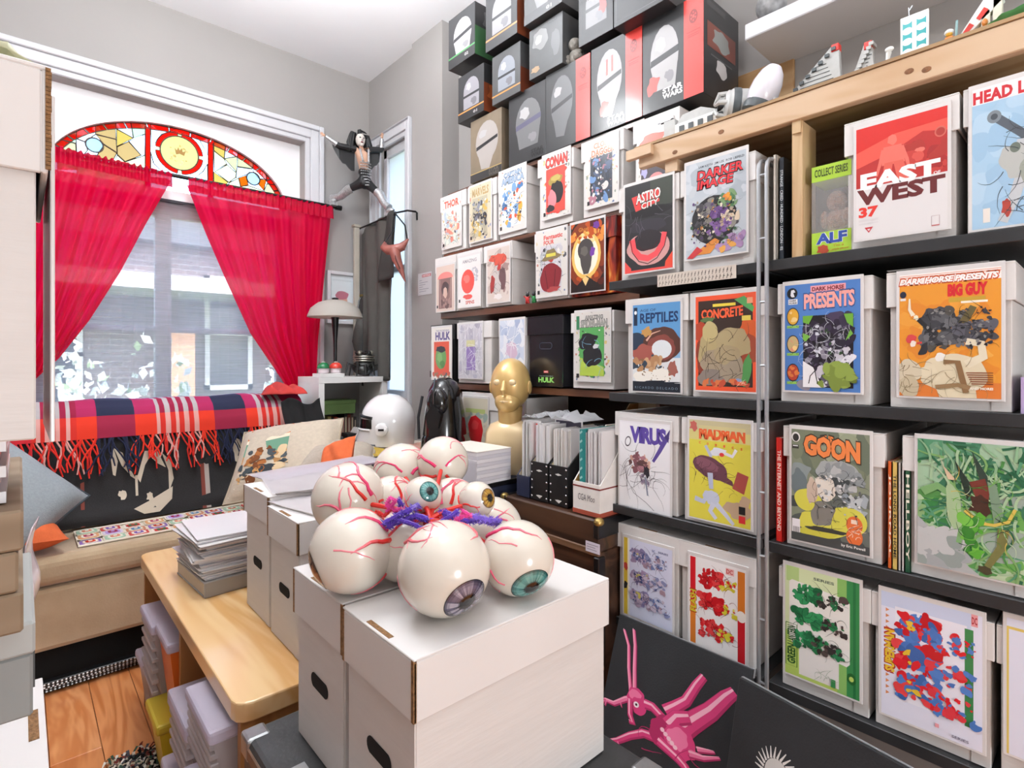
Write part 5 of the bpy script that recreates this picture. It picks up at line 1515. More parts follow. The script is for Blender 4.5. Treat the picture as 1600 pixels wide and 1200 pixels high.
def eyeball(px, py, rpx, t, off=None, icol=None, ir=.44, seed=1, nv=4, rest=True):
    c = AT(px, py, t)
    r = rpx / 855.0 * t
    if rest:
        c.z = .8685 + r * .992
    e = MB().ball(c - EO, r, 32, 20)
    eo = e.build('eyeball', EG['white'], ec, smooth=True)
    rn = random.Random(seed)
    idir = None
    if off:
        d = math.sqrt(max(.05, 1 - off[0] ** 2 - off[1] ** 2))
        idir = (CR * off[0] - CU * off[1] + CB * d).normalized()
        cols = [C(h) for h in iris_colors(icol)]
        a = idir.orthogonal().normalized()
        b = idir.cross(a)
        m = MB()
        nr, nsg = 9, 48
        rad = [0, .22, .36, .42, .5, .62, .76, .88, .96, 1.0]
        def pt(k, j):
            ang = ir * 1.25 * rad[k]
            w = 2 * PI * j / nsg
            return c - EO + (idir * math.cos(ang) + (a * math.cos(w) + b * math.sin(w)) * math.sin(ang)) * (r * 1.006)
        for k in range(nr):
            for j in range(nsg):
                if k < 2:
                    col = (.004, .004, .005)
                elif k == 8:
                    col = cols[0]
                else:
                    f = (k - 2) / 5.0
                    rr = random.Random(j * 7 + seed)
                    col = lerp(lerp(cols[0], cols[1], min(1, f * 1.4)), cols[2], rr.uniform(0, .8) if 3 <= k <= 6 else rr.uniform(0, .3))
                    if k >= 6:
                        col = lerp(col, cols[0], .45 * (k - 5) / 2 + rr.uniform(0, .3))
                p4 = [pt(k, j), pt(k + 1, j), pt(k + 1, j + 1), pt(k, j + 1)]
                m.add(p4, [(0, 1, 2, 3)], 0, col)
        io = m.build('iris', vcol('iris_print', .12, .8), eo)
    # raised veins fanning from the knot of stems
    rd = (ROOT - c).normalized()
    v = MB()
    ta = rd.orthogonal().normalized()
    tb_ = rd.cross(ta)
    red, pink = C('#e2261e'), C('#ef8a96')
    mag = C('#e0306a')
    for i in range(nv):
        w = 2 * PI * (i + rn.uniform(-.3, .3)) / nv
        dirv = ta * math.cos(w) + tb_ * math.sin(w)
        thick = rn.choice((.12, .10, .07))
        c0 = rn.choice((red, red, mag))

        def walk(p, h, n, w0, c0, branch):
            pts_, rs, cs = [], [], []
            for k in range(n):
                pts_.append(c - EO + p * r * .998)
                f = k / (n - 1)
                rs.append(r * w0 * (1 - f) ** .6 * .5 + r * .006)
                cs.append(lerp(c0, pink, min(1, max(0, f * 1.5 - .35))))
                h = (h - p * h.dot(p)).normalized()
                h = (h + p.cross(h) * rn.uniform(-.55, .55)).normalized()
                p2 = (p * math.cos(.17) + h * math.sin(.17)).normalized()
                if idir and p2.dot(idir) > math.cos(ir * 1.25 + .12):
                    break
                if branch and k in (3, 5) and rn.random() < .7:
                    walk(p2, (h + p.cross(h) * rn.choice((-.8, .8))).normalized(), 5, w0 * .5, lerp(c0, pink, .6), False)
                p = p2
            if len(pts_) > 2:
                v.tube(pts_, rs, 6, cols=cs)
        p0 = (rd * math.cos(.25) + dirv * math.sin(.25)).normalized()
        walk(p0, dirv, rn.choice((8, 10, 12)), thick, c0, True)
    for i in range(3):
        p = Vector((rn.uniform(-1, 1), rn.uniform(-1, 1), rn.uniform(-.2, 1))).normalized()
        if idir and p.dot(idir) > .7:
            continue
        h = p.orthogonal()
        walk(p, (h * rn.uniform(-1, 1) + p.cross(h) * rn.uniform(-1, 1)).normalized(), 7, .035, pink, False)
    if v.v:
        v.build('vein', VEINM, eo, smooth=False)
    return c, r


EYES = []
for a in ((694, 897, 72, .829, (.56, .44), 'grey', .40, 1, 5), (809, 876, 57, .90, (.36, .52), 'teal', .44, 2, 5), (550, 862, 64, .911, (-.84, .36), 'brown', .42, 3, 5),
          (545, 779, 56, 1.06, (-.5, -.3), 'brown', .01, 4, 5, False), (627, 736, 43, 1.24, None, None, .4, 5, 4, False), (692, 722, 40, 1.22, None, None, .4, 6, 4, False),
          (660, 775, 30, .985, (.52, -.44), 'teal', .44, 7, 4, False), (745, 781, 28.5, .985, (.76, -.26), 'gold', .44, 8, 4, False),
          (632, 852, 55, .955, None, None, .4, 9, 4), (768, 820, 48, 1.06, None, None, .4, 10, 4), (706, 792, 45, 1.12, None, None, .4, 11, 4, False), (738, 838, 40, .97, None, None, .4, 12, 3, False), (612, 786, 42, 1.10, None, None, .4, 13, 3, False)):
    off, ic = a[4], a[5]
    if a[6] < .1:
        off, ic = None, None
    EYES.append(eyeball(a[0], a[1], a[2], a[3], off, ic, a[6] if a[6] > .1 else .4, a[7], a[8], a[9] if len(a) > 9 else True))


def chenille(pts_, r, col, seed):
    rn = random.Random(seed)
    out = []
    for i in range(len(pts_) - 1):
        for k in range(6):
            out.append(pts_[i].lerp(pts_[i + 1], k / 6.0))
    out.append(pts_[-1])
    m = MB().tube(out, [r * rn.uniform(.55, .8) for _ in out], 6)
    for p_ in out:
        for k in range(14):
            d = Vector((rn.uniform(-1, 1), rn.uniform(-1, 1), rn.uniform(-1, 1))).normalized()
            s = d.orthogonal().normalized() * r * .16
            q = p_ + Vector((rn.uniform(-1, 1), rn.uniform(-1, 1), rn.uniform(-1, 1))) * r * .5
            m.add([q - s, q + s, q + d * r * rn.uniform(1.0, 1.35)], [(0, 1, 2)])
    return m.build('chenille_stem', M('chenille_' + col, col, .9, sheen=.5), ec)


def cp(l, t0=.90):
    return [AT(a[0], a[1], a[2] if len(a) > 2 else t0) - EO for a in l]


PUR, PNK, RDD = '#5a35b8', '#e83f9a', '#e0221c'
chenille(cp([(600, 818), (622, 806), (640, 797), (652, 790, .95)]), .0075, PUR, 1)
chenille(cp([(606, 822), (630, 812), (650, 806), (668, 812)]), .0075, PUR, 2)
chenille(cp([(625, 813), (648, 820), (664, 830), (670, 826)], .88), .0055, PUR, 3)
chenille(cp([(664, 826), (685, 818), (704, 806), (716, 798)], .89), .0055, PUR, 4)
chenille(cp([(692, 800), (712, 808), (730, 814), (745, 812)], .92), .0075, PUR, 5)
chenille(cp([(735, 808), (752, 811), (768, 815), (780, 815)], .92), .009, '#7a5acb', 6)
chenille(cp([(690, 822), (705, 826), (715, 828)], .92), .008, '#7a5acb', 7)
chenille(cp([(604, 800), (612, 790), (618, 782), (610, 778), (604, 788), (616, 798), (628, 794)], .93), .005, PNK, 8)
chenille(cp([(618, 802), (628, 790), (622, 780)], .94), .006, PUR, 12)
chenille(cp([(690, 810), (700, 800), (712, 806), (722, 812)], .93), .005, RDD, 9)
chenille(cp([(712, 812), (724, 806), (735, 806), (722, 798)], .9), .005, PNK, 10)
chenille(cp([(590, 800), (600, 806), (612, 796)], .93), .005, RDD, 11)
for k_, (c, r) in enumerate(EYES):
    d = (ROOT - c)
    a = c + d.normalized() * r * .97
    if k_ < 3:
        lift = Vector((0, 0, .012))
    else:
        lift = Vector((0, 0, .004))
    MB().tube([a - EO, a.lerp(ROOT, .5) - EO + lift, ROOT - EO], [.0045, .004, .0045], 7).build('optic_stem', M('red_stem', '#dc2a20', .5), ec, smooth=True)

# ================================================================== dark trunks by the shelves
DKW = wood('dark_stained_wood', '#553a2b', '#33221a', 1, 7., .35, 4., .25)
c1 = thing('wooden_chest', 'dark wood chest with black edges, brass corners and small label', 'chest', (1.33, 1.075, 0))
MB().box(.006, .20, .006, .449, 0, .655).build('body', DKW, c1, bevel=.003)
MB().box(0, .20, 0, .455, .657, .757).build('lid', DKW, c1, bevel=.005)
MB().box(-.004, .012, .0, .455, .645, .668).build('lip_moulding', wood('brown_lip', '#7a5a42', '#5c402e', 1, 7., .4, 4.), c1, bevel=.003)
for yy in (-.002, .435):
    MB().box(-.006, .205, yy, yy + .022, .70, .7595).build('lid_edge', BLACKP, c1, bevel=.003)
    MB().box(-.005, .030, yy, yy + .022, 0, .643).build('corner_strip', BLACKP, c1, bevel=.003)
for yy in (.006, .449):
    for zz in (.752, .02, .30):
        MB().ball((.006, yy, zz), (.018, .016, .014), 12, 8).build('brass_corner', BRASS, c1, smooth=True)
p_ = AX(928, 855, 1.33)
MB().box(-.0065, -.0055, p_.y - 1.075 - .028, p_.y - 1.075 + .028, p_.z - .016, p_.z + .016).build('label_card', M('label_card', '#d8d0dc', .6), c1)
q = P(None, .5)
for i, w_ in enumerate((.8, .6, .7)):
    q.R(.1, .2 + i * .25, .1 + w_, .28 + i * .25, '#9a94a0')
q.mesh(.056, .03, fn=lambda u, v, d: (-.0068 - d, p_.y - 1.075 + .028 - u * .056, p_.z + .015 - v * .03)).build('label_text', MATTE, c1)
c2 = thing('navy_trunk', 'navy blue trunk with black edging under the white paper bundle', 'trunk', (1.20, 1.56, 0))
MB().box(.004, .33, .004, .80, 0, .655).build('body', M('navy_vinyl', '#262c42', .5, var=.1, vs=30), c2, bevel=.004)
MB().box(0, .335, 0, .805, .657, .7965).build('lid', M('navy_vinyl', '#262c42'), c2, bevel=.006)
for yy in (-.003, .79):
    MB().box(-.004, .338, yy, yy + .018, .782, .7995).build('edge_strip', BLACKP, c2, bevel=.003)
MB().ball((.0, .0, .789), .014, 12, 8).build('brass_corner', BRASS, c2, smooth=True)
# wrapped bundle of white paper
t = thing('paper_bundle', 'plastic-wrapped bundle of white backing boards on the navy trunk', 'bundle', (1.312, 1.680, .7975), R(2))
for i in range(9):
    MB().box(-.085, .085, -.12, .12, i * .0135, i * .0135 + .0129).build('board_pack', M('white_board%d' % (i % 2), ('#e6e4e8', '#d4d2da')[i % 2], .6), t)
MB().box(-.087, .087, -.122, .122, .1220, .1240).build('top_sheet', M('cream_sheet', '#ece6dc', .5), t)
MB().grid(lambda u, v: (-.0875 - .003 * math.sin(u * 23 + v * 7) ** 2, -.123 + .246 * u, .002 + .09 * v), 20, 8).build('plastic_wrap', WRAP, t, smooth=True)
# magazine files
def magfile(label, yc, w, hf, hb, col, X=1.36, z0=.7605, d=.235, inner='#b9a98f', studs=False, tape=None):
    t = thing('magazine_file', label, 'file', (X, yc, z0), -PI / 2)
    m_ = M('file_' + col, col, .4, coat=.15, var=.06, vs=20)
    th = .004
    MB().box(-w / 2, w / 2, 0, th, 0, hf).build('front_panel', m_, t, bevel=.0008)
    MB().box(-w / 2, w / 2, th, d, 0, th).build('base', m_, t)
    MB().box(-w / 2, w / 2, d - th, d, th, hb).build('back_panel', m_, t)
    sd = [(th, 0), (d, 0), (d, hb), (d * .72, hb), (th, hf)]
    for sx in (-1, 1):
        x0, x1 = (-w / 2, -w / 2 + th) if sx < 0 else (w / 2 - th, w / 2)
        MB().prism(sd, lambda p, q, a: (a, p, q), x0, x1).build('side_panel', m_, t)
        xi = -w / 2 + th + .0003 if sx < 0 else w / 2 - th - .0003
        MB().prism([(th + .001, th), (d - th, th), (d - th, hb - .002), (d * .72, hb - .002), (th + .001, hf - .002)], lambda p, q, a: (a, p, q), xi - .0002, xi + .0002).build('lining', M('file_lining' + inner, inner, .7), t)
    if studs:
        for sx in (-1, 1):
            for i in range(5):
                MB().ball((sx * (w / 2 - .007), -.0005, .012 + i * (hf - .022) / 4), (.0034, .002, .0034), 8, 6).build('stud', M('stud', '#d9dadc', .25, .7), t, smooth=True)
        MB().prism([(-.014, 0), (0, .004), (.016, 0), (0, -.004)], lambda p, q, a: (p, a, q + hf * .78), -.0012, 0).build('finger_slot', M('torn_white', '#d9d6d2', .6), t)
        MB().prism([(-.014, 0), (-.002, .002), (.016, .001), (.004, -.009)], lambda p, q, a: (p, a, q + hf * .13), -.0012, 0).build('label_remnant', M('torn_white', '#d9d6d2', .6), t)
    return t


def fill(label, yc, w, n, group, X=1.375, z0=.7645, hts=(.262, .27), cols=('#e9e7e4', '#d8d5d3', '#efeeec', '#c9c5c2'), d=.17, seed=1, inner=.005):
    rn = random.Random(seed)
    pitch = (w - 2 * inner) / n
    for i in range(n):
        y_ = yc + w / 2 - inner - pitch * (i + .5)
        h_ = rn.uniform(*hts)
        t = thing('bagged_comic', label, 'comic', (X + rn.uniform(0, .012), y_, z0), -PI / 2, group)
        MB().box(-pitch * .45, pitch * .2, 0, d, 0, h_ - .006).build('pages', M('filed%s' % cols[i % len(cols)], cols[i % len(cols)], .5), t)
        MB().box(pitch * .21, pitch * .42, -.002, d + .002, 0, h_).build('backing_board', BOARD, t)


magfile('small navy magazine file with low front, leftmost of the row', 1.452, .066, .075, .24, '#2b3048', d=.22)
magfile('black magazine file with silver studs and beige lining, nearer the navy file', 1.368, .086, .135, .26, '#17181b', studs=True)
magfile('black studded magazine file next to the white handwritten one', 1.276, .086, .135, .26, '#1a1b1e', studs=True, inner='#c9b690')
wf = magfile('white magazine file with red bands and handwritten front', 1.140, .112, .102, .27, '#e8e4df', X=1.345, inner='#c49a52')
MB().box(-.0565, .0565, -.0008, .12, .086, .0905).build('red_band', M('red_band', '#7d2a26', .5), wf)
MB().box(-.0565, .0565, -.0008, .12, 0, .014).build('red_base_band', M('brick_band', '#a8503c', .5), wf)
P(None, .9).T('CGA Moo', .2, .36, .82, .56, '#4a4a50', None, -.004, .1).mesh(.112, .102, -.001).build('handwriting', MATTE, wf)
fill('bagged comic standing in the navy magazine file', 1.452, .066, 7, 'comics filed in the navy file', seed=2, cols=('#e6e3e6', '#f0efee', '#6a625c'))
fill('bagged comic standing in the first studded black file', 1.368, .086, 5, 'comics filed in the first studded file', seed=3, cols=('#dcdadd', '#e9e7e6'))
fill('bagged comic standing in the second studded black file', 1.276, .086, 9, 'comics filed in the second studded file', seed=4, cols=('#d6cfc6', '#e6e2dc', '#cbc2b8'), hts=(.252, .258))
fill('bagged comic standing in the white handwritten file', 1.140, .112, 12, 'comics filed in the white file', X=1.362, seed=5, cols=('#e2dfe0', '#d3cdd0', '#b9b2b6', '#e9e6e6', '#5a555a'), hts=(.255, .268))
t = thing('bagged_comic', 'comic with teal striped edge standing in the white magazine file', 'comic', (1.352, 1.167, .7645), -PI / 2)
MB().box(-.006, .006, 0, .17, 0, .266).build('pages', M('teal_pages', '#2b8a88', .4, coat=.3), t)
q = P(None, 20)
for i in range(9):
    q.L([(.1, .05 + i * .11), (.9, .02 + i * .11)], .5, '#9fd0cc')
q.mesh(.012, .266, -.0004).build('stripes', PRINT, t)
# red and yellow cover and a dark cover visible between the files
comic('red and cream comic cover turned sideways between the files', 1.432, .775, 1.40, .055, .25, P('#d8c9a0').R(.5, 0, 1, .3, '#d9362e').E(.42, .22, .3, .05, '#e6c77a').E(.42, .22, .18, .03, '#d9a05a').B(.6, .4, .4, .1, '#d9362e', 3, .3).B(.4, .55, .35, .08, '#cfae72', 3, .3).B(.5, .72, .5, .06, '#b52a24', 4, .3).R(0, .85, 1, 1, '#8a9a5a'))
comic('dark purple comic cover with red patch behind the studded files', 1.32, .775, 1.46, .12, .262, P('#3c3648').T('TERMINATOR', .1, .12, .95, .2, '#8a7f96', None, .03).S(0, .25, 1, .4, ['#2c2834', '#4a4256'], 12, .06, .12, 3).B(.45, .58, .26, .16, '#c94a50', 3, .3).B(.5, .52, .12, .06, '#e07a7a', 3, .3).R(0, .75, 1, 1, '#221f28'))
t = thing('plastic_bag', 'crumpled clear plastic bag lying over the files', 'bag', (1.47, 1.36, 1.043), -PI / 2)
rn = random.Random(8)
g_ = [[rn.uniform(0, .03) for _ in range(13)] for _ in range(9)]
MB().grid(lambda u, v: ((u - .5) * .26, (v - .5) * .16, g_[int(round(v * 8))][int(round(u * 12))] * (1 - abs(2 * u - 1) ** 3)), 12, 8).build('film', sheer('grey_film', '#c9cace', .35, .3), t, smooth=True)
magfile('plain brown cardboard magazine file behind the white one', 1.19, .13, .16, .30, '#c9b590', X=1.59, inner='#b98a50', d=.20, z0=.79)
# ================================================================== busts and helmet
GOLD = M('gold_plastic', '#dcb877', .3, .3, var=.06, vs=9, coat=.4)
GOLD2 = M('pale_gold_plastic', '#e6cda0', .32, .2, var=.06, vs=9, coat=.3)
gb = thing('gold_bust', 'shiny gold head and shoulders bust behind the white paper bundle', 'bust', (1.495, 1.672, .7975), R(-60))
gb.scale = (.86, .86, .87)
MB().lathe([(.115, 0), (.125, .02), (.127, .13), (.120, .19), (.098, .225), (.058, .242), (.050, .255)], 28, sx=1., sy=.62).build('shoulders', GOLD2, gb, smooth=True)
MB().tube([(0, 0, .23), (0, .0, .31)], [.055, .06], 18).build('neck', GOLD, gb, smooth=True)
m = MB()
m.ball((0, .01, .415), (.096, .102, .122), 28, 18)
m.ball((0, -.035, .335), (.062, .062, .055), 18, 10)
m.build('head', GOLD, gb, smooth=True)
MB().tube([(0, -.088, .43), (0, -.106, .390), (0, -.094, .370)], [.008, .014, .010], 10).build('nose', GOLD, gb, smooth=True)
for sx in (-1, 1):
    MB().ball((sx * .036, -.080, .425), (.020, .012, .014), 14, 10).build('closed_eye', GOLD2, gb, smooth=True)
    MB().ball((sx * .095, .005, .40), (.010, .024, .032), 14, 10).build('ear', GOLD, gb, smooth=True)
MB().tube([(-.022, -.088, .338), (0, -.098, .338), (.022, -.088, .338)], [.003, .006, .003], 8).build('mouth', GOLD2, gb, smooth=True)
GB = M('gloss_black', '#0e0e10', .16, coat=.6)
bb = thing('black_bust', 'glossy black hooded bust standing behind the white helmet', 'bust', (1.45, 2.085, .7975), R(-60))
bb.scale = (.84, .84, .98)
m = MB()
m.lathe([(.12, 0), (.13, .03), (.125, .10), (.10, .15), (.065, .18)], 26, sx=1., sy=.75)
m.build('shoulders', GB, bb, smooth=True)
m = MB()
m.lathe([(.13, .12), (.122, .20), (.105, .28), (.092, .33), (.070, .365), (.035, .385), (.0, .388)], 28, sx=.92, sy=1.0, o=(0, .02, 0))
m.build('hood', GB, bb, smooth=True)
m = MB()
m.ball((0, -.07, .27), (.062, .045, .075), 20, 14)
m.prism([(-.03, .16), (.03, .16), (.045, .22), (0, .27), (-.045, .22)], lambda p, q, t: (p, t, q), -.125, -.08)
m.build('face', GB, bb, smooth=True)
MB().tube([(0, -.098, .385), (0, -.117, .33), (0, -.117, .26)], [.004, .005, .004], 6).build('brow_ridge', GB, bb)
for sx in (-1, 1):
    MB().tube([(sx * .105, -.04, .30), (sx * .125, -.05, .20), (sx * .12, -.05, .10)], .008, 7).build('hood_edge', M('dull_black', '#26262a', .4), bb, smooth=True)
# white helmet: generic closed helmet with dark brow band, eye slots and side pods
HW = M('glossy_white_helmet', '#eceaea', .14, coat=.5)
hp0 = AT(607, 655, 2.86)
hm = thing('white_helmet', 'glossy white full-face helmet with black brow band, on draped cloth', 'helmet', (hp0.x, hp0.y, .82), R(-128))
m = MB()
# shell: dome narrowing to a rounded jaw, front is -Y
def shell(u, v):
    w = 2 * PI * u
    z = v
    if z > .45:
        k = (z - .45) / .55
        r = math.sqrt(max(0, 1 - k ** 2))
    else:
        r = .93 + .07 * (z / .45)
    fr = max(0, -math.sin(w))
    jut = .30 * fr * max(0, 1 - z / .40) ** 1.0
    wide = 1 - .18 * fr * (1 - min(1, z / .5))
    return (.125 * r * math.cos(w) * wide, .142 * r * math.sin(w) * (1 + jut), .265 * z)
m.grid(lambda u, v: shell(u, v), 40, 24)
m.build('shell', HW, hm, smooth=True)
def onshell(a, z, k=1.01):
    p_ = Vector(shell(a / 360.0, z))
    return Vector((p_.x * k, p_.y * k, p_.z))
MB().tube([onshell(a, .60 - .06 * abs(a - 270) / 70) for a in range(205, 336, 8)], .0075, 8).build('brow_band', BLACKP, hm, smooth=True)
vis = MB()
for a in range(212, 328, 6):
    vis.add([onshell(a, .34, 1.012), onshell(a + 6, .34, 1.012), onshell(a + 6, .52, 1.012), onshell(a, .52, 1.012)], [(0, 1, 2, 3)])
vis.build('dark_visor', GB, hm, smooth=True)
for sg_ in (-1, 1):
    p_ = onshell(270 + sg_ * 84, .34, 1.0)
    MB().lathe([(.030, 0), (.034, .006), (.032, .018), (.022, .024), (0, .024)], 22, mat=Matrix.Translation(p_) @ Euler((0, sg_ * PI / 2, 0)).to_matrix().to_4x4()).build('visor_pivot', HW, hm, smooth=True)
    MB().box(p_.x + sg_ * .022, p_.x + sg_ * .0265, p_.y - .014, p_.y + .014, p_.z - .005, p_.z + .005).build('pivot_slot', BLACKP, hm)
MB().tube([onshell(a, .315, 1.012) for a in range(208, 333, 6)], .006, 8).build('visor_rim', HW, hm, smooth=True)
MB().tube([onshell(a, .015, 1.008) for a in range(200, 341, 10)], .008, 8).build('chin_rim', M('grey_rubber', '#5a5a5e', .5), hm, smooth=True)
# draped table carrying helmet and cushions
dt = thing('draped_table', 'low table draped with beige cloth beside the sofa arm', 'table', (1.50, 2.60, 0))
MB().box(-.24, .30, -.17, .17, .76, .785).build('table_top', WAL, dt)
for sx in (-.21, .27):
    for sy in (-.15, .15):
        MB().box(sx - .02, sx + .02, sy - .02, sy + .02, 0, .76).build('leg', WAL, dt)
rn = random.Random(3)
def drape(u, v):
    x_, y_ = (u - .5) * .78 + .03, (v - .5) * .66
    ex = max(0, abs(x_ - .03) - .285)
    ey = max(0, abs(y_) - .185)
    e_ = max(ex, ey)
    z_ = .789 + .006 * math.sin(x_ * 31 + y_ * 17) - min(e_, .2) * 2.6
    sx = .03 + math.copysign(min(abs(x_ - .03), .285 + ex * .15 + .01 * math.sin(y_ * 40)), x_ - .03)
    sy = math.copysign(min(abs(y_), .185 + ey * .15 + .01 * math.sin(x_ * 40)), y_)
    return (sx, sy, z_)
MB().grid(drape, 48, 40).build('cloth', M('beige_cloth', '#cfc2b4', .85, var=.08, vs=9, bump=.15, bs=120), dt, smooth=True)


def crumple(name, label, cat, c, w, l, h, col, seed, rz=0.):
    rn = random.Random(seed)
    f = [(rn.uniform(4, 9), rn.uniform(4, 9), rn.uniform(0, 6)) for _ in range(4)]
    t = thing(name, label, cat, c, rz)
    def fn(u, v):
        x_, y_ = u - .5, v - .5
        ed = 1 - max(abs(2 * x_), abs(2 * y_)) ** 4
        z_ = sum(math.sin(a * x_ * 2 + b * y_ * 2 + k) for a, b, k in f) / 4
        return (x_ * w, y_ * l, h * (.5 + .5 * z_) * ed + .002)
    MB().grid(fn, 26, 20).build('cloth', M('cloth_' + col, col, .9, var=.12, vs=12, bump=.2, bs=150), t, smooth=True, solid=.003)
    return t


crumple('yellow_cloth', 'crumpled mustard yellow cloth under the white helmet', 'cloth', (hp0.x - .10, hp0.y - .13, .795), .30, .16, .035, '#b79a3f', 4, R(-42))
crumple('pink_cloth', 'crumpled dusty pink cloth right of the white helmet', 'cloth', (1.52, 2.42, .795), .24, .16, .04, '#c99a8a', 6, R(-30))

# ================================================================== sofa with throws and cushions
SUEDE = M('tan_suede', '#ad9576', .9, var=.16, vs=4, bump=.1, bs=120, sheen=.5, col2='#cbb596')
sf = thing('sofa', 'tan suede sofa under the window, covered with throws', 'sofa', (0, 0, 0))
SX0, SX1 = -.43, 1.26
MB().box(SX0, SX1, 2.74, 3.45, .14, .385).build('base', SUEDE, sf, bevel=.02, seg=2)
MB().box(SX0 + .005, SX1 - .095, 2.725, 3.14, .388, .505).build('seat_cushion', SUEDE, sf, bevel=.04, seg=4)
bk = MB().prism([(3.08, .40), (3.16, .94), (3.19, 1.00), (3.25, 1.03), (3.36, 1.03), (3.41, 1.0), (3.44, .92), (3.44, .2), (3.10, .2)], lambda p, q, t: (t, p, q), SX0, SX1 - .02)
bk.build('backrest', SUEDE, sf, bevel=.012, seg=2)
MB().prism([(2.76, .15), (2.76, .62), (2.80, .68), (2.9, .70), (3.2, .74), (3.3, .74), (3.3, .15)], lambda p, q, t: (t, p, q), SX1 - .09, SX1).build('armrest', SUEDE, sf, bevel=.02, seg=3)
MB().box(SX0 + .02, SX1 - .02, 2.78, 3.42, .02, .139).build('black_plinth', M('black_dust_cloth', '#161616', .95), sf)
for xx in (SX0 + .05, SX1 - .05):
    for yy in (2.80, 3.38):
        MB().box(xx - .02, xx + .02, yy - .02, yy + .02, 0, .02).build('foot', BLACKP, sf)
# things slid under the sofa: flat black panels edged with silver beads
for i, (x0, x1, yy, z0) in enumerate(((.02, .62, 2.70, .003), (.05, .66, 2.675, .030))):
    t = thing('beaded_panel', ('lower', 'upper')[i] + ' flat black panel with silver beaded edge in front of sofa', 'panel', (x0, yy, z0), R(0))
    MB().box(0, x1 - x0, 0, .035, 0, .022).build('board', BLACKP, t, bevel=.002)
    bd = MB()
    for r_ in range(2):
        for k in range(48):
            bd.ball(((k + .5) * (x1 - x0) / 48, -.0005, .006 + r_ * .010), .0042, 6, 4)
    bd.build('bead', M('silver_bead', '#cfcfd2', .3, .6), t)['kind'] = 'stuff'


# surface of the sofa back, as a path from the rear over the top and down to the seat
PTH = [(3.452, .86), (3.447, .95), (3.425, 1.005), (3.37, 1.037), (3.25, 1.038), (3.184, 1.008), (3.152, .945), (3.115, .70), (3.075, .515)]
_cl = [0]
for a, b in zip(PTH, PTH[1:]):
    _cl.append(_cl[-1] + math.hypot(b[0] - a[0], b[1] - a[1]))


def back(s, off=0.):
    for i in range(len(PTH) - 1):
        if s <= _cl[i + 1] or i == len(PTH) - 2:
            t = (s - _cl[i]) / (_cl[i + 1] - _cl[i])
            a, b = PTH[i], PTH[i + 1]
            dx, dz = b[0] - a[0], b[1] - a[1]
            l = math.hypot(dx, dz)
            ny, nz = dz / l, -dx / l
            return (a[0] + dx * t + ny * off, a[1] + dz * t + nz * off)


# black patterned throw: hangs from the top of the back down onto the seat
THX0, THX1 = -.05, 1.14
S0, S1 = _cl[3], _cl[-1]


def throw(u, v, off=.011):
    x_ = THX0 + (THX1 - THX0) * u
    y_, z_ = back(S0 + (S1 - S0) * v, off + .004 * math.sin(u * 22 + v * 6) + (.03 * math.exp(-((v - .95) / .06) ** 2) * (.6 + .4 * math.sin(u * 9))))
    return Vector((x_, y_, z_))


bt = thing('black_throw', 'black woven throw with pale abstract shapes draped on sofa back', 'throw', (0, 0, 0))
MB().grid(lambda u, v: throw(u, v), 60, 84).build('cloth', M('charcoal_weave', '#2f2e2f', .95, var=.1, vs=200, bump=.2, bs=300), bt, smooth=True)
q = P(None, .6)


def U(px):
    return (AY(px, 740, 3.12).x - THX0) / (THX1 - THX0)


def Vv(py):
    return .44 + (py - 690) / (793 - 690) * .54


for x_ in (125, 312):
    q.R(U(x_), .25, U(x_ + 6), 1, '#8a4a40')
q.R(U(318), .25, U(325), 1, '#b9aea6')
q.R(U(250) - .2, .04, U(250) - .19, .05, '#2f2e2f')
PALE = '#d8ccb8'
for ox, sc in ((0, 1.), (190, 1.)):
    def X_(p_):
        return U(p_ + ox)
    for poly in ([(172, 712), (178, 706), (184, 722), (180, 740), (176, 738)], [(178, 705), (192, 712), (200, 738), (190, 728)], [(196, 722), (212, 748), (203, 742)], [(213, 745), (226, 712), (240, 712), (226, 730), (218, 752)],
                 [(232, 718), (246, 714), (258, 736), (246, 730)], [(252, 716), (266, 728), (270, 752), (262, 768), (262, 740)], [(210, 742), (214, 742), (214, 768), (210, 768)], [(206, 784), (232, 776), (268, 762), (266, 778), (246, 792), (222, 792)]):
        q.p([(X_(a), Vv(b)) for a, b in poly], PALE)
    q.B(X_(232), Vv(772), .012, .03, PALE, 3, .35).B(X_(190), Vv(764), .012, .03, PALE, 5, .35)
q.mesh(1, 1, fn=lambda u, v, d: throw(u, v, .0135 + d * 2)).build('woven_pattern', DYED, bt)
# plaid blanket over the top with a long fringe
pb = thing('plaid_blanket', 'red, navy and white plaid blanket with long fringe over sofa back', 'blanket', (0, 0, 0))
BX0, BX1 = -.10, 1.21
SP0, SP1 = _cl[0], _cl[6] + .05


def plaid(u, v, off=.027):
    x_ = BX0 + (BX1 - BX0) * u
    y_, z_ = back(SP0 + (SP1 - SP0) * v, off + .003 * math.sin(u * 26) + .002 * math.sin(v * 9 + u * 13))
    return Vector((x_, y_, z_))


def bandx(px):
    x_ = BX0 + (BX1 - BX0) * px
    pp = 800 + 855 * (x_ * _C - 3.17 * _S) / (x_ * _S + 3.17 * _C)
    return pp


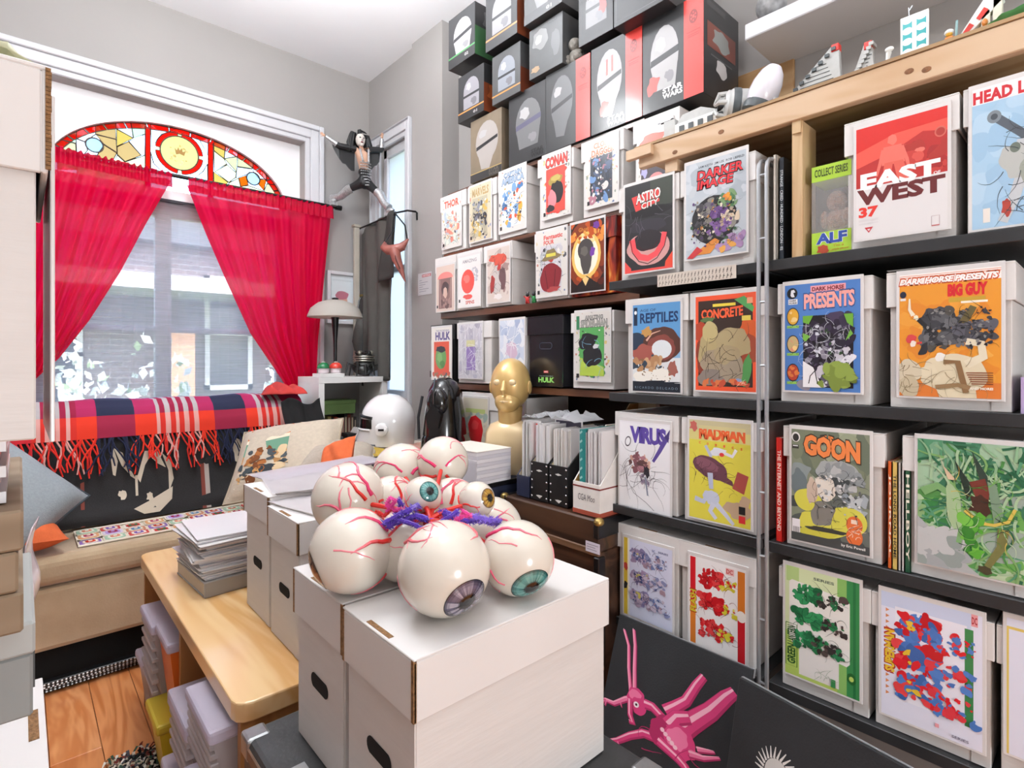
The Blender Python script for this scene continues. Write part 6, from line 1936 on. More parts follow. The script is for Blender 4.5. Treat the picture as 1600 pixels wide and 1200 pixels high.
def plaidcol(u, v):
    p_ = bandx(u)
    low = v > .82
    def st(a, b, n):
        return int((p_ - a) / (b - a) * (2 * n + 1)) % 2
    if p_ < 47:
        c = 'r'
    elif p_ < 118:
        c = 'w' if st(47, 118, 4) else 's'
    elif p_ < 150:
        c = 'p'
    elif p_ < 210:
        c = 'n'
    elif p_ < 242:
        c = 'p'
    elif p_ < 308:
        c = 'w' if st(242, 308, 4) == 0 else 's'
    elif p_ < 332:
        c = 'p'
    elif p_ < 382:
        c = 'n'
    elif p_ < 400:
        c = 'p'
    elif p_ < 440:
        c = 'w' if st(400, 440, 3) == 0 else 's'
    else:
        c = 'p'
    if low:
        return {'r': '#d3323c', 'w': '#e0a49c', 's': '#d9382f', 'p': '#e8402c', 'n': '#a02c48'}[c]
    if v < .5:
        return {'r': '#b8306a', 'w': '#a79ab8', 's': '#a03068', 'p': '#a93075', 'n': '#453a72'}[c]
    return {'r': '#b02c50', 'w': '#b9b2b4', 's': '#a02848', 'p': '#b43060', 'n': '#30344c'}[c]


MB().grid(plaid, 180, 60, colfn=plaidcol).build('cloth', DYED, pb, smooth=True)
fr = MB()
rn = random.Random(21)
n_ = 150
for i in range(n_):
    u = (i + .5) / n_
    p0 = plaid(u, 1.0, .027)
    cx = plaidcol(u, .9)
    if bandx(u) > 150 and bandx(u) < 210 or 332 < bandx(u) < 382:
        cx = '#2c3048'
    L0 = rn.uniform(.10, .19)
    a = rn.uniform(-.35, .35)
    pts_ = []
    for k in range(5):
        f = k / 4
        pts_.append(Vector((p0.x + a * L0 * f + .012 * math.sin(f * 5 + i), p0.y - .010 - .035 * f - .004 * rn.random(), p0.z - L0 * f * .95)))
    fr.tube(pts_, [.0042, .0038, .0036, .0036, .003], 5, col=rn.choice([cx, cx, '#e0342c' if cx != '#2c3048' else cx]))
fo = fr.build('fringe', DYED, pb)
fo['kind'] = 'stuff'
crumple('plaid_corner', 'bunched red plaid blanket corner at the right end of sofa back', 'blanket', (1.13, 3.20, 1.068), .24, .20, .07, '#c9403a', 9, R(-20))
# black shawl over the sofa end
sw = thing('black_shawl', 'black cloth hanging over the right end of the sofa', 'cloth', (1.17, 3.03, .03))
MB().grid(lambda u, v: ((u - .5) * .22, .12 * math.cos(v * 2.2) - .09 - .01 * math.sin(u * 18), 1.0 - v * .30 + .02 * math.sin(u * 7) + .03 * math.sin(v * 3)), 20, 16).build('cloth', M('black_cloth', '#1b1a1b', .95), sw, smooth=True, solid=.003)
# granny-square crochet blanket on the seat
cbk = thing('crochet_blanket', 'multicoloured crochet granny square blanket lying on the sofa seat', 'blanket', (0, 0, 0))
PALS = [('#c0402e', '#e9d9c8', '#8a6ab0'), ('#a02c50', '#b79ad6', '#d9cfe0'), ('#3f7a55', '#c03a34', '#eae2d6'), ('#d98a72', '#e6e8d8', '#a9c9b0'), ('#5a86b0', '#e3dccb', '#c98a6a'), ('#b03a5a', '#efe4d6', '#e0a878'), ('#7a5aa8', '#f0e8dc', '#c9504a')]
rn = random.Random(6)
sq = .083
ori = Vector((.175, 2.80, .508))
nx_, ny_ = 11, 3
for j in range(ny_):
    for i in range(nx_):
        pal = PALS[(i * 3 + j * 5) % 7]
        cx, cy = ori.x + (i + .5) * sq, ori.y + (j + .5) * sq + .02 * (i / nx_ - 1)
        m = MB()
        zz = .510 + .004 * math.sin(i * 1.3 + j)
        for k, (s_, col) in enumerate(((1.0, '#e6dccb'), (.86, pal[2]), (.66, pal[1]), (.42, pal[0]), (.16, pal[1]))):
            h_ = sq / 2 * s_ * .985
            w_ = []
            for a in range(16):
                an = 2 * PI * a / 16 + PI / 16
                sc_ = 1 / max(abs(math.cos(an)), abs(math.sin(an)))
                if k in (2, 3):
                    sc_ *= 1 - .18 * (a % 2)
                w_.append((cx + h_ * math.cos(an) * min(sc_, 1.38), cy + h_ * math.sin(an) * min(sc_, 1.38)))
            m.prism(w_, lambda p, q_, t: (p, q_, t), zz + k * .0016, zz + .0016 + k * .0016, 0, col)
        m.build('granny_square', DYED, cbk)
MB().tube([(ori.x, ori.y - .02, .512), (ori.x + nx_ * sq, ori.y - .004, .512), (ori.x + nx_ * sq, ori.y + ny_ * sq, .512), (ori.x, ori.y + ny_ * sq - .02, .512)], .005, 6, closed=True).build('edging', M('cream_yarn', '#e9e0d0', .95), cbk)


def pillow(name, label, loc, w, h, th, mat, rot, piping=None, printed=None, cat='cushion'):
    t = thing(name, label, cat, loc)
    t.rotation_euler = rot if isinstance(rot, tuple) else rot.to_euler()
    def surf(u, v, sg):
        a, b = 2 * u - 1, 2 * v - 1
        ed = (1 - a ** 4) * (1 - b ** 4)
        pin = 1 - .045 * (1 - a * a) * abs(b) ** 3
        pin2 = 1 - .045 * (1 - b * b) * abs(a) ** 3
        return Vector((a * w / 2 * pin2, b * h / 2 * pin, sg * th / 2 * max(0, ed) ** .7 + .004 * math.sin(a * 7 + b * 3) * ed))
    m = MB()
    m.grid(lambda u, v: surf(u, v, 1), 24, 24)
    m.grid(lambda u, v: surf(1 - u, v, -1), 24, 24)
    m.build('cover', mat, t, smooth=True, weld=True)
    if piping:
        e = [surf(i / 16, 0, 1) for i in range(16)] + [surf(1, i / 16, 1) for i in range(16)] + [surf(1 - i / 16, 1, 1) for i in range(16)] + [surf(0, 1 - i / 16, 1) for i in range(16)]
        MB().tube(e, .006, 6, closed=True).build('piping', piping, t)
    if printed:
        printed.mesh(1, 1, fn=lambda u, v, d: surf(.04 + .92 * u, 1 - (.04 + .92 * v), 1) + Vector((0, 0, .0015 + d * 3))).build('printed_panel', DYED, t)
    return t


DEN = M('grey_blue_denim', '#97a0a5', .95, var=.06, vs=120, bump=.2, bs=260)
pillow('grey_cushion', 'grey-blue denim cushion leaning at the left end of the sofa', (-.065, 2.84, .735), .44, .40, .18, DEN, Matrix.Rotation(R(20), 3, 'Z') @ Matrix.Rotation(R(58), 3, 'X') @ Matrix.Rotation(R(-54), 3, 'Z'), M('dark_stitch', '#3f474d', .8))
pillow('orange_cushion', 'orange cushion lying under the grey denim one', (-.08, 2.86, .600), .40, .34, .14, M('orange_cotton', '#dd6a3a', .9, var=.06, vs=40, bump=.15, bs=200), (R(8), R(4), R(10)))
pr = P('#cfc5b4', 1.).R(.06, .06, .94, .94, '#d3c9b8')
for y0, y1, col in ((.08, .30, '#c8682f'), (.30, .36, '#e3d6bd'), (.36, .55, '#6f9a82'), (.55, .72, '#b98a5a'), (.72, .9, '#d9b07a')):
    pr.R(.10, y0, .56, y1, col)
pr.S(.1, .5, .56, .9, ['#a86a3a', '#c99a62', '#7a4a2c', '#4c5458', '#d9c09a', '#3a3f44'], 36, .03, .07, 5).p([(.62, .06), (.94, .06), (.94, .94), (.7, .94)], '#cbbfae').B(.33, .8, .12, .06, '#3c4247', 3, .3).L([(.62, .06), (.7, .94)], .012, '#a89880')
pillow('printed_cushion', 'beige printed cushion with old photo panels near sofa arm', (.935, 2.61, .795), .48, .44, .17, M('beige_linen', '#c6b9a6', .95, var=.06, vs=60, bump=.15, bs=240), (R(38), R(-8), R(-36)), M('beige_piping', '#a89a86', .9), pr)
pillow('grey_beige_cushion', 'plain taupe cushion right of the printed cushion', (1.11, 2.44, .80), .32, .28, .12, M('taupe_linen', '#b5aa9c', .95, var=.06, vs=60, bump=.15, bs=240), (R(14), R(4), R(-30)), M('beige_piping', '#a89a86', .9))
pillow('small_orange_cushion', 'small orange cushion corner between the taupe and printed cushions', (1.035, 2.29, .84), .17, .15, .07, M('orange_cotton', '#dd6a3a'), (R(50), R(-20), R(-60)))

# ================================================================== curtains
CURT = sheer('magenta_sheer', '#f40050', .04, .66)
CURT_H = sheer('magenta_header', '#d80842', .02, .5)
CY0 = 3.49


def poly_at(pl, v):
    k = v * (len(pl) - 1)
    i = min(int(k), len(pl) - 2)
    return pl[i].lerp(pl[i + 1], k - i)


def curtain(name, label, Lp, Rp, folds, ph, gather):
    t = thing(name, label, 'curtain', (0, 0, 0))
    def fn(u, v):
        a, b = poly_at(Lp, v), poly_at(Rp, v)
        wdt = (b - a).length
        s = u
        p_ = a.lerp(b, s)
        sag = math.sin(PI * u) * .05 * v * gather
        amp = .020 * min(1, .25 + wdt / .5) * (.7 + .5 * v)
        y_ = CY0 + amp * (math.sin(2 * PI * folds * u + ph + .8 * math.sin(3 * u + 2 * v)) + .35 * math.sin(2 * PI * folds * 2.3 * u + 1.3 + 2 * v))
        return Vector((p_.x, y_, p_.z - sag))
    MB().grid(fn, 150, 40).build('panel', CURT, t, smooth=True)
    a, b = Lp[0], Rp[0]
    def hd(u, v):
        p_ = a.lerp(b, u)
        return Vector((p_.x, CY0 - .027 + .010 * math.sin(2 * PI * folds * 3 * u + 2 * math.sin(9 * u)) * (.4 + v), p_.z - .045 + .078 * v + .004 * v * math.sin(2 * PI * folds * 4 * u + 1)))
    MB().grid(hd, 260, 5).build('gathered_heading', CURT_H, t, smooth=True)
    return t


def cpts(l):
    return [AY(a, b, CY0) for a, b in l]


ZR = 2.275
Lp = [Vector((-.07, 0, ZR)), Vector((-.07, 0, 2.0)), Vector((-.07, 0, 1.7)), Vector((-.065, 0, 1.45)), Vector((-.06, 0, 1.25)), Vector((-.05, 0, 1.13))]
Rp = cpts([(268, 282), (228, 350), (188, 425), (140, 500), (92, 560), (46, 600)])
curtain('left_curtain', 'magenta sheer curtain swept to the left side of the window', Lp, Rp, 7, .4, 1.)
Lp = cpts([(293, 288), (322, 362), (352, 432), (392, 520), (440, 592), (478, 652)])
Rp = cpts([(519, 333), (512, 400), (506, 460), (499, 530), (495, 600), (497, 665)])
curtain('right_curtain', 'magenta sheer curtain swept to the right side of the window', Lp, Rp, 7, 1.9, .6)
bpy.data.objects['left_curtain'].name = 'window_curtain'
bpy.data.objects['right_curtain'].name = 'window_curtain.001'
rd = thing('curtain_rod', 'black curtain rod across the window carrying the magenta curtains', 'rod', (0, CY0 - .005, ZR))
MB().tube([(-.12, 0, 0), (1.56, 0, 0)], .011, 12).build('rod', BLACKP, rd, smooth=True)
MB().tube([(1.56, 0, 0), (1.60, 0, 0)], .017, 12).build('finial', BLACKP, rd, smooth=True)
for xx in (-.10, 1.50):
    MB().box(xx - .008, xx + .008, .0115, .045, -.012, .012).build('bracket', BLACKP, rd, bevel=.002)
# ================================================================== corner by the window: cube shelf, lamp, picture, coat, doll
CX0, CX1 = 1.27, 1.70
a, b = AY(498, 590, 3.12), AY(605, 590, 3.12)
CX0, CX1, CZ = a.x, b.x, a.z
cw = CX1 - CX0
cs_ = thing('cube_shelf', 'white open cube shelf in the corner holding books and boxes', 'shelf', (CX0, 3.12, 0))
WL = M('white_laminate', '#e6e5e3', .4, var=.02, vs=5)
cd = .32
tk = .035
for x0 in (0, cw - tk):
    MB().box(x0, x0 + tk, 0, cd, 0, CZ - tk - .0005).build('side_panel', WL, cs_, bevel=.001)
MB().box(0, cw, 0, cd, CZ - tk, CZ).build('top_panel', WL, cs_, bevel=.001)
for zz in (.06, CZ - .46, CZ - .86):
    if zz > 0:
        MB().box(tk + .0005, cw - tk - .0005, 0, cd, zz - .03, zz).build('shelf_panel', WL, cs_, bevel=.001)
MB().box(tk, cw - tk, cd - .006, cd, 0, CZ - tk).build('back_panel', M('grey_back', '#8a8886', .6), cs_)
zf = CZ - .46 + .0005
xl = CX0 + tk


def put(name, label, cat, x, z, w, h, d, col, y=3.14, rz=0., group=None, lidh=0., rough=.5):
    t = thing(name, label, cat, (x, y, z), rz, group)
    m_ = M('item_' + col, col, rough, var=.05, vs=20)
    MB().box(-w / 2, w / 2, 0, d, 0, h - lidh).build('body', m_, t, bevel=.0015)
    if lidh:
        MB().box(-w / 2 - .004, w / 2 + .004, -.004, d + .004, h - lidh + .0005, h).build('lid', m_, t, bevel=.0015)
    return t


# books at the back of the cube
cols = ['#7a3a2c', '#2c2a30', '#8a6a4a', '#2f3038', '#a99a5a', '#3a3432', '#b5452c', '#8f3a30', '#c26a5a', '#3c3a3a', '#8a4030', '#5a4a44', '#2f2c2e', '#6a3a30']
x = xl + .015
rn = random.Random(9)
for i, col in enumerate(cols):
    w_ = rn.uniform(.016, .026)
    if x + w_ > CX1 - tk - .07:
        break
    h_ = rn.uniform(.185, .225)
    t = thing('paperback', 'dark spined paperback standing at the back of the white cube shelf', 'book', (x + w_ / 2, 3.30, zf), 0, 'paperbacks in the cube shelf')
    MB().box(-w_ / 2, w_ / 2, 0, .12, 0, h_).build('cover', M('pb_' + col, col, .5), t, bevel=.001)
    q = P(None, h_ / w_)
    q.R(.25, .1, .75, .55, '#c9b99a' if i % 2 else '#a99a8a')
    q.mesh(w_, h_, -.0003).build('spine_print', MATTE, t)
    x += w_ + .001
put('green_box', 'green lidded box resting on top of the cube shelf books', 'box', xl + .15, zf + .2260, .22, .085, .15, '#6f8f52', 3.26, R(-2), lidh=.022)
put('grey_box', 'dark grey box at the lower left of the cube shelf', 'box', xl + .065, zf, .12, .10, .12, '#57575a')
put('disc_case', 'small pale disc case standing on the grey box', 'case', xl + .060, zf + .1005, .10, .095, .03, '#aeb6be', rough=.25)
for i in range(4):
    put('video_tape', 'black tape cassette in the pile inside the cube shelf', 'cassette', xl + .245, zf + i * .0275, .17, .0265, .10, '#262628', 3.15, R(3 - 2 * i), 'tapes piled in the cube shelf')
t = put('leaning_booklet', 'pale booklet leaning diagonally inside the cube shelf', 'booklet', xl + .150, zf + .012, .012, .16, .11, '#d6d0cf', 3.135)
t.rotation_euler = (0, R(38), 0)
# things on its top
t = thing('white_tray', 'flat white box carrying the two dome tins', 'tray', (xl + .055, 3.19, CZ + .0005))
MB().box(-.075, .075, -.06, .06, 0, .022).build('body', WL, t, bevel=.002)
for i, (nm, col) in enumerate((('green', '#1f7f4c'), ('red', '#e0483a'))):
    t = thing('dome_tin', 'small white tin with %s domed lid on the white tray' % nm, 'tin', (xl + .018 + i * .078, 3.18, CZ + .0228))
    MB().lathe([(.026, 0), (.030, .004), (.030, .030), (.0, .030)], 22).build('cup', M('tin_white', '#e3d6da', .4), t, smooth=True)
    MB().lathe([(.036, .0305), (.037, .036), (.033, .050), (.022, .062), (.0, .067)], 24).build('domed_lid', M('dome_' + nm, col, .25, coat=.4), t, smooth=True)
    MB().lathe([(.0105, .0655), (.011, .070), (0, .072)], 16).build('lid_knob', M('patch_white', '#f0eeea', .3), t, smooth=True)
# table lamp
lx = AY(527, 580, 3.27)
lp = thing('table_lamp', 'table lamp with frosted white dome shade and black stem', 'lamp', (lx.x, 3.30, CZ + .0005))
hz = AY(527, 495, 3.30).z - CZ
MB().lathe([(.055, 0), (.055, .008), (.03, .016), (.0115, .022), (.010, .05), (.012, hz * .6), (.022, hz - .02), (.030, hz + .01), (0, hz + .01)], 22).build('stem', BLACKP, lp, smooth=True)
sr = (AY(566, 495, 3.30) - AY(487, 495, 3.30)).length / 2
sh_ = MB().lathe([(sr, hz - .005), (sr * .99, hz + .005), (sr * .88, hz + .05), (sr * .62, hz + .085), (sr * .3, hz + .102), (.012, hz + .106)], 36)
sh_.build('lamp_shade', sheer('opal_glass', '#e9e6e0', .02, .6), lp, smooth=True, solid=.003)
MB().lathe([(.02, hz + .104), (.02, hz + .116), (.008, hz + .120), (0, hz + .120)], 18).build('top_finial', BLACKP, lp, smooth=True)
# black and silver mechanical sculpture
mp_ = AY(567, 578, 3.22)
ms = thing('mechanical_sculpture', 'black and silver crab-like machine model on the cube shelf', 'model', (mp_.x + .015, 3.24, CZ + .0005), R(-35))
DKM = M('gunmetal', '#3c3d3c', .35, .6, var=.3, vs=40)
SLV = M('silver_rings', '#b9b4a6', .3, .8)
m = MB().ball((0, 0, .055), (.075, .055, .05), 18, 10).ball((0, -.05, .04), (.045, .035, .035), 14, 8).ball((.0, .02, .12), (.06, .05, .035), 16, 10)
m.build('hull', DKM, ms, smooth=True)
for zz in (.098, .112, .126):
    MB().tube([(.066 * math.cos(R(a)), .056 * math.sin(R(a)) + .01, zz) for a in range(180, 361, 15)], .0045, 6).build('ring', SLV, ms, smooth=True)
for i in range(6):
    an = R(200 + i * 28)
    c_, s_ = math.cos(an), math.sin(an)
    MB().tube([(.06 * c_, .05 * s_, .06), (.10 * c_, .085 * s_, .085 - .01 * (i % 2)), (.115 * c_, .10 * s_, .004)], [.010, .008, .004], 7).build('leg', DKM, ms, smooth=True)
for i in range(9):
    an = R(i * 40)
    MB().ball((.045 * math.cos(an), .04 * math.sin(an) + .02, .150), .014, 8, 6).build('knob', SLV if i % 3 == 0 else DKM, ms, smooth=True)
# dark bag hanging on the wall beside the lamp
hb = AY(573, 520, 3.42)
t = thing('hanging_bag', 'grey leather bag hanging beside the dark coat in the corner', 'bag', (hb.x, 3.46, hb.z - .14))
m = MB().lathe([(.02, 0), (.07, .02), (.085, .08), (.075, .15), (.055, .22), (.06, .26), (.045, .27)], 20, sx=1., sy=.45)
m.build('body', M('grey_leather', '#4f4d49', .55, var=.25, vs=12, bump=.2, bs=40), t, smooth=True)
MB().tube([(-.05, 0, .25), (-.03, .01, .36), (.0, .02, .40), (.03, .01, .36), (.05, 0, .25)], .006, 6).build('strap', BLACKP, t, smooth=True)
MB().box(-.012, .012, -.006, .098, .392, .405).build('hook', BRASS, t)
# framed picture: pale portrait-like abstract with a rose cap of colour
a, b = AY(510, 422, 3.56), AY(556, 500, 3.56)
fx = (a.x + b.x) / 2
fw, fh = b.x - a.x + .01, a.z - AY(510, 505, 3.56).z
pf = thing('framed_picture', 'small white framed picture with pink and orange oval on the wall', 'picture', (fx + .01, 3.575, a.z - fh))
for (x0, x1, z0, z1) in ((-fw / 2, -fw / 2 + .022, 0, fh), (fw / 2 - .022, fw / 2, 0, fh), (-fw / 2 + .022, fw / 2 - .022, 0, .022), (-fw / 2 + .022, fw / 2 - .022, fh - .022, fh)):
    MB().box(x0, x1, -.025, 0, z0, z1).build('frame_bar', WHITE_TRIM, pf, bevel=.002)
q = P('#d3dbdf', fh / fw).B(.5, .62, .24, .2, '#d9a48c', 3, .08).B(.5, .44, .26, .1, '#b5566e', 4, .12).B(.56, .78, .2, .1, '#c9824e', 5, .2).L([(.36, .58), (.46, .6)], .03, '#6a3a34').L([(.55, .6), (.66, .58)], .03, '#6a3a34').L([(.42, .69), (.52, .72), (.62, .68)], .03, '#7a3030').R(.12, .1, .88, .14, '#c3ccd0')
q.mesh(fw - .04, fh - .04, -.006).xf(Matrix.Translation((0, 0, .02))).build('print', MATTE, pf)
MB().box(-fw / 2 + .02, fw / 2 - .02, -.012, -.0105, .02, fh - .02).build('glazing', CLEAR, pf)
# pale upright pole with cap (curtain pole end) next to the coat
pp_ = AY(561, 410, 3.47)
t = thing('wooden_pole', 'pale wooden pole with small cap standing in the corner', 'pole', (pp_.x - .005, 3.50, 0))
ztop = AY(561, 352, 3.50).z
MB().box(-.018, .018, -.012, .012, 0, ztop - .02).build('shaft', M('pale_pole', '#b5ada0', .6, var=.1, vs=8), t, bevel=.002)
MB().box(-.026, .026, -.02, .02, ztop - .0195, ztop).build('cap', M('pale_pole_cap', '#a59c8c', .6), t, bevel=.003)
# bent wire rail from the side window, dark coat hung on it, leather mask on a strap
r0, r1 = AX(646, 330, 1.80), AX(600, 340, 1.80)
rl = thing('wall_rail', 'thin black rail projecting across the small side window', 'rail', (1.80, r0.y, r0.z))
ln = 3.52 - r0.y
MB().tube([(.025, 0, -.05), (.025, 0, -.005), (.015, .0, 0), (-.03, .02, .003), (-.06, .10, 0), (-.06, ln, -.01)], .006, 8).build('rail_bar', BLACKP, rl, smooth=True)
ct = thing('dark_coat', 'long charcoal grey coat draped from the rail beside the window', 'coat', (1.772, r0.y, r0.z))
y0c, y1c = .115, 3.50 - r0.y
def coatf(u, v):
    wtop = y1c - y0c
    y_ = y0c + wtop * (u * (1 - .30 * v) + .06 * v) 
    f = .010 + .013 * v
    x_ = -.010 - f * (1 + math.sin(u * 17 + 2.2 * v + .6)) - .02 * v
    ztop_ = .012 - .06 * u ** 3
    return (x_, y_, ztop_ + (-1.02 - .04 * math.sin(u * 9)) * v)
MB().grid(coatf, 60, 30).build('cloth', M('charcoal_coat', '#55534f', .85, var=.12, vs=7, bump=.15, bs=160), ct, smooth=True, solid=.004)
MB().grid(lambda u, v: (-.050 - .012 * math.sin(v * 5 + u * 4) - .02 * v, y0c - .02 + .11 * u + .05 * v * u, .016 - .42 * v - .02 * u), 10, 16).build('lapel', M('coat_lapel', '#3c3b39', .85, var=.15, vs=9), ct, smooth=True, solid=.004)
# leather mask: two curled lobes and a long tapering beak
LEA = M('rose_leather', '#9a5a50', .45, var=.2, vs=20, coat=.15)
mk = AX(620, 400, 1.66)
lm = thing('leather_mask', 'rose-brown leather beaked mask hanging by black strap over coat', 'mask', (1.66, mk.y, mk.z), -R(52))
m = MB()
m.tube([(-.075, 0, .085), (-.07, -.02, .05), (-.04, -.035, .03), (0, -.04, .03), (.045, -.035, .045), (.075, -.01, .095)], [.006, .024, .030, .030, .026, .005], 10)
m.tube([(0, -.04, .03), (.02, -.05, -.03), (.045, -.05, -.09), (.07, -.045, -.16)], [.034, .028, .018, .003], 10)
m.build('mask_shell', LEA, lm, smooth=True)
MB().tube([(.01, -.062, .02), (.025, -.078, -.03), (.048, -.07, -.09)], .004, 6).build('beak_seam', M('seam_dark', '#5a2f2a', .6), lm, smooth=True)
_hk = Matrix.Rotation(R(52), 3, 'Z') @ (Vector((1.74, r0.y + .13, r0.z + .010)) - mk)
MB().tube([(.07, -.012, .09), (.05, .0, .18), _hk], .005, 6).build('strap', BLACKP, lm, smooth=True)
MB().tube([(-.07, -.005, .08), (-.02, .01, .17), _hk], .005, 6).build('strap', BLACKP, lm, smooth=True)

# ---------------------------------------------------------------- doll in stage costume astride rod and rail
def skin_mesh(name, verts, edges, radii, mat, parent, sub=2, root=0):
    me = bpy.data.meshes.new(name)
    me.from_pydata([tuple(v) for v in verts], edges, [])
    me.materials.append(mat)
    o = bpy.data.objects.new(name, me)
    COL.objects.link(o)
    o.parent = parent
    s_ = o.modifiers.new('skin', 'SKIN')
    s_.use_smooth_shade = True
    for i, r_ in enumerate(radii):
        sv = me.skin_vertices[0].data[i]
        sv.radius = (r_, r_)
        sv.use_root = (i == root)
    ss = o.modifiers.new('sub', 'SUBSURF')
    ss.levels = ss.render_levels = sub
    return o


SKIN = M('doll_skin', '#d0a58c', .45)
PALEF = M('doll_face', '#dcd4cc', .45)
DBLK = M('doll_black', '#1b1b1d', .5)
DSIL = M('doll_silver', '#b9b9bb', .3, .6, var=.25, vs=120)
fl, frt = Vector((1.535, CY0 - .005, ZR + .018)), Vector((1.748, AX(608, 326, 1.748).y, r0.z + .018))
pel = AY(570, 285, 3.28)
chest = AY(567, 246, 3.28)
neck = AY(565, 233, 3.28)
head = AY(563, 219, 3.27)
lh, rh = AY(506, 211, 3.33), AY(597, 214, 3.22)
lel, rel = AY(530, 228, 3.30), AY(596, 234, 3.24)
dn = thing('stage_doll', 'doll in black and silver stage costume with spread bat-wing cape', 'doll', pel)
O_ = pel
lk, rk = fl.lerp(pel, .5) + Vector((-.005, -.02, .02)), frt.lerp(pel, .5) + Vector((.01, -.02, .02))
shl, shr = neck.lerp(lel, .28) + Vector((0, 0, -.006)), neck.lerp(rel, .34) + Vector((0, 0, -.006))
V_ = [pel, pel.lerp(chest, .5), chest, neck, head + Vector((0, 0, -.03)), shl, lel, lh.lerp(lel, .1), shr, rel, rh.lerp(rel, .1), pel + Vector((-.028, 0, -.012)), lk, fl + Vector((0, 0, .03)), pel + Vector((.028, 0, -.012)), rk, frt + Vector((0, 0, .03))]
E_ = [(0, 1), (1, 2), (2, 3), (3, 4), (2, 5), (5, 6), (6, 7), (2, 8), (8, 9), (9, 10), (0, 11), (11, 12), (12, 13), (0, 14), (14, 15), (15, 16)]
RD_ = [.034, .030, .038, .014, .018, .019, .013, .009, .019, .013, .009, .018, .016, .012, .018, .016, .012]
skin_mesh('body', [v - O_ for v in V_], E_, RD_, SKIN, dn)
# head with features, long dark hair
h_ = head - O_
m = MB().ball(h_, (.030, .033, .042), 20, 14).tube([h_ + Vector((-.004, -.030, .010)), h_ + Vector((-.005, -.040, -.006)), h_ + Vector((-.004, -.031, -.010))], [.004, .007, .005], 8).ball(h_ + Vector((0, -.018, -.032)), (.016, .014, .012), 12, 8)
m.build('head', PALEF, dn, smooth=True)
for sx in (-1, 1):
    MB().ball(h_ + Vector((sx * .012 - .004, -.0295, .006)), (.006, .004, .0045), 10, 6).build('eye', DBLK, dn, smooth=True)
MB().ball(h_ + Vector((-.004, -.0305, -.022)), (.009, .004, .004), 10, 6).build('mouth', M('doll_mouth', '#7a2430', .4), dn, smooth=True)
rn = random.Random(12)
hr = MB()
for i in range(70):
    a = rn.uniform(R(-15), R(195))
    s0 = h_ + Vector((.026 * math.cos(a), .012 + .024 * math.sin(a), rn.uniform(.02, .042)))
    o_ = Vector((math.cos(a), math.sin(a) * .8, 0)) * rn.uniform(.018, .042)
    hr.tube([s0, s0 + o_ * .8 + Vector((0, 0, .004)), s0 + o_ * 1.25 + Vector((0, 0, -.05)), s0 + o_ * 1.2 + Vector((rn.uniform(-.01, .01), 0, -rn.uniform(.07, .12)))], [.007, .009, .008, .002], 6)
hr.tube([h_ + Vector((-.005, 0, .035)), h_ + Vector((-.008, 0, .065)), h_ + Vector((-.012, 0, .055))], [.016, .012, .006], 8)
hr.tube([h_ + Vector((0, 0, .06)), h_ + Vector((.03, 0, .058)), h_ + Vector((.045, 0, .052))], [.008, .005, .002], 7)
hr.build('hair', M('doll_hair', '#0f0f11', .5), dn, smooth=True)


def hand(p, dirv, name='hand'):
    dirv = dirv.normalized()
    up_ = Vector((0, -1, 0))
    sd_ = dirv.cross(up_).normalized()
    m = MB().ball(p, (.009, .007, .009), 10, 8)
    for k, (a, l) in enumerate(((-.5, .022), (-.17, .026), (.15, .025), (.45, .020))):
        d_ = (dirv + sd_ * a).normalized()
        m.tube([p + d_ * .006, p + d_ * (l * .6), p + d_ * l + up_ * .004], [.0032, .0029, .0018], 6)
    d_ = (dirv * .35 + sd_ * -1).normalized()
    m.tube([p + d_ * .004, p + d_ * .013, p + d_ * .018 + dirv * .004], [.0034, .003, .0018], 6)
    m.build(name, SKIN, dn, smooth=True)


hand(lh - O_, lh - lel)
hand(rh - O_, rh - rel)
for a, b in ((lel, lh), (rel, rh)):
    MB().tube([a.lerp(b, .15) - O_, a.lerp(b, .5) - O_, a.lerp(b, .86) - O_], [.018, .016, .013], 10).build('silver_gauntlet', DSIL, dn, smooth=True)
skin_mesh('costume', [v - O_ for v in (pel, pel.lerp(chest, .55), pel + Vector((-.028, 0, -.012)), lk, lk.lerp(fl, .45), pel + Vector((.028, 0, -.012)), rk, rk.lerp(frt, .45))], [(0, 1), (0, 2), (2, 3), (3, 4), (0, 5), (5, 6), (6, 7)], [.036, .034, .030, .024, .018, .030, .024, .018], DBLK, dn)
for k_, f_ in ((lk, fl), (rk, frt)):
    MB().tube([k_.lerp(pel, .18) - O_, k_ - O_, k_.lerp(f_, .5) - O_, f_ + Vector((0, 0, .035)) - O_], [.030, .029, .024, .026], 12).build('silver_boot', DSIL, dn, smooth=True)
    m = MB()
    m.ball(f_ - O_ + Vector((0, -.012, .012)), (.022, .040, .022), 14, 8)
    m.box(f_.x - O_.x - .02, f_.x - O_.x + .02, f_.y - O_.y - .048, f_.y - O_.y + .024, f_.z - O_.z - .018, f_.z - O_.z + .0)
    m.build('platform_shoe', DSIL, dn, smooth=True)
MB().ball(pel - O_ + Vector((0, 0, -.004)), (.046, .038, .040), 16, 10).ball(pel.lerp(chest, .4) - O_, (.036, .031, .034), 16, 10).build('black_briefs', DBLK, dn, smooth=True)
